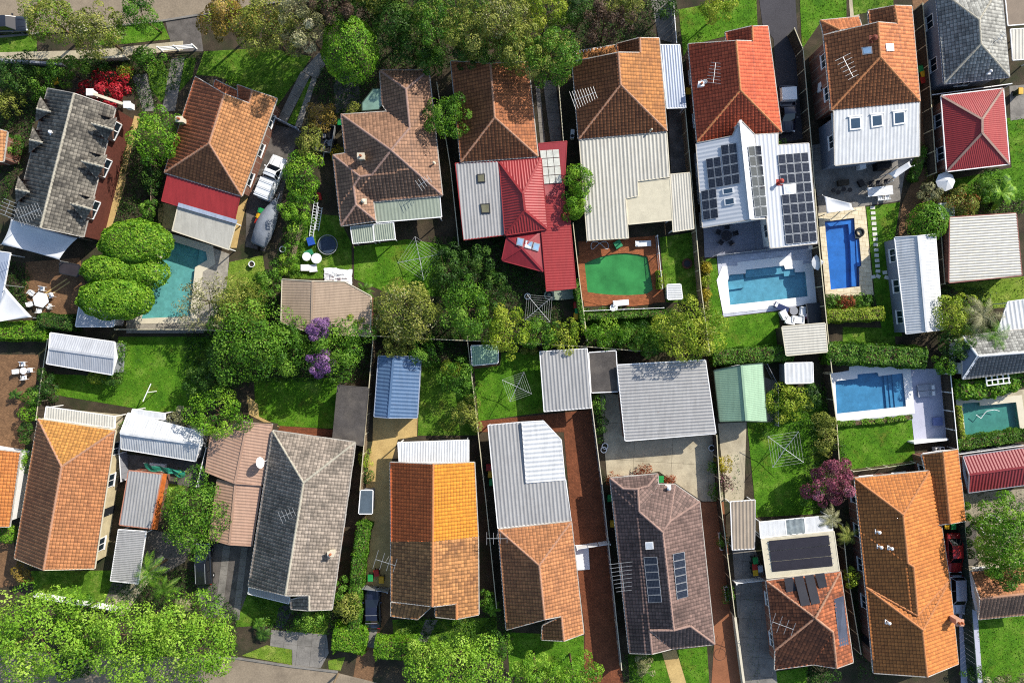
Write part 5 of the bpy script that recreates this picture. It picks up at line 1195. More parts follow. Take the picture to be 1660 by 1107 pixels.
# ---------------------------------------------------------------- vehicles
def carpaint(n, h, k=0.7, metal=0.1):
    if n in MATS: return MATS[n]
    m, nt, b = nodes(n); b.inputs['Base Color'].default_value = (*sc(lin(h), k), 1); b.inputs['Metallic'].default_value = metal; b.inputs['Roughness'].default_value = 0.3
    b.inputs['Coat Weight'].default_value = 0.7; b.inputs['Coat Roughness'].default_value = 0.08; MATS[n] = m; return m
CARGL = mat('car_glass', '#10161c', 0.05, var=0.05, spec=0.9)
LAMP = mat('lamp_lens', '#e8ecee', 0.1, spec=0.8); TAIL = mat('tail_lens', '#8c1410', 0.15, spec=0.7)
def vehicle(name, label, cat, x, y, heading, L, Wd, paint, style='sedan', h=1.45):
    """heading: direction of the nose, degrees anticlockwise from the picture's right"""
    t = empty(name, P(x, y, 0.7) - Vector((0, 0, 0.7)), label, cat, None, math.radians(heading)); hw = Wd/2; belt = 0.92 if style != 'ute' else 1.02
    # body: rounded lofted hull
    st = [(-0.5, .80, .62), (-0.487, .92, .80), (-0.44, .985, .93), (-0.30, 1.0, 1.0), (0.0, 1.0, 1.0), (0.22, 1.0, 1.0), (0.34, .99, .95), (0.44, .96, .87), (0.485, .88, .76), (0.5, .74, .60)]
    rings = []
    for fx, kw, kz in st:
        w = hw * kw; z = belt * kz
        rings.append([(fx*L, -w*.93, 0.28), (fx*L, -w, 0.48), (fx*L, -w*.985, z*.78), (fx*L, -w*.9, z*.96), (fx*L, -w*.55, z), (fx*L, w*.55, z), (fx*L, w*.9, z*.96), (fx*L, w*.985, z*.78), (fx*L, w, 0.48), (fx*L, w*.93, 0.28)])
    b = MB(); b.loft(rings); body = b.build('body', paint, t, smooth=True)
    c0, c1, r0, r1 = {'sedan': (-.37, .24, -.22, .08), 'wagon': (-.46, .24, -.42, .08), 'ute': (-.02, .27, .02, .14), 'hatch': (-.45, .26, -.33, .10)}[style]
    def ringc(z, f0, f1, w): return [(f0*L, -w, z), (f0*L + .06*L*0, w, z), (f1*L, w*.94, z), (f1*L, -w*.94, z)]
    lo = ringc(belt*.97, c0, c1, hw*.86); hi = ringc(h - 0.03, r0, r1, hw*.68)
    al = lo + hi
    for nm_, fc_ in (('rear_window', (0, 4, 5, 1)), ('windscreen', (2, 6, 7, 3)), ('side_window', (1, 5, 6, 2)), ('side_window', (3, 7, 4, 0))): g = MB(); g.add([al[i] for i in fc_], [(0, 1, 2, 3)]); g.build(nm_, CARGL, body)
    rf = MB(); n = 5; rv = []
    for i in range(n + 1):
        for j in range(n + 1):
            u, v = i/n, j/n; xx = (r0 - .012 + (r1 - r0 + .024)*u)*L; w = hw*.70; yy = -w + 2*w*v
            rv.append((xx, yy, h - 0.03 + 0.07*(1 - (2*u-1)**4*.8)*(1 - (2*v-1)**4*.8)))
    rf.add(rv, [(i*(n+1)+j, (i+1)*(n+1)+j, (i+1)*(n+1)+j+1, i*(n+1)+j+1) for i in range(n) for j in range(n)]); rf.build('roof', paint, t, smooth=True)
    pl = MB()
    for a, c in zip(lo, hi): pl.bar(a, c, 0.07, 0.07)
    for s_ in (-1, 1): mx = (c0*.35 + c1*.65 - .12)*L; pl.bar((mx, s_*hw*.86, belt), (((r0 + r1)/2)*L, s_*hw*.69, h - .03), 0.06, 0.05)
    pl.build('pillar', paint, body)
    for fx in (-.3, .32):
        for s_ in (-1, 1):
            wb = MB(); wb.tube((fx*L, s_*(hw - .2), .33), (fx*L, s_*(hw + .005), .33), .33, .33, 18); wh = wb.build('wheel', RUBBER, t)
            rb = MB(); rb.tube((fx*L, s_*(hw - .02), .33), (fx*L, s_*(hw + .012), .33), .2, .18, 14); rb.build('rim', CHROME, wh)
    for s_ in (-1, 1):
        lb = MB(); lb.box((.474*L, s_*hw*.66, belt*.72), (.14, .36, .13), s_*-.25); lb.build('headlight', LAMP, t)
        lb = MB(); lb.box((-.482*L, s_*hw*.72, belt*.76), (.1, .3, .14), s_*.2); lb.build('tail_light', TAIL, t)
        mb = MB(); mb.box(((c1 - .07)*L, s_*(hw + .08), belt + .03), (.14, .2, .13)); mb.build('mirror', paint, t)
    if style == 'ute':
        tb = MB(); x0, x1 = -.485*L, -.04*L; tw = hw*.97
        tb.box(((x0 + x1)/2, 0, belt - .08), (x1 - x0, tw*2 - .1, .06))
        for s_ in (-1, 1): tb.box(((x0 + x1)/2, s_*(tw - .04), belt + .06), (x1 - x0, .08, .3))
        tb.box((x0 + .04, 0, belt + .06), (.08, tw*2, .3)); tb.box((x1 - .04, 0, belt + .06), (.08, tw*2, .3)); tb.build('tray', paint, t)
    hb = MB()
    for s_ in (-.35, .35): hb.bar((.28*L, s_*hw*1.4, belt*1.0), (.45*L, s_*hw*1.1, belt*.9), 0.02, 0.02)
    hb.bar((-.5*L - .02, 0, .5), (-.5*L + .05, 0, .5), Wd*.8, .16); hb.bar((.5*L - .05, 0, .45), (.5*L + .02, 0, .45), Wd*.7, .18); hb.build('bumper', DARKP, t)
    return t
v1 = vehicle('parked_car', 'black car with roof rails parked on the upper left road', 'car', 12, 40, 2, 4.6, 1.85, carpaint('paint_black_blue', '#2c3038'), 'wagon', 1.6)
v2 = vehicle('utility_truck', 'white utility parked beside the orange tiled house', 'utility', 440, 289, 68, 5.3, 1.95, carpaint('paint_white', '#e6e9ea', 0.85, 0), 'ute', 1.75)
cb = MB(); cb.box((-1.45, 0, 1.35), (2.3, 1.75, 0.7), 0, 0, 0.94); cb.build('canopy', carpaint('paint_white', '#e6e9ea'), v2)
for xx in (-2.2, -1.45, -0.7, 0.4): rb = MB(); rb.tube((xx, -0.9, 1.82), (xx, 0.9, 1.82), 0.025, 0.025, 6); rb.build('roof_rack', STEEL, v2)
v3 = vehicle('parked_car', 'dark navy sedan with two roof bars parked behind the front hedges', 'car', 604, 986, 91, 4.7, 1.85, carpaint('paint_navy', '#23283c'), 'sedan', 1.48)
for xx in (-0.75, 0.15): rb = MB(); rb.tube((xx - .6, -0.68, 1.58), (xx - .6, 0.68, 1.58), 0.03, 0.03, 6); rb.build('roof_bar', STEEL, v3)
v4 = vehicle('parked_car', 'black wagon with silver roof rails below the pink carport', 'car', 330, 914, 92, 4.8, 1.9, carpaint('paint_black', '#1c1d20'), 'wagon', 1.6)
for s_ in (-.55, .55): rb = MB(); rb.tube((-1.9, s_, 1.66), (0.3, s_, 1.66), 0.03, 0.03, 6); rb.build('roof_rail', STEEL, v4)
v5 = vehicle('utility_truck', 'dark blue utility with a white canopy on the black driveway', 'utility', 1275, 178, -87, 5.3, 1.9, carpaint('paint_dark_blue', '#23263a'), 'ute', 1.75)
cb = MB(); cb.box((-1.5, 0, 1.4), (1.5, 1.75, 0.75), 0, 0, 0.95); cb.build('canopy', WHITE, v5)
v6 = vehicle('parked_car', 'red sedan parked beside the long orange house', 'car', 1547, 896, -88, 4.6, 1.75, carpaint('paint_red', '#c02c2c'), 'sedan', 1.42)
v7 = vehicle('parked_car', 'silver wagon parked below the red car', 'car', 1552, 964, -88, 4.5, 1.75, carpaint('paint_silver', '#c4cbd8', 0.7, 0.3), 'wagon', 1.5)
# covered boat on its trailer
t = empty('covered_boat', P(437, 362, 0), 'boat under a grey tarpaulin on a trailer behind the white utility', 'boat', None, math.radians(68)); b = MB(); rings = []
for fx, w, z in ((-2.9, .75, .95), (-2.7, .95, 1.25), (-1.6, 1.12, 1.5), (-.4, 1.12, 1.75), (.6, 1.0, 1.65), (1.7, .7, 1.35), (2.5, .32, 1.2), (2.9, .06, 1.15)):
    rings.append([(fx, -w*.8, .5), (fx, -w, .8), (fx, -w*.75, z*.9), (fx, -w*.25, z), (fx, w*.25, z), (fx, w*.75, z*.9), (fx, w, .8), (fx, w*.8, .5)])
b.loft(rings); b.build('tarpaulin', mat('grey_tarp', '#8a9098', 0.6, var=0.18, scale=1.5, bmp=0.5), t, smooth=True)
b = MB(); b.box((-.3, 0, .4), (4.6, 1.3, .1)); b.bar((2, 0, .4), (3.6, 0, .4), .1, .1); b.build('trailer_frame', STEEL, t)
b = MB(); b.box((-3.2, 0, .7), (.5, .45, .8), 0, 0, .7); b.build('outboard', BLACK, t)
for s_ in (-1, 1): b = MB(); b.tube((-1, s_*.75, .32), (-1, s_*.98, .32), .32, .32, 16); b.build('wheel', RUBBER, t)
# box trailer of junk
t = empty('box_trailer', P(531, 228, 0), 'black lined box trailer of rubbish beside the many hipped house', 'trailer', None, math.radians(-100)); b = MB()
b.box((0, 0, .5), (3.1, 1.7, .06)); b.build('tray', BLACK, t)
for c, d in (((0, .85, .78), (3.1, .05, .55)), ((0, -.85, .78), (3.1, .05, .55)), ((1.55, 0, .78), (.05, 1.75, .55)), ((-1.55, 0, .78), (.05, 1.75, .55))): b = MB(); b.box(c, d); b.build('side_panel', STEEL, t)
b = MB(); b.bar((1.5, 0, .45), (2.9, 0, .45), .1, .1); b.build('drawbar', STEEL, t)
for s_ in (-1, 1): b = MB(); b.tube((0, s_*.9, .3), (0, s_*1.08, .3), .3, .3, 14); b.build('wheel', RUBBER, t)
jb = MB()
for i in range(26): jb.box((rnd.uniform(-.3, 1.3), rnd.uniform(-.6, .6), .62 + rnd.uniform(0, .18)), (rnd.uniform(.2, .5), rnd.uniform(.15, .4), rnd.uniform(.12, .3)), rnd.uniform(0, 3), i % 3)
tag(jb.build('rubbish_heap', [BLACK, TIMBER, GREYP], None), 'heap of dark rubbish bags filling the box trailer', 'rubbish', kind='stuff'); bpy.data.objects['rubbish_heap'].location = P(531, 228, 0); bpy.data.objects['rubbish_heap'].rotation_euler = (0, 0, math.radians(-100))

# ---------------------------------------------------------------- vegetation
LM = {
 'bright': leaf_mat('leaf_bright', '#3a6c12', '#72aa22', '#aed244'), 'mid': leaf_mat('leaf_mid', '#2c5612', '#5a8e22', '#94bc44'),
 'dark': leaf_mat('leaf_dark', '#223f14', '#3e6a20', '#769a3c'), 'olive': leaf_mat('leaf_olive', '#566820', '#96a240', '#ccc86c'),
 'pale': leaf_mat('leaf_pale', '#5e6238', '#a4a470', '#dcd6ac'), 'lime': leaf_mat('leaf_lime', '#568c1a', '#90c034', '#bedc5c'),
 'red': leaf_mat('leaf_red', '#8a1418', '#c62634', '#e85a68'), 'purple': leaf_mat('leaf_purple', '#5e3c78', '#9a6aa8', '#c49cc8'),
 'pink': leaf_mat('leaf_pink', '#5c2c34', '#b05c74', '#e4a4b4'), 'bronze': leaf_mat('leaf_bronze', '#3a2c26', '#604c3c', '#8e7660'),
 'rust': leaf_mat('leaf_rust', '#6a2c14', '#a8502c', '#cc8450'), 'yellow': leaf_mat('leaf_yellow', '#8a7c10', '#c8b424', '#e8dc60'),
 'autumn': leaf_mat('leaf_autumn', '#5c5018', '#9c8430', '#d4b468'), 'gold': leaf_mat('leaf_gold', '#668a1a', '#a4bc32', '#d0d454'),
}
def unit(n):
    v = rng.normal(size=(n, 3)); return v / np.linalg.norm(v, axis=1, keepdims=True)
def rhombs(Cn, Nn, size, jit=0.42, asp=0.55):
    n = len(Cn); nn = Nn + rng.normal(0, jit, (n, 3)); nn /= np.linalg.norm(nn, axis=1, keepdims=True)
    t = np.cross(nn, rng.normal(size=(n, 3))); t /= np.linalg.norm(t, axis=1, keepdims=True) + 1e-9; b = np.cross(nn, t)
    s = (size * rng.uniform(0.65, 1.35, n))[:, None]
    fold = nn * s * 0.18
    return np.stack([Cn - t*s, Cn + b*s*asp + fold, Cn + t*s, Cn - b*s*asp + fold], 1).reshape(-1, 3)
def crown_pts(rx, ry, rz, n, style):
    """leaf centres and outward directions in a crown of the given half sizes, centred on the origin"""
    R = np.array([rx, ry, rz])
    if style == 'ball':
        d = unit(n); d[:, 2] = np.where(rng.random(n) < 0.75, np.abs(d[:, 2]), d[:, 2])
        lump = 1 + 0.05 * np.sin(d[:, 0]*9 + 1) * np.sin(d[:, 1]*8) + 0.04 * np.sin(d[:, 2]*11)
        r = lump * (1 - np.abs(rng.normal(0, 0.045, n))); return d * r[:, None] * R, d / R * min(R), rng.normal(0, .08, n) + .1 * np.sin(d[:, 0]*7) * np.sin(d[:, 1]*6)
    rm = (rx * ry) ** 0.5
    nc = int(np.clip(9 * rm ** 1.15, 10, 130)); i = np.arange(nc) + 0.5
    ph = np.arccos(1 - 1.55 * i / nc); th = PI * (1 + 5 ** 0.5) * i
    cd = np.stack([np.cos(th)*np.sin(ph), np.sin(th)*np.sin(ph), np.cos(ph)], -1) + rng.normal(0, 0.12, (nc, 3))
    cr = rng.uniform(0.58, 0.96, nc); cr[rng.random(nc) < 0.18] *= 0.55
    cc = cd * cr[:, None] * R; crad = np.clip(rm * rng.uniform(0.20, 0.36, nc), 0.36, 1.35) * (1.25 if rm < 2 else 1.0)
    w = crad ** 2; k = rng.choice(nc, n, p=w / w.sum())
    d = unit(n); up = rng.random(n) < 0.5; d[up, 2] = np.abs(d[up, 2])
    outw = cd[k]; d = d + outw * 0.35; d /= np.linalg.norm(d, axis=1, keepdims=True)
    r = crad[k] * (1 - np.abs(rng.normal(0, 0.14 if style != 'sparse' else 0.4, n)))
    p = cc[k] + d * r[:, None] * np.array([1, 1, 0.8])
    return p, d, rng.normal(0, 0.17, nc)[k]
def trunk_mb(b, hgt, r, rx, ry, zc, n=6):
    top = Vector((rnd.uniform(-.1, .1)*rx, rnd.uniform(-.1, .1)*ry, zc)); mid = top * 0.5 + Vector((rnd.uniform(-.1, .1), rnd.uniform(-.1, .1), 0)); mid.z = zc * 0.5
    b.tube((0, 0, -0.05), mid, r, r*.8, 8); b.tube(mid, top, r*.8, r*.45, 8)
    for i in range(n):
        a = 2*PI*i/n + rnd.uniform(-.4, .4); e = Vector((math.cos(a)*rx*.62, math.sin(a)*ry*.62, zc + (hgt - zc)*rnd.uniform(.1, .55))); s_ = mid.lerp(top, rnd.uniform(.3, .9))
        k = s_.lerp(e, .5) + Vector((0, 0, rnd.uniform(.0, .3))); b.tube(s_, k, r*.4, r*.26, 6); b.tube(k, e, r*.26, r*.08, 5)
def tree(x, y, rx, ry, h, col, label, style='clump', name='tree', cat='tree', group=None, leaf=None, dens=1.0, base=0.32, mix=None):
    """x, y: centre of the crown in the photograph; rx, ry: half width and height there"""
    zc = h * (base + 1) / 2 if style != 'ball' else h * 0.52; rz = max(0.35, h - zc)
    zr = zc + rz * 0.3; s = (H - zr) / F; c = P(x, y, zr); rxm, rym = rx * s, ry * s
    t = empty(name, (c.x, c.y, 0), label, cat, group)
    rm = (rxm * rym) ** 0.5; lf = min(leaf or 9, float(np.clip(0.078 + 0.011 * rm, 0.09, 0.135)) * (1.35 if col == 'red' else 1.0))
    n = int(dens * np.clip(2.5 * (rxm * rym + (rxm + rym) * rz * 0.5) * PI / (lf * lf * 1.1) * 0.5, 400, 34000))
    p, d, cj = crown_pts(rxm * (1.0 if style != 'ball' else 0.98), rym * (1.0 if style != 'ball' else 0.98), rz, n, style)
    if style != 'ball': p *= 1.0
    p[:, 2] += zc; keep = p[:, 2] > 0.08; p, d, cj = p[keep], d[keep], cj[keep]; n = len(p)
    V = rhombs(p, d, lf); rv = np.clip(rng.normal(0.47, 0.12, n) + cj, 0, 1)
    mats = LM[col]
    me = quads_mesh('crown', V, mats, rv); link('crown', me, t)
    b = MB(); trunk_mb(b, h, max(0.05, 0.035 * rm + 0.03 * h / 4), rxm, rym, zc); b.build('trunk', BARK, t, smooth=True)
    if mix:
        q, d2, _ = crown_pts(rxm * 0.9, rym * 0.9, rz, n // 4, style); q[:, 2] += zc + 0.05
        link('blossom' if mix in ('red', 'purple', 'pink', 'yellow') else 'new_growth', quads_mesh('crown', rhombs(q, d2, lf * 0.8), LM[mix], np.clip(rng.normal(0.5, 0.2, len(q)), 0, 1)), t)['kind'] = 'stuff'
    return t
def hedge(pts, wpx, h, col, label, name='hedge', leaf=0.11, dens=1.0, cat='hedge', lump=0.12):
    """clipped hedge along a line of photograph points, wpx wide"""
    w = [P(x, y, h) for x, y in pts]; o0 = Vector((w[0].x, w[0].y, 0)); hw = wpx * (H - h) / F / 2; t = empty(name, o0, label, cat)
    Cs, Ns = [], []; core = MB()
    for si, (a, b_) in enumerate(zip(w[:-1], w[1:])):
        a = a - o0; b_ = b_ - o0; d = (b_ - a); d.z = 0; L = d.length; d.normalize(); sd = Vector((-d.y, d.x, 0))
        core.bar(Vector((a.x, a.y, h*.45)), Vector((b_.x, b_.y, h*.45)), hw*1.5, h*.8)
        per = 2*h + 2*hw; n = int(dens * (per * (L + hw)) / (leaf*leaf*1.1) * 1.5)
        u = rng.uniform(-0.06*L if L < 3 else -hw*.2, L + (0.06*L if L < 3 else hw*.2), n); s = rng.uniform(0, per, n)
        # profile: up one side, over the top, down the other, with soft corners
        lat = np.where(s < h, -hw, np.where(s < h + 2*hw, s - h - hw, hw)); z = np.where(s < h, s, np.where(s < h + 2*hw, h, per - s))
        nl = np.where(s < h, -1.0, np.where(s < h + 2*hw, 0.0, 1.0)); nz = np.where((s >= h) & (s < h + 2*hw), 1.0, 0.15)
        wob = lump * (np.sin(u*1.9 + 2*lat) + np.sin(u*3.7 + 1 + z*2)) * 0.5 - np.abs(rng.normal(0, 0.07, n))
        rnd_c = np.clip(1 - ((np.abs(lat)/hw)**4) * ((z/h)**4) * 0.22, 0, 1)
        lat2 = (lat + nl*wob) * rnd_c; z2 = np.clip((z + nz*wob) * rnd_c, 0.05, None)
        Cs.append(np.stack([a.x + d.x*u + sd.x*lat2, a.y + d.y*u + sd.y*lat2, z2], -1)); Ns.append(np.stack([sd.x*nl, sd.y*nl, nz], -1))
        for e, sg in ((a, -1), (b_, 1)):
            m_ = int(dens * (2*hw*h) / (leaf*leaf*1.1) * 1.5); l2 = rng.uniform(-hw, hw, m_); z3 = rng.uniform(0, h, m_); off = sg * (rng.normal(0, 0.06, m_) + hw*.2 * (1 - (l2/hw)**2))
            Cs.append(np.stack([e.x + d.x*off + sd.x*l2, e.y + d.y*off + sd.y*l2, z3], -1)); Ns.append(np.tile([d.x*sg, d.y*sg, 0.2], (m_, 1)))
    p = np.concatenate(Cs); nn = np.concatenate(Ns)
    link('foliage', quads_mesh('foliage', rhombs(p, nn, leaf), LM[col], np.clip(rng.normal(0.45, 0.2, len(p)), 0, 1)), t)
    core.build('hedge_core', BARK, t)  # solid inner box that closes the gaps between the leaves
    return t
def palm(x, y, h, n, Lf, label, col='mid', name='palm', lean=(0, 0), cat='palm', group=None, leafw=0.026):
    c = P(x, y, h); base = Vector((c.x - lean[0], c.y - lean[1], 0)); t = empty(name, base, label, cat, group)
    if h > 0.5:
        b = MB(); pr = Vector((0, 0, 0))
        for i in range(6):
            q = Vector((lean[0]*(i+1)/6, lean[1]*(i+1)/6, h*(i+1)/6)); b.tube(pr, q, .17 - .012*i, .155 - .012*i, 8); pr = q
        b.build('trunk', BARK, t, smooth=True)
    for k in range(n):
        a = 2*PI*k/n + rnd.uniform(-.2, .2); L = Lf*1.05*rnd.uniform(.75, 1.1); el = rnd.uniform(.1, .9); V = []; rib = []
        for i in range(13):
            u = i/12; r = L*u*(1 - .15*u); z = L*(math.sin(el)*u - .75*u*u); rib.append(np.array([math.cos(a)*r, math.sin(a)*r, z]))
        for i in range(1, 13):
            dv = rib[i] - rib[i-1]; dv /= np.linalg.norm(dv); sd = np.array([-dv[1], dv[0], 0]); sd /= np.linalg.norm(sd) + 1e-9
            ll = L*.17*math.sin(PI*min(1, .12 + .86*i/12))**.7
            for m_ in range(2):
                pp = rib[i-1] + (rib[i] - rib[i-1])*(m_/2)
                for sg in (-1, 1):
                    tip = pp + sd*sg*ll + dv*ll*.55 + np.array([0, 0, -ll*.3*rnd.uniform(.4, 1.4)]); wv = dv*leafw
                    V += [pp - wv, pp + wv, tip + wv*.3, tip - wv*.3]
        for i in range(12): sdx = np.array([-math.sin(a), math.cos(a), 0])*.02; V += [rib[i] - sdx, rib[i] + sdx, rib[i+1] + sdx, rib[i+1] - sdx]
        V = np.array(V) + np.array([lean[0], lean[1], h]); link('frond', quads_mesh('frond', V, LM[col], np.clip(rng.normal(.5, .2, len(V)//4), 0, 1)), t)
    return t

T = tree
# street trees along the top
ST = 'street trees and front garden trees'
T(72,25,44,40,8,'olive','pale olive street tree right of the black parked car',group=ST,mix='bright'); T(150,46,48,40,7.5,'olive','broad yellowish street tree above the red flowering shrub',group=ST,mix='pale')
T(224,20,26,34,6.5,'mid','slim green street tree between the broad yellowish tree and the driveway',group=ST)
T(366,22,44,40,8,'autumn','golden brown street tree right of the upper left driveway',group=ST,mix='gold'); T(430,40,54,46,10,'olive','large olive street tree above the shaded lawn',group=ST,mix='autumn'); T(486,30,38,42,11,'pale','greyish open street tree left of the clipped dome tree',group=ST,mix='olive')
T(565,76,46,54,8.5,'bright','clipped bright green dome tree above the hipped brown roof','ball',leaf=0.15,dens=1.2)
T(636,34,42,46,7.5,'dark','tall dark tree right of the clipped dome tree',group=ST); T(700,30,46,44,9,'mid','dark leafy tree at the top edge above the hipped brown roof',group=ST,mix='olive'); T(762,40,46,46,9,'olive','tall green tree above the rust tiled house',group=ST,mix='mid'); T(815,30,48,44,10,'olive','olive crowned tree at the top edge above the rust tiled house',group=ST,mix='pale')
T(842,76,46,40,9,'olive','olive tree hanging over the drive right of the rust tiled house',group=ST,mix='mid'); T(898,88,44,46,9,'mid','rounded green tree left of the tan orange tiled house',group=ST,mix='olive')
T(885,14,40,28,8,'gold','yellow green tree at the top edge left of the bronze tree',group=ST); T(984,32,42,34,7,'bronze','bronze leaved tree above the tan orange tiled house',group=ST,style='sparse'); T(1012,8,34,18,6,'olive','small olive tree at the top edge behind the bronze tree',group=ST)
T(1166,10,34,22,5,'gold','yellow green shrub tree at the top edge above the bright red roof',group=ST); T(700,98,26,24,4.5,'mid','small round tree touching the hipped brown roof top',group=ST)
T(590,12,34,20,6,'dark','dark tree at the top edge behind the clipped dome tree',group=ST); T(540,8,40,32,11,'bronze','tall brownish tree beside the top road',group=ST,mix='dark'); T(668,78,34,28,6,'dark','dark tree between the dome tree and the rust tiled roof',group=ST); T(762,86,30,18,7,'dark','dark tree overhanging the top of the rust tiled roof',group=ST)
T(940,20,30,24,6,'dark','dark green tree at the top edge left of the bronze tree',group=ST); T(1080,10,22,20,4,'dark','dark shrub at the top edge beside the upper grey driveway',group=ST)
T(600,-42,60,40,11,'olive','large street tree beyond the top picture edge behind the dome tree',group=ST); T(510,-48,56,36,11,'mid','street tree beyond the top picture edge above the strip drive',group=ST)  # unseen trees, added so that their shadows darken the front lawn
# upper left corner shrubs
T(22,118,38,32,4,'dark','dark bush in the upper left corner below the footpath'); T(62,135,30,24,3,'mid','loose shrub left of the dormer house roof',style='sparse'); T(104,112,32,24,3.5,'mid','greenish shrub between the footpath and the dormer house'); T(146,102,22,16,2.5,'dark','low dark shrub behind the front wall stub'); T(236,92,30,18,3,'mid','shrub behind the white driveway gate'); T(205,116,12,12,2,'gold','small yellow flowering shrub above the red shrub',mix='red')
T(174,144,46,26,2.6,'red','red flowering shrub before the dormer house','clump',name='shrub',cat='shrub',leaf=0.2,dens=1.2); T(10,165,30,24,3,'olive','straggly shrub at the left edge above the orange roof corner',style='sparse'); T(16,236,18,20,2,'mid','small bright shrub left of the dormer house'); T(378,130,14,12,2,'bright','small bright shrub on the orange roof front edge')
# middle of the upper row
T(254,220,42,46,5.5,'bright','bushy bright tree between the dormer house and the orange tiled house'); T(240,340,14,18,2.6,'mid','small round shrub above the turquoise pool'); T(245,290,16,24,2.4,'dark','dark shrub left of the red awning roof')
T(724,187,33,38,6,'mid','round green tree between the hipped brown roof and the rust tiled roof',mix='bright')
T(940,292,22,30,5,'bright','upper bushy tree left of the cream ribbed roof'); T(932,335,21,28,4.5,'bright','lower bushy tree left of the cream ribbed roof')
T(500,232,24,28,4,'olive','upper olive hedge tree beside the box trailer'); T(489,285,31,48,4,'bright','middle bright hedge tree right of the white utility'); T(478,336,29,34,4,'bright','lower green hedge tree right of the covered boat'); T(520,190,24,26,3,'autumn','autumn shrub beside the strip drive'); T(548,250,9,12,1.6,'yellow','tiny yellow shrub at the hipped brown roof corner'); T(575,178,14,10,2,'olive','small olive shrub beside the glass porch canopy')
# cloud hedge tree
t = empty('cloud_pruned_tree', P(190, 440, 0), 'bright cloud pruned tree in four cushions beside the turquoise pool', 'tree'); b0 = P(190, 440, 0)
for x, y, rx, ry, z in ((214,392,60,38,4.2),(170,436,46,26,4.0),(222,440,46,30,3.4),(180,483,62,35,4.4)):
    c = P(x, y, z) - b0; s = (H - z) / F; n = int(9000 * rx * ry / 2400); p, d, _ = crown_pts(rx*s, ry*s, 1.7, n, 'ball'); p += np.array([c.x, c.y, z - 1.0])
    p = p[p[:, 2] > .1]; d = d[:len(p)]; link('cushion', quads_mesh('cushion', rhombs(p, d, 0.13), LM['lime' if False else 'bright'], np.clip(rng.normal(.55, .2, len(p)), 0, 1)), t)
    b = MB(); b.tube((0, 0, 0), (c.x, c.y, z - 1.0), .16, .07, 7); b.build('trunk', BARK, t)
# middle belt
T(330,488,50,48,5,'pale','pale feathery tree overhanging the turquoise pool paving',style='sparse',dens=0.55,leaf=0.12); T(388,492,44,40,6,'olive','olive tree right of the pale feathery tree'); T(405,552,66,66,7.5,'mid','large green tree at the middle of the left gardens',mix='bright'); T(366,590,34,40,5,'dark','dark tree at the right end of the big left lawn'); T(468,568,42,46,6,'mid','green tree left of the purple flowering vine'); T(548,566,48,50,6,'mid','green tree right of the purple flowering vine',mix='bright'); T(330,620,34,28,4,'dark','dark bush on the lower right of the big left lawn'); T(438,452,22,28,3,'mid','climbing shrub left of the tan metal garage'); T(470,420,16,22,2,'bright','weedy bush below the stacked timber')
T(517,534,21,22,7.0,'purple','upper purple flowering vine over the tan garage corner',name='flowering_shrub',cat='shrub'); T(517,588,23,22,7.0,'purple','lower purple flowering vine above the shaded lawn',name='flowering_shrub',cat='shrub'); T(580,520,20,16,3,'gold','yellow flowering shrub at the foot of the tan garage')
T(660,508,58,50,6.5,'olive','broad yellow olive tree below the rotary clothes hoist',mix='pale'); T(758,500,38,54,6.5,'mid','upright green tree below the grey patio roof',mix='bright'); T(818,536,36,46,6,'gold','yellow green tree left of the folded clothes hoist'); T(690,574,26,26,4,'mid','green tree behind the blue ribbed shed'); T(640,562,26,18,4,'olive','olive tree overhanging the blue ribbed shed'); T(720,440,26,44,4,'dark','dark shrubs right of the rotary hoist lawn'); T(765,425,36,28,3.5,'dark','dark bush under the grey patio roof end'); T(800,470,24,30,3,'dark','dark bush above the folded hoist yard')
T(876,540,34,26,4,'mid','green bush below the folded clothes hoist',mix='bright'); T(920,542,26,24,3.6,'gold','yellow green bush beside the vine edged fence'); T(985,540,34,20,3,'bright','bright bush below the murky pool hedge'); T(1030,545,24,22,3.4,'mid','green bush left of the broad golden tree'); T(1118,537,57,48,6.5,'gold','broad golden olive tree below the murky pool lawn',mix='olive'); T(1060,562,22,18,4,'mid','small tree behind the large silver garage')
T(742,612,28,30,4,'mid','leafy tree left of the green hoist lawn'); T(756,672,24,26,3.4,'olive','pale round bush beside the hoist lawn'); T(730,600,18,14,3,'gold','yellow green bush beside the tiny mint shed')
T(349,672,48,40,5,'bright','bright spreading tree above the pink carport'); T(293,676,24,14,2.4,'pale','pale low shrub behind the white gable garage'); T(310,836,48,66,6,'mid','tall rounded green tree left of the pink carport',mix='bright')
T(74,625,18,26,2.6,'dark','dark shrub row beside the far left brown patio'); T(50,645,16,18,2.6,'mid','bright shrub left of the narrow white patio roof'); T(46,668,14,14,2.4,'bright','yellowish bush at the corner of the salmon tiled roof'); T(40,700,12,22,2.2,'dark','thin shrub left of the salmon tiled roof'); T(38,745,10,18,2.2,'bright','slim shrub beside the orange roof at the left edge'); T(155,612,15,11,1.6,'gold','clipped yellow bush before the silver shed','ball'); T(184,612,18,14,2,'dark','spiky dark bush beside the clipped yellow bush'); T(196,568,12,14,2,'mid','small bush at the silver shed end'); T(12,866,15,16,2,'bright','bright bush below the orange roof at the left edge','ball'); T(36,930,14,20,2.2,'autumn','bronze shrub at the foot of the salmon tiled house')
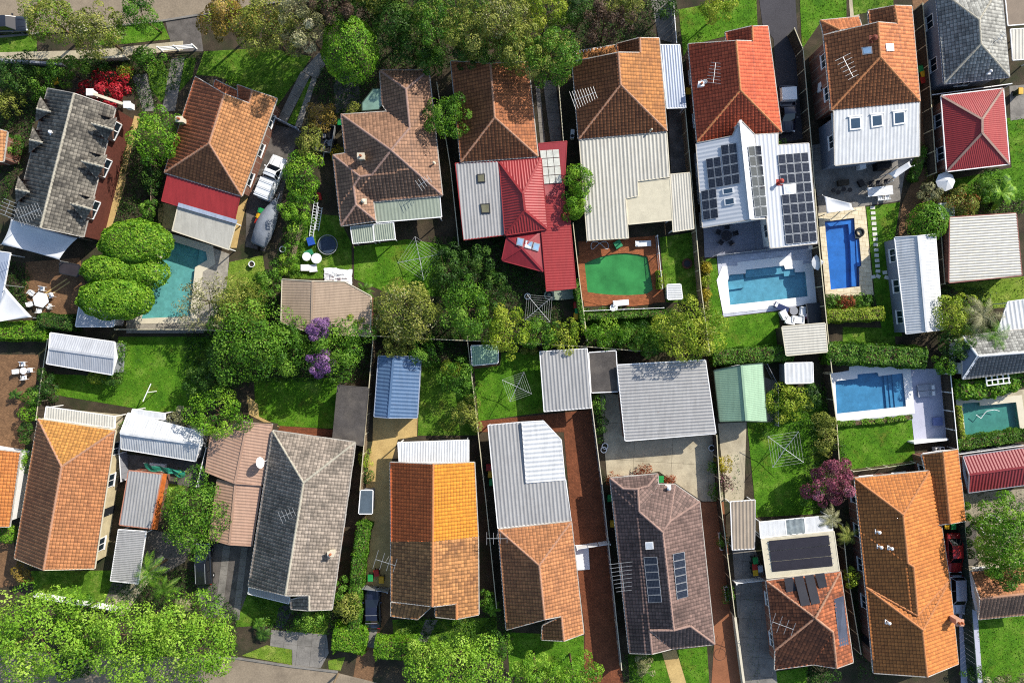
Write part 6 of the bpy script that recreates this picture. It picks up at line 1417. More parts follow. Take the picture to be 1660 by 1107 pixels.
# big trees at the bottom
BT = 'large lime street trees along the bottom'
T(52,1035,92,80,9,'lime','huge lime green street tree in the lower left corner',group=BT,leaf=0.2); T(205,1042,78,66,9,'lime','large lime green street tree right of the corner tree',group=BT,leaf=0.2); T(312,1040,82,70,9,'lime','large lime green street tree above the lower road',group=BT,leaf=0.2); T(116,1000,36,28,6,'mid','darker tree between the two lower left street trees'); T(120,1070,30,40,5,'dark','dark shaded tree low between the lower left street trees')
T(740,1088,90,46,8,'lime','spreading lime tree at the bottom edge below the yellow tiled house',group=BT,leaf=0.19); T(868,1092,40,30,7,'lime','small lime tree at the bottom edge left of the red brick drive',group=BT); T(930,1096,48,26,7,'bright','bright tree at the bottom edge over the red brick drive',group=BT); T(800,1050,28,24,4,'mid','green shrub tree above the spreading lime tree'); T(690,1066,40,30,5,'lime','lower lime bush joined to the spreading lime tree')
# right part
T(1350,783,38,37,4.6,'pink','round pink blossom tree at the corner of the long orange house',mix='bronze',dens=1.6); T(1508,358,32,32,4,'bright','round bright bush above the white gable garage','ball'); T(1632,868,48,60,7,'bright','bright leafy tree at the right edge beside the round garden bed',dens=1.7); T(1640,925,34,30,6,'mid','lower limb of green foliage over the brown gable house')
T(1278,652,40,28,2.6,'gold','yellow green shrub in the bed above the right clothes hoist'); T(1340,702,18,44,3,'olive','olive shrub against the dark fence left of the small lawn'); T(1316,640,18,22,2.6,'dark','dark shrub below the small white roofed shed'); T(1250,652,14,18,2,'mid','green shrub beside the pale green shed')
T(1510,314,18,18,2.6,'pale','white flecked shrub below the satellite dish table'); T(1560,328,32,24,3,'olive','olive shrub above the wide cream garage roof',mix='rust'); T(1600,300,26,24,3,'mid','leafy shrub on the right edge lawn'); T(1548,508,36,36,4.5,'gold','yellow green bush right of the white gable garage'); T(1555,555,34,30,4,'dark','dark spiky bush beside the grey hip roof'); T(1500,480,14,14,2,'dark','dark pot plant group behind the white gable garage'); T(1532,592,22,16,3,'bright','bright bush at the corner of the lounger terrace')
T(1372,490,16,12,1.6,'rust','rust red shrub at the foot of the deep blue pool'); T(1350,488,16,14,1.8,'mid','small green shrub left of the rust red shrub'); T(1398,490,16,10,1.4,'mid','small green shrub right of the rust red shrub')
T(1146,434,6,6,0.9,'yellow','first small yellow plant beside the blue pool lawn fence'); T(1144,456,6,6,0.9,'gold','second small yellow plant beside the blue pool lawn fence'); T(1145,478,7,7,0.9,'yellow','third small yellow plant beside the blue pool lawn fence')
T(1172,754,14,16,1.6,'yellow','yellow flowering bush beside the cream concrete drive'); T(1176,782,10,14,1.4,'bronze','pinkish bush below the yellow flowering bush',mix='pink'); T(1158,758,8,8,1.2,'mid','potted shrub by the upper part of the dark timber fence'); T(1160,798,8,12,1.2,'mid','second potted shrub by the dark timber fence'); T(1172,878,7,10,1.2,'mid','small shrub in a white planter on the brown drive'); T(1181,962,8,14,1.2,'mid','longer shrub in a white planter on the brown drive')
T(1045,762,12,10,1.4,'rust','red leaved bush on the concrete beside the dark brown roof'); T(996,778,12,9,1.3,'rust','red leaved bush at the top left of the dark brown roof'); T(1085,778,10,6,1.0,'rust','low red bush beside the green bin at the dark brown roof')
T(970,655,10,16,1.8,'mid','narrow shrubs left of the concrete yard'); T(976,690,8,26,1.4,'dark','dark creeper along the concrete yard fence'); T(972,622,9,12,2,'pale','white flowering shrub below the tar black roof')
T(850,568,7,7,1.2,'olive','left clipped ball shrub behind the grey carport','ball'); T(865,568,7,7,1.2,'olive','right clipped ball shrub behind the grey carport','ball')
T(1044,1078,16,18,1.8,'pale','variegated bush before the dark brown house'); T(590,745,10,16,1.4,'gold','yellow shrub beside the sandy drive edge'); T(597,770,8,12,1.0,'dark','dark shrub beside the sandy drive edge')
T(505,1000,24,22,2.5,'mid','bushy shrub at the grey tiled house front'); T(560,985,22,26,3,'olive','variegated shrub left of the navy sedan'); T(545,958,16,20,3,'mid','green shrub beside the grey tiled house corner'); T(440,952,20,12,2,'dark','dark shrub at the front of the grey tiled house'); T(792,975,14,18,2.2,'mid','shrub between the yellow tiled house and faded orange house')
T(1380,935,10,16,2.4,'gold','yellow green plant between the solar blanket house and the orange house'); T(1330,1095,30,18,2.4,'dark','dark shrub in front of the solar blanket house'); T(1580,1090,20,10,1.5,'mid','creeper at the foot of the green sheet fence'); T(1635,1105,36,10,2,'pale','pale hedge shrubs at the lower right corner')
for i, (x, y, r) in enumerate(((1567,820,7),(1568,838,7),(1568,862,8),(1570,880,8),(1573,898,8))): T(x,y,r,r,1.1,'bright' if i < 2 else 'dark', ('first','second','third','fourth','fifth')[i] + ' round potted shrub from the top beside the green sheet fence','ball',name='shrub',cat='shrub',group='round shrubs along the green fence')
T(205,690,8,6,0.8,'mid','tiny weed clump at the white garage corner'); T(1258,232,16,8,1.2,'mid','shrub at the end of the black driveway'); T(1305,800,14,20,2.2,'mid','creeper shrub at the right edge of the hoist lawn'); T(1240,700,6,10,.8,'mid','weed clump at the left edge of the right hoist lawn')
# hedges
hedge([(-12,537),(68,537)],32,1.8,'bright','bright clipped hedge at the left edge above the brown patio')
hedge([(1160,580),(1284,572)],30,1.9,'mid','green clipped hedge above the pale green shed'); hedge([(1346,572),(1400,574),(1500,580)],38,2.2,'mid','long olive hedge above the lounger terrace pool',leaf=0.14); hedge([(1344,512),(1432,508)],24,1.8,'gold','clipped golden hedge below the deep blue pool')
hedge([(543,1037),(587,1042)],46,1.9,'bright','square clipped front hedge left of the driveway slab'); hedge([(610,1055),(672,1056)],36,1.8,'bright','clipped front hedge right of the driveway slab'); hedge([(588,852),(580,900),(572,985)],24,2.0,'mid','narrow hedge between the grey tiled house and the sandy drive'); hedge([(577,990),(572,1020)],22,1.8,'mid','lower narrow hedge beside the navy sedan')
hedge([(1556,632),(1612,630),(1668,612)],34,2.2,'bright','large leafy hedge below the grey hip roof',leaf=0.16,lump=0.25); hedge([(1556,722),(1664,706)],22,1.6,'mid','low hedge between the teal pool and the maroon garage'); hedge([(1556,660),(1563,712)],10,1.4,'gold','narrow climber hedge at the left of the teal pool')
hedge([(952,514),(1078,508)],12,1.3,'mid','low hedge along the murky pool railing'); hedge([(934,455),(948,540)],10,1.9,'mid','leafy vine on the fence left of the murky pool'); hedge([(1358,688),(1440,682),(1478,676)],8,0.6,'bright','low planting strip below the lounger terrace pool'); hedge([(1484,290),(1500,240)],14,1.0,'mid','shaded planting strip along the terracotta house'); hedge([(1070,440),(1072,466)],9,1.2,'gold','climbing plant on the murky pool right railing')
hedge([(62,520),(112,524)],26,2.2,'dark','dark hedge at the foot of the brown brick patio')
hedge([(1146,500),(1148,425)],8,0.5,'olive','low planting beside the blue pool lawn')
# palms and spiky plants
palm(1592,512,4.2,11,2.9,'tall palm at the right edge above the grey hip roof','pale'); palm(1612,545,3.6,10,2.6,'lower palm overhanging the grey hip roof','mid'); palm(1564,545,3.0,12,2.0,'small palm beside the white gable garage end','olive')
palm(240,926,4.0,9,2.8,'bright palm beside the grey ribbed carport','bright'); palm(264,955,3.2,9,2.2,'second palm below the bright palm','mid'); palm(1346,842,2.6,9,1.9,'spiky palm beside the white patio of the solar blanket house','pale'); palm(1374,868,2.4,9,1.9,'lower spiky palm left of the long orange house','olive')
palm(1624,312,1.6,10,2.4,'broad leaved banana plant on the right edge lawn','bright',leafw=0.16); palm(425,1028,0.8,14,1.3,'spiky clump at the front of the grey tiled house','dark'); palm(418,1010,0.7,10,1.0,'small spiky clump behind the front path','mid'); palm(798,985,1.2,12,1.3,'spiky plant between the two orange front gables','bright'); palm(292,985,0.6,16,1.4,'dry straw coloured clump beside the black wagon','pale'); palm(590,470,1.5,9,1.4,'small spiky plant at the hoist lawn edge','mid'); palm(178,585,0.9,10,1.0,'spiky plant at the silver shed','mid'); palm(24,640,0.9,10,.9,'spiky plant on the far left patio edge','dark')

# ground cover in the beds
BEDS = [([(0,100),(130,100),(75,150),(40,270),(0,350)], 'dark', 16), ([(130,95),(330,90),(310,130),(230,185),(205,130),(130,130)], 'dark', 14), ([(520,110),(610,130),(610,180),(540,190),(505,150)], 'dark', 14),
 ([(590,-10),(1060,-10),(1060,70),(930,100),(840,110),(600,110)], 'dark', 16), ([(700,385),(820,385),(900,480),(940,560),(600,560),(600,485),(700,480)], 'dark', 22), ([(940,500),(1090,500),(1150,560),(1060,570),(950,560)], 'mid', 26),
 ([(300,540),(600,545),(600,620),(420,620),(300,640)], 'dark', 18), ([(680,560),(765,560),(765,600),(690,600)], 'dark', 22), ([(205,190),(265,260),(265,380),(190,360)], 'dark', 14), ([(360,470),(450,440),(460,540),(330,540)], 'mid', 20),
 ([(470,340),(500,345),(490,450),(440,450)], 'mid', 22), ([(0,420),(50,430),(45,510),(0,520)], 'dark', 18), ([(1490,230),(1535,280),(1530,340),(1470,380),(1500,290)], 'olive', 18), ([(1530,320),(1660,310),(1660,345),(1540,352)], 'mid', 20),
 ([(1520,460),(1600,470),(1620,540),(1560,560),(1520,540)], 'dark', 18), ([(1240,636),(1345,620),(1345,700),(1250,690)], 'mid', 22), ([(1310,690),(1358,690),(1382,770),(1340,850),(1300,820)], 'dark', 16), ([(400,960),(590,950),(590,1030),(440,1020)], 'mid', 16), ([(640,1000),(830,990),(830,1060),(660,1060)], 'dark', 14),
 ([(180,930),(330,920),(390,1000),(380,1060),(180,1000)], 'dark', 14), ([(1010,1058),(1060,1056),(1040,1107),(1010,1107)], 'dark', 16), ([(1580,800),(1660,800),(1660,925),(1580,925)], 'dark', 8), ([(1340,482),(1420,478),(1420,500),(1340,502)], 'mid', 24), ([(1134,420),(1146,420),(1156,560),(1146,560)], 'olive', 26), ([(1365,920),(1400,920),(1420,1100),(1390,1100)], 'dark', 10)]
def cover(col, beds):
    Vs = []
    for poly, dn in beds:
        X, Y = scatter(poly, dn); n = len(X); m_ = 5
        cx = np.repeat(X, m_) + rng.normal(0, .14, n*m_); cy = np.repeat(Y, m_) + rng.normal(0, .14, n*m_); hh = np.repeat(rng.uniform(.05, .45, n), m_) * rng.uniform(.4, 1.1, n*m_)
        Vs.append(rhombs(np.stack([cx, cy, hh + .03], -1), np.tile([0, 0, 1.0], (n*m_, 1)), 0.085, 0.8))
    V = np.concatenate(Vs); o = link('ground_cover', quads_mesh('ground_cover', V, LM[col], np.clip(rng.normal(.4, .22, len(V)//4), 0, 1)))
    tag(o, {'dark': 'dark green leafy ground cover in the shaded garden beds', 'mid': 'green leafy ground cover in the sunny garden beds', 'olive': 'olive ground cover in the right hand beds'}[col], 'ground cover', kind='stuff')
for col in ('dark', 'mid', 'olive'): cover(col, [(p, d) for p, c, d in BEDS if c == col])

# ---------------------------------------------------------------- yard things
BINB = mat('bin_green_body', '#23402c', 0.5); BINC = {'green': mat('lid_green', '#2c9a50', 0.45), 'yellow': mat('lid_yellow', '#e8b428', 0.45), 'red': mat('lid_red', '#b83428', 0.45), 'grey': mat('lid_grey', '#b8bcc0', 0.5)}
_bin = None
def wheelie(x, y, col, label, rz=0.0):
    global _bin
    if _bin is None:
        b = MB(); b.loft([[(-.22, -.26, .08), (.22, -.26, .08), (.22, .24, .08), (-.22, .24, .08)], [(-.27, -.34, .95), (.27, -.34, .95), (.27, .32, .95), (-.27, .32, .95)]]); b.box((0, -.30, .93), (.6, .08, .06)); body = b.mesh('body'); body.materials.append(BINB)
        w = MB(); w.tube((-.28, .26, .1), (-.21, .26, .1), .1, .1, 12); wm = w.mesh('wheel'); wm.materials.append(RUBBER)
        w = MB(); w.tube((.21, .26, .1), (.28, .26, .1), .1, .1, 12); wm2 = w.mesh('wheel'); wm2.materials.append(RUBBER)
        lids = {}
        for k, m in BINC.items():
            l = MB(); l.hexa([(-.30, -.38, .955), (.30, -.38, .955), (.30, .36, .955), (-.30, .36, .955)], [(-.26, -.34, 1.03), (.26, -.34, 1.03), (.26, .30, 1.05), (-.26, .30, 1.05)]); l.bar((-.25, .40, .98), (.25, .40, .98), .05, .05)
            lids[k] = l.mesh('lid'); lids[k].materials.append(m)
        _bin = (body, wm, wm2, lids)
    c = P(x, y, 1.0); t = empty('wheelie_bin', (c.x, c.y, 0), label, 'bin', 'wheelie bins', rz)
    link('body', _bin[0], t); link('wheel', _bin[1], t); link('wheel', _bin[2], t); link('lid', _bin[3][col], t)
for x, y, c, l, r in ((424,342,'green','green lidded bin beside the covered boat',1.2), (421,351,'yellow','yellow lidded bin beside the covered boat',1.2), (419,360,'red','red lidded bin beside the covered boat',1.2),
  (600,937,'green','green lidded bin behind the navy sedan gate',0), (610,929,'red','red lidded bin behind the navy sedan gate',.2), (618,940,'yellow','yellow lidded bin behind the navy sedan gate',0),
  (1225,909,'green','green lidded bin on the grey strip drive',.1), (1224,919,'red','red lidded bin on the grey strip drive',.1), (1225,928,'yellow','yellow lidded bin on the grey strip drive',.1), (1233,922,'grey','pale grey bin on the grey strip drive',.1),
  (1493,112,'green','green lidded bin beside the terracotta house',.2), (1497,120,'yellow','yellow lidded bin beside the terracotta house',.2), (1497,130,'red','red lidded bin beside the terracotta house',.2),
  (934,495,'red','red lidded bin by the murky pool vine fence',0), (936,504,'green','green lidded bin by the murky pool vine fence',0), (934,513,'yellow','yellow lidded bin by the murky pool vine fence',0),
  (792,758,'red','red lidded bin left of the grey ribbed rear roof',0), (795,769,'yellow','yellow lidded bin left of the grey ribbed rear roof',0), (797,782,'green','green lidded bin left of the grey ribbed rear roof',0),
  (989,808,'green','green lidded bin left of the dark brown tiled roof',0), (993,849,'yellow','orange yellow lidded bin left of the dark brown tiled roof',0), (1072,777,'green','green lidded bin at the top of the dark brown tiled roof',0),
  (1535,852,'yellow','yellow lidded bin above the parked red car',0), (1546,853,'green','green lidded bin above the parked red car',0), (551,198,'green','green lidded bin at the left corner of the hipped brown roof',0), (1655,148,'yellow','yellow lidded bin at the right edge beside the red metal roof',0), (90,132,'yellow','yellow lidded bin at the top of the dormer house',.3), (1116,148,'yellow','yellow lidded bin beside the blue grey side carport',0)): wheelie(x, y, c, l, r)

WIRE = mat('line_wire', '#e8e8e4', 0.5)
def hoist(x, y, label, ang, R, h=2.1, tilt=0.12):
    c = P(x, y, h); t = empty('clothes_hoist', (c.x, c.y, 0), label, 'clothes hoist', 'rotary clothes hoists', ang)
    b = MB(); b.tube((0, 0, 0), (0, 0, h), .045, .035, 8); b.tube((0, 0, h - .45), (0, 0, h - .1), .06, .06, 8); b.build('mast', STEEL, t)
    tips = []
    for i in range(4):
        a = PI/2*i; d = Vector((math.cos(a), math.sin(a), 0)); tip = d*R + Vector((0, 0, h + tilt)); tips.append((d, tip)); b = MB(); b.tube((0, 0, h - .1), tip, .035, .03, 6); b.tube((0, 0, h - .5), d*R*.35 + Vector((0, 0, h - .02)), .015, .015, 5); b.build('arm', STEEL, t)
    for k in range(5):
        f = .3 + .7*k/4; b = MB()
        for i in range(4): p = Vector((0, 0, h - .1)).lerp(tips[i][1], f); q = Vector((0, 0, h - .1)).lerp(tips[(i+1) % 4][1], f); b.tube(p, q, .007, .007, 4)
        b.build('line', WIRE, t)
hoist(680, 419, 'rotary clothes hoist on the lawn below the hipped brown house', 0.20, 2.5); hoist(838, 627, 'rotary clothes hoist on the lawn left of the grey carport', 1.13, 1.85); hoist(1273, 728, 'rotary clothes hoist on the lawn below the pale green shed', -0.63, 2.5); hoist(873, 500, 'rotary clothes hoist in the shaded yard below the maroon carport', 0.7, 2.0)
t = empty('clothes_line_post', P(254, 634, 0), 'white T shaped clothes line post on the big left lawn', 'clothes line'); b = MB(); b.tube((0, 0, 0), (0, 0, 2.1), .05, .05, 8); b.build('post', WHITE, t); b = MB(); b.bar((-.45, -1.0, 2.1), (.45, 1.0, 2.1), .08, .08); b.build('crossbar', WHITE, t)

def rect_chair(x, y, rz, label, m, group, h=0.45, seat=0.5, cat='chair', back=0.85):
    c = P(x, y, 0.5); t = empty('garden_chair', (c.x, c.y, 0), label, cat, group, rz)
    b = MB(); b.box((0, 0, h), (seat, seat, .05)); b.build('seat', m, t); b = MB(); b.box((-seat/2, 0, (h + back)/2 + .05), (.05, seat, back - h)); b.build('backrest', m, t)
    for sx in (-1, 1):
        for sy in (-1, 1): b = MB(); b.tube((sx*seat*.44, sy*seat*.44, 0), (sx*seat*.44, sy*seat*.44, h), .02, .02, 6); b.build('leg', m, t)
    for sy in (-1, 1): b = MB(); b.box((0, sy*seat*.5, h + .2), (seat, .04, .04)); b.build('armrest', m, t)
def table(x, y, label, m, r=0.6, n=20, h=0.72, rect=None, rz=0.0, slats=0):
    c = P(x, y, h); t = empty('garden_table', (c.x, c.y, 0), label, 'table', None, rz); b = MB()
    if rect and slats:
        for i in range(slats): b = MB(); b.box((0, (i + .5)*rect[1]/slats - rect[1]/2, h), (rect[0], rect[1]/slats*.86, .04)); b.build('slat', m, t)
    elif rect: b.box((0, 0, h), (rect[0], rect[1], .05)); b.build('table_top', m, t)
    else: b.disc((0, 0, h - .03), r, .05, n); b.build('table_top', m, t)
    if rect:
        for sx in (-1, 1):
            for sy in (-1, 1): b = MB(); b.box((sx*rect[0]*.45, sy*rect[1]*.42, h/2 - .02), (.06, .06, h - .05)); b.build('leg', m, t)
    else:
        b = MB(); b.tube((0, 0, .05), (0, 0, h - .03), .05, .05, 8); b.build('pedestal', m, t); b = MB(); b.disc((0, 0, 0), r*.5, .06, 14); b.build('base', m, t)
def ringchairs(x, y, n, rpx, m, place, group, a0=0.0):
    names = ['right', 'upper right', 'upper left', 'left', 'lower left', 'lower right'] if n == 6 else (['right', 'upper', 'left', 'lower'] if n == 4 else ['right', 'upper right', 'upper left', 'lower left', 'lower right'])
    for i in range(n):
        a = 2*PI*i/n + a0; rect_chair(x + rpx*math.cos(a), y - rpx*math.sin(a), a + PI, '%s chair at the %s' % (names[i], place), m, group)
WFUR = mat('white_plastic', '#eef0f0', 0.45, var=0.04, k=0.82); DFUR = mat('dark_wicker', '#2c2c34', 0.7, var=0.15)
table(66, 486, 'white hexagonal table on the brown brick patio', WFUR, 0.95, 6); ringchairs(66, 486, 6, 18, WFUR, 'white hexagonal patio table', 'chairs of the hexagonal table', 0.4)
table(38, 601, 'small white table on the far left brown patio', WFUR, 0.4); ringchairs(38, 601, 4, 11, WFUR, 'small far left patio table', 'chairs of the small far left table', 0.1)
table(1178, 382, 'dark round table under the solar extension terrace', DFUR, 0.62); ringchairs(1178, 382, 5, 14, DFUR, 'dark round terrace table', 'chairs of the dark round table', 1.5)
table(1427, 310, 'long white slatted dining table on the grey terrace', WFUR, rect=(2.9, 1.05), rz=0.1, slats=7)
for i, (x, y) in enumerate(((1412,298),(1424,297),(1437,295))): rect_chair(x, y, -PI/2 + .1, ('left', 'middle', 'right')[i] + ' chair on the house side of the long white table', DFUR, 'chairs of the long white table')
for i, (x, y) in enumerate(((1427,322),(1438,321))): rect_chair(x, y, PI/2 + .1, ('left', 'right')[i] + ' pale chair on the pool side of the long white table', WFUR, 'chairs of the long white table')
for i, (x, y) in enumerate(((1351,309),(1359,312),(1368,307),(1378,308))):
    t = empty('bar_stool', P(x, y, .7) - Vector((0, 0, .7)), ('first', 'second', 'third', 'fourth')[i] + ' black stool from the left at the terrace counter', 'stool', 'black stools at the terrace'); b = MB(); b.disc((0, 0, .66), .26, .06, 16); b.build('seat', BLACK, t); b = MB(); b.tube((0, 0, .03), (0, 0, .66), .04, .04, 8); b.build('pedestal', STEEL, t); b = MB(); b.disc((0, 0, 0), .22, .03, 14); b.build('base', STEEL, t)
def boxthing(name, label, cat, x, y, size, m, rz=0.0, h0=0.0, lid=None, group=None):
    c = P(x, y, h0 + size[2]); t = empty(name, (c.x, c.y, h0), label, cat, group, rz); b = MB(); b.box((0, 0, size[2]*.45), (size[0], size[1], size[2]*.9)); b.build('body', m, t); b = MB(); b.box((0, 0, size[2]*.95), (size[0]*1.04, size[1]*1.04, size[2]*.1)); b.build('lid', lid or m, t); return t
boxthing('storage_bench', 'brown timber storage bench on the grey terrace', 'bench', 1368, 296, (1.2, .6, .5), TIMBERD, .1); boxthing('ottoman', 'black square ottoman with white edge on the grey terrace', 'ottoman', 1397, 297, (.55, .75, .4), BLACK, .5, lid=BLACK)
boxthing('barbecue', 'dark hooded barbecue under the white rear wing', 'barbecue', 1434, 268, (1.6, .8, 1.1), BLACK, .1); boxthing('terrace_fridge', 'white cabinet under the white rear wing', 'cabinet', 1399, 269, (.7, .6, .9), WHITE, .1)
boxthing('spa_cover', 'black covered spa beside the cream cabana', 'spa', 1323, 507, (2.0, 2.2, .8), mat('spa_vinyl', '#3c4044', 0.5), .08)
boxthing('planter_box', 'white step block at the solar extension corner', 'planter', 1319, 401, (.9, .4, .4), WHITE, .05)
# cabana lounge
def armchair(x, y, rz, label, m, w=.95, d=.8, group='white lounge chairs by the cabana'):
    c = P(x, y, .5); t = empty('lounge_chair', (c.x, c.y, 0), label, 'lounge chair', group, rz); b = MB(); b.box((0, 0, .25), (d, w, .3)); b.build('seat', m, t); b = MB(); b.box((-d/2, 0, .45), (.16, w, .6)); b.build('backrest', m, t)
    for s_ in (-1, 1): b = MB(); b.box((0, s_*w/2, .38), (d, .12, .4)); b.build('armrest', m, t)
    b = MB(); b.box((.02, 0, .43), (d*.7, w*.7, .1)); b.build('cushion', WFUR, t)
armchair(1272, 510, .5, 'white lounge chair left of the round fire table', WFUR); armchair(1281, 519, 1.4, 'white lounge chair below the round fire table', WFUR, 1.0); armchair(1294, 518, 1.5, 'white two seat lounge next to the pink swim ring', WFUR, 1.3); armchair(1303, 505, 3.0, 'pale lounge chair right of the round fire table', WFUR)
table(1287, 504, 'grey round fire table among the white lounge chairs', GREYP, .48, 20, .4)
t = empty('swim_ring', P(1311, 512, .2), 'pink inflatable swim ring leaning by the black spa', 'swim ring'); b = MB(); b.ring((0, 0, .1), .42, .16, 22, 8); b.build('tube', mat('pink_vinyl', '#e09ab0', 0.4), t, smooth=True); t.rotation_euler = (0.3, 0.4, 0)
t = empty('swim_ring', P(1393, 377, .1), 'black and white swim ring at the deep blue pool ledge', 'swim ring'); b = MB(); b.ring((0, 0, .1), .42, .14, 22, 8); b.build('tube', BLACK, t, smooth=True); b = MB(); b.ring((0, 0, .16), .42, .05, 22, 6); b.build('stripe', WFUR, t, smooth=True)
def lounger(x, y, rz, label, m, group=None, L=1.95, w=.65):
    c = P(x, y, .35); t = empty('sun_lounger', (c.x, c.y, 0), label, 'sun lounger', group, rz); b = MB(); b.box((.25, 0, .33), (L*.72, w, .08)); b.build('seat', m, t); b = MB(); b.hexa([(-L*.46, -w/2, .55), (-.44, -w/2, .30), (-.44, w/2, .30), (-L*.46, w/2, .55)], [(-L*.46, -w/2, .63), (-.44, -w/2, .38), (-.44, w/2, .38), (-L*.46, w/2, .63)]); b.build('backrest', m, t)
    for sx in (-.7, .85):
        for sy in (-1, 1): b = MB(); b.box((sx, sy*w*.42, .15), (.06, .06, .3)); b.build('leg', m, t)
    b = MB(); b.box((-L*.34, 0, .60), (.3, w*.7, .1)); b.build('pillow', WFUR, t)
LNG = mat('grey_lounger', '#aeb2bc', 0.7); lounger(1501, 628, 3.24, 'upper grey sun lounger on the lilac pool terrace', LNG, 'pair of grey loungers'); lounger(1502, 638, 3.24, 'lower grey sun lounger on the lilac pool terrace', LNG, 'pair of grey loungers')
lounger(1006, 491, .1, 'white sun lounger at the bottom edge of the murky pool', WFUR); lounger(1042, 395, .05, 'white slatted sun lounger at the top edge of the murky pool', WFUR); lounger(1266, 498, -.4, 'dark blue folded lounger at the blue pool corner', mat('navy_fabric', '#2e3c68', 0.8))
boxthing('pool_box', 'green plastic crate at the top edge of the murky pool', 'crate', 1002, 396, (.8, .8, .5), mat('green_plastic', '#3c9a68', 0.5), .5); table(995, 499, 'white low oval table below the white pool lounger', WFUR, .45, 18, .4)
boxthing('pump_box', 'blue grey cushion box on the lilac terrace', 'box', 1521, 683, (1.0, .9, .4), mat('blue_vinyl', '#7c88b8', 0.5), .05)
b = MB()
for i in range(40):
    a0, a1 = 4*PI*i/40, 4*PI*(i+1)/40; f = lambda a: (1.05*math.cos(a/2 + .3)*(1 + .1*math.sin(a)), .45*math.sin(a) , .03 + .002*a); b.tube(f(a0), f(a1), .035, .035, 6)
o = b.build('pool_hose', WFUR, None, smooth=True); o.location = P(972, 398, .03); tag(o, 'white looped pool hose on the brick above the murky pool', 'hose')
b = MB(); pts_ = [(1582,672,-.03),(1590,678,-.03),(1596,670,-.03),(1600,666,-.03),(1612,664,-.03),(1620,666,-.03)]; b.path([P(x, y, z) for x, y, z in pts_], .04); o = b.build('pool_hose', WFUR, None); tag(o, 'white curled cleaner hose floating in the teal pool', 'hose')
t = empty('fire_pit', P(1113, 428, 0), 'round metal fire pit on the lawn right of the murky pool', 'fire pit'); b = MB(); b.ring((0, 0, .3), .5, .12, 20, 6); b.build('rim', mat('rusted_iron', '#5c3a2c', 0.8), t); b = MB(); b.tube((0, 0, .02), (0, 0, .3), .35, .5, 18); b.build('bowl', DARKP, t)
t = empty('market_umbrella', P(1534, 294, 0), 'white round umbrella below the red metal roof', 'umbrella'); c = P(1534, 294, 2.3) - P(1534, 294, 0); b = MB(); n = 8
for k in range(n): a0, a1 = 2*PI*k/n, 2*PI*(k+1)/n; b.add([(c.x, c.y, 2.6), (c.x + 1.1*math.cos(a0), c.y + 1.1*math.sin(a0), 2.15), (c.x + 1.1*math.cos(a1), c.y + 1.1*math.sin(a1), 2.15)], [(0, 1, 2)])
b.build('canopy', SAILM, t); b = MB(); b.tube((c.x, c.y, 0), (c.x, c.y, 2.65), .03, .03, 8); b.build('pole', STEEL, t)
t = empty('market_umbrella', P(1319, 428, 0), 'small folded white umbrella at the right edge of the blue pool terrace', 'umbrella'); b = MB()
for k in range(5): a0, a1 = 2 + .5*k, 2.5 + .5*k; b.add([(.3, 0, 1.9), (.95*math.cos(a0), .95*math.sin(a0), 1.6), (.95*math.cos(a1), .95*math.sin(a1), 1.6)], [(0, 1, 2)])
b.build('canopy', SAILM, t); b = MB(); b.tube((.3, 0, 0), (.3, 0, 1.95), .03, .03, 8); b.build('pole', STEEL, t)
# stepping stones
for i in range(13):
    x, y = 1414.3 + i*.72, 337 + i*8.55; b = MB(); b.box((0, 0, .03), (.52*rnd.uniform(.93, 1.05), .38*rnd.uniform(.93, 1.05), .06), rnd.uniform(-.06, .1)); o = b.build('stepping_stone', mat('pale_stone', '#e8e6d8', 0.8, var=.06), None); o.location = P(x, y, .02); tag(o, ('first second third fourth fifth sixth seventh eighth ninth tenth eleventh twelfth last'.split()[i]) + ' pale square stepping stone counted down from the grey terrace', 'stepping stone', 'stepping stones in the narrow lawn')
for i, (x, y) in enumerate(((1415,449),(1423,448),(1434,442),(1437,450),(1445,447))): b = MB(); b.box((0, 0, .05), (.5, .4, .1), rnd.uniform(-.5, .5)); o = b.build('loose_paver', mat('pale_stone', '#e8e6d8'), None); o.location = P(x, y, .02); tag(o, ('leftmost', 'second', 'upper middle', 'fourth', 'rightmost')[i] + ' loose pale paver at the bottom end of the stepping path', 'paver', 'loose pavers')
# AC units
def aircon(x, y, label, h0=0.0, rz=0.0, fans=2):
    c = P(x, y, h0 + .7); t = empty('air_conditioner', (c.x, c.y, h0), label, 'air conditioner', None, rz); b = MB(); b.box((0, 0, .36), (1.0, .42, .72)); b.build('case', WHITE, t)
    for i in range(fans): b = MB(); b.tube((-.25 + .5*i, 0, .72), (-.25 + .5*i, 0, .74), .19, .19, 16); b.build('fan', BLACK, t)
aircon(1524, 728, 'white air conditioner with two fans at the lounger terrace end', 0, .1); aircon(1262, 160, 'small white air conditioner beside the dark blue utility', 0, 1.4, 1); aircon(514, 500, 'white unit beside the tan garage', 0, .3, 1); aircon(928, 217, 'white unit at the left wall of the tan orange house', 0, 1.5, 1); aircon(583, 872, 'white unit on the wall side path right of the grey tiled house', 0, 1.4, 1)
for x, y, l in ((1333, 140, 'upper white air conditioner on the terracotta house left wall'), (1338, 158, 'lower white air conditioner on the terracotta house left wall'), (1334, 88, 'white wall unit high on the terracotta house left wall')): aircon(x, y, l, 1.6, 1.5, 1)
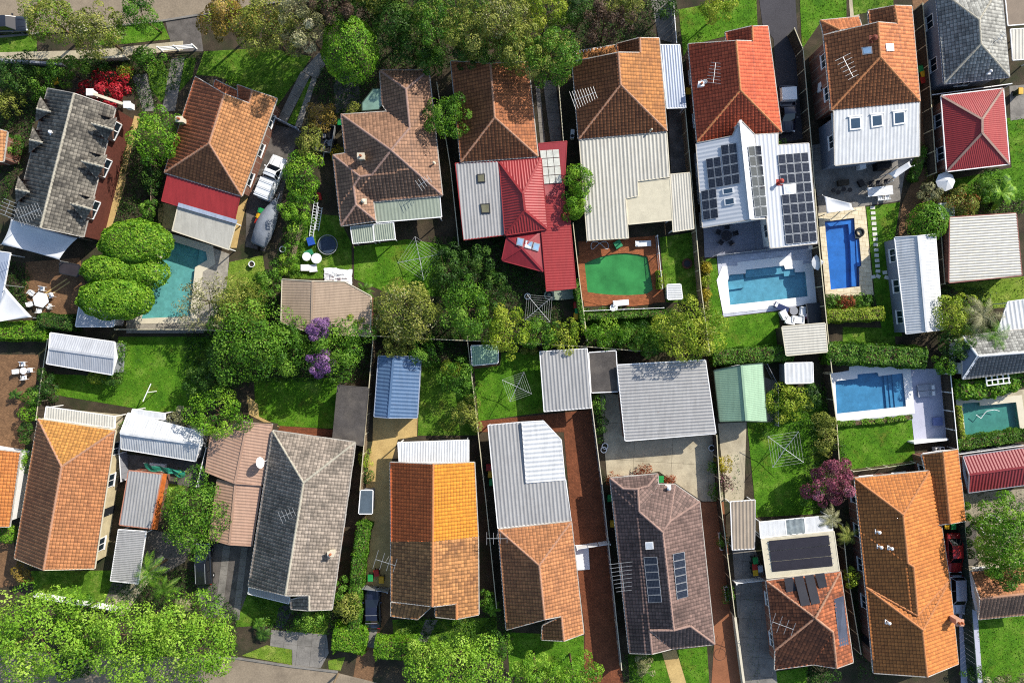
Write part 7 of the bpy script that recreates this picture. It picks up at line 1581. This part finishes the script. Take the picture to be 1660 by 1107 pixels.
# many-hipped house yard
def ladder(x0, y0, x1, y1, label, n=12):
    p, q = P(x0, y0, 0), P(x1, y1, 0); d = (q - p); L = d.length; t = empty('ladder', p, label, 'ladder', None, math.atan2(d.y, d.x))
    for s_ in (-1, 1): b = MB(); b.bar((0, s_*.22, .9), (L, s_*.22, .12), .06, .09); b.build('stile', WFUR, t)
    for i in range(n): b = MB(); u = (i + .5)/n; b.tube((L*u, -.22, .9 - .78*u), (L*u, .22, .9 - .78*u), .03, .03, 6); b.build('rung', WFUR, t)
ladder(516, 330, 505, 384, 'long white ladder lying beside the trampoline'); ladder(523, 338, 514, 374, 'shorter white ladder right of the long ladder', 9)
t = empty('trampoline', P(533, 398, 0), 'dark round trampoline on the shaded lawn', 'trampoline'); b = MB(); b.ring((0, 0, .55), 1.12, .05, 26, 6); b.build('frame', GREYP, t); b = MB(); b.disc((0, 0, .53), .98, .02, 26); b.build('mat', mat('tramp_mat', '#39475a', 0.8), t)
for i in range(6): a = 2*PI*i/6; b = MB(); b.tube((1.1*math.cos(a), 1.1*math.sin(a), 0), (1.1*math.cos(a), 1.1*math.sin(a), .55), .03, .03, 6); b.build('leg', STEEL, t)
t = empty('timber_stack', P(489, 364, 0), 'stack of pale planks leading down from the lower hedge tree', 'timber'); d = P(472, 424, 0) - P(489, 364, 0); sd_ = Vector((-d.y, d.x, 0)).normalized()
for i in range(6): b = MB(); o_ = sd_*((i % 3)*.17 - .1) + Vector((0, 0, .08 + .09*(i//3))); b.bar(o_ + d*rnd.uniform(0, .05), o_ + d*rnd.uniform(.9, 1), .14, .07); b.build('plank', TIMBER, t)
table(513, 419, 'white round plastic table among the yard junk', WFUR, .6); table(497, 416, 'white oval plastic table left of the round one', WFUR, .5, 16, .6); boxthing('plastic_tub', 'blue plastic tub at the foot of the long ladder', 'tub', 503, 391, (.7, .9, .5), mat('blue_plastic', '#2c58b8', 0.5), .3); boxthing('plastic_tub', 'green plastic tub above the white tables', 'tub', 500, 410, (.9, .6, .4), mat('green_tub', '#2f8a60', 0.5), .4); boxthing('white_crate', 'white crate left of the yard junk', 'crate', 494, 434, (.9, .7, .4), WFUR, 0); boxthing('white_crate', 'white crate with pots right of the other crate', 'crate', 507, 435, (.8, .8, .4), WFUR, .1); boxthing('rubbish_bag', 'red box at the top of the long ladder', 'box', 517, 318, (.4, .8, .4), mat('red_plastic', '#c03030', 0.5), .2)
t = empty('crumpled_tarp', P(549, 447, 0), 'crumpled white tarp on the edge of the tan garage', 'tarp'); b = MB(); n = 12
for i in range(n + 1):
    for j in range(n + 1): b.v.append((-1.6 + 3.2*i/n + rnd.uniform(-.1, .1), -.9 + 1.8*j/n - .25*i/n + rnd.uniform(-.1, .1), .15 + rnd.uniform(0, .45)*math.sin(PI*i/n)*math.sin(PI*j/n)))
for i in range(n):
    for j in range(n): b.f.append([i*(n+1) + j, (i+1)*(n+1) + j, (i+1)*(n+1) + j + 1, i*(n+1) + j + 1]); b.mi.append(0)
b.build('cloth', WFUR, t)
t = empty('crumpled_tarp', P(278, 752, 0), 'torn green tarp hanging below the white gable garage', 'tarp'); b = MB(); n = 10
for i in range(n + 1):
    for j in range(4): b.v.append((-2.3 + 4.6*i/n, .4 - .25*j - .9*i/n + rnd.uniform(-.12, .12) + .1*math.sin(i*2), 1.7 - .12*j + rnd.uniform(-.15, .15)))
for i in range(n):
    for j in range(3): b.f.append([i*4 + j, (i+1)*4 + j, (i+1)*4 + j + 1, i*4 + j + 1]); b.mi.append(0)
b.build('cloth', mat('green_tarp', '#2c8a70', 0.6, var=.2), t)
for k in (0, n): b = MB(); b.tube((-2.3 + 4.6*k/n, .4 - .9*k/n, 0), (-2.3 + 4.6*k/n, .4 - .9*k/n, 1.75), .03, .03, 6); b.build('post', STEEL, t)
boxthing('white_board', 'white board on trestles below the torn green tarp', 'board', 254, 758, (1.7, .9, .6), WFUR, -.1)
boxthing('white_board', 'white foam slab lying on the red brick drive', 'board', 944, 903, (1.5, 2.8, .15), WFUR, .06)
t = empty('planks', P(96, 468, 0), 'two yellow planks lying across the brown brick patio', 'timber')
for i, o_ in enumerate(((-1.6, -.6), (-1.3, -.95))): b = MB(); b.bar((o_[0], o_[1], .06), (o_[0] + 2.6, o_[1] + 1.75, .06), .14, .06); b.build('plank', SAND, t)
for i, (x, y, l) in enumerate(((410, 429, 'white ring pot on the lawn below the covered boat'), (1152, 725, 'small white pot at the top of the dark timber fence'), (855, 481, 'white tub beside the shaded hoist'), (1318, 520, 'pale pot beside the black spa'), (460, 405, 'pale pot by the stacked planks'), (978, 728, 'white pot at the concrete yard fence'), (980, 722, 'white pot just above the other concrete yard pot'), (1386, 560, 'white pot in the shaded bed below the golden hedge'), (1340, 556, 'dark diamond planter on the paved side strip'), (1458, 412, 'pale pot left of the white gable garage'))):
    t = empty('garden_pot', P(x, y, 0), l, 'pot', 'garden pots'); b = MB(); b.tube((0, 0, 0), (0, 0, .42), .22, .34, 16, cap=False); b.ring((0, 0, .42), .33, .05, 16, 6); b.build('bowl', WFUR if i != 8 else DARKP, t); b = MB(); b.disc((0, 0, .3), .3, .02, 14); b.build('potting_soil', SOIL, t)
for x, y, L, l in ((1168, 876, 2.0, 'upper white trough planter on the brown drive'), (1177, 960, 1.6, 'lower white trough planter on the brown drive'), (1156, 755, 1.2, 'white trough planter on the concrete yard')):
    t = empty('trough_planter', P(x, y, 0), l, 'planter', 'white trough planters', -1.45); b = MB(); b.box((0, 0, .2), (L, .45, .4)); b.build('trough', WFUR, t); b = MB(); b.box((0, 0, .405), (L*.9, .32, .02)); b.build('potting_soil', SOIL, t)
t = empty('water_tub', P(908, 478, 0), 'grey green oval tub with pots below the maroon carport', 'tub'); b = MB(); rr = [[(1.9*k*math.copysign(abs(math.cos(a))**.6, math.cos(a)), .62*k*math.copysign(abs(math.sin(a))**.7, math.sin(a)), z) for a in [2*PI*i/20 for i in range(20)]] for k, z in ((.9, 0), (1, .55), (.92, .55), (.88, .4))]; b.loft(rr); b.build('shell', mat('pale_green_tub', '#9aa894', 0.6), t); b = MB(); b.ring((-1.3, 0, .5), .33, .08, 18, 6); b.build('filter', DARKP, t); t.rotation_euler = (0, 0, .05)
t = empty('drain_cover', P(1167, 1060, 0), 'round iron drain cover in the brown concrete drive', 'drain cover'); b = MB(); b.ring((0, 0, .022), .68, .03, 28, 6); b.build('rim', mat('iron', '#6a4c3c', 0.7), t); b = MB(); b.disc((0, 0, .018), .64, .012, 26); b.build('lid', BRNCONC, t)
t = empty('round_garden_bed', P(1604, 850, 0), 'curved white stone garden bed under the right edge tree', 'garden bed')
for i in range(16): a = .6 + 4.6*i/15; b = MB(); b.box((1.15*math.cos(a), 1.15*math.sin(a), .15), (.34, .24, .3), a + PI/2); b.build('stone', mat('white_stone', '#d8d4c8', 0.8), t)
# top-left porch sheets, small solar, rail posts along the lower road
t = empty('garden_bench', P(280, 375, 0), 'low timber bench on the sandy strip beside the cream patio roof', 'bench'); 
for j in range(3): b = MB(); b.box((0, -.15 + .15*j, .45), (1.4, .12, .04)); b.build('slat', TIMBER, t)
for s_ in (-1, 1): b = MB(); b.box((s_*.6, 0, .22), (.06, .4, .44)); b.build('leg', TIMBER, t)
t = empty('power_pole', P(548, 1092, 0), 'timber power pole leaning at the lower footpath corner', 'power pole'); b = MB(); b.tube((0, 0, 0), (.1, -.1, 5.0), .14, .11, 10); b.build('pole', TIMBER, t); b = MB(); b.bar((-.6, .4, 4.8), (.8, -.6, 4.8), .1, .12); b.build('crossarm', TIMBER, t)
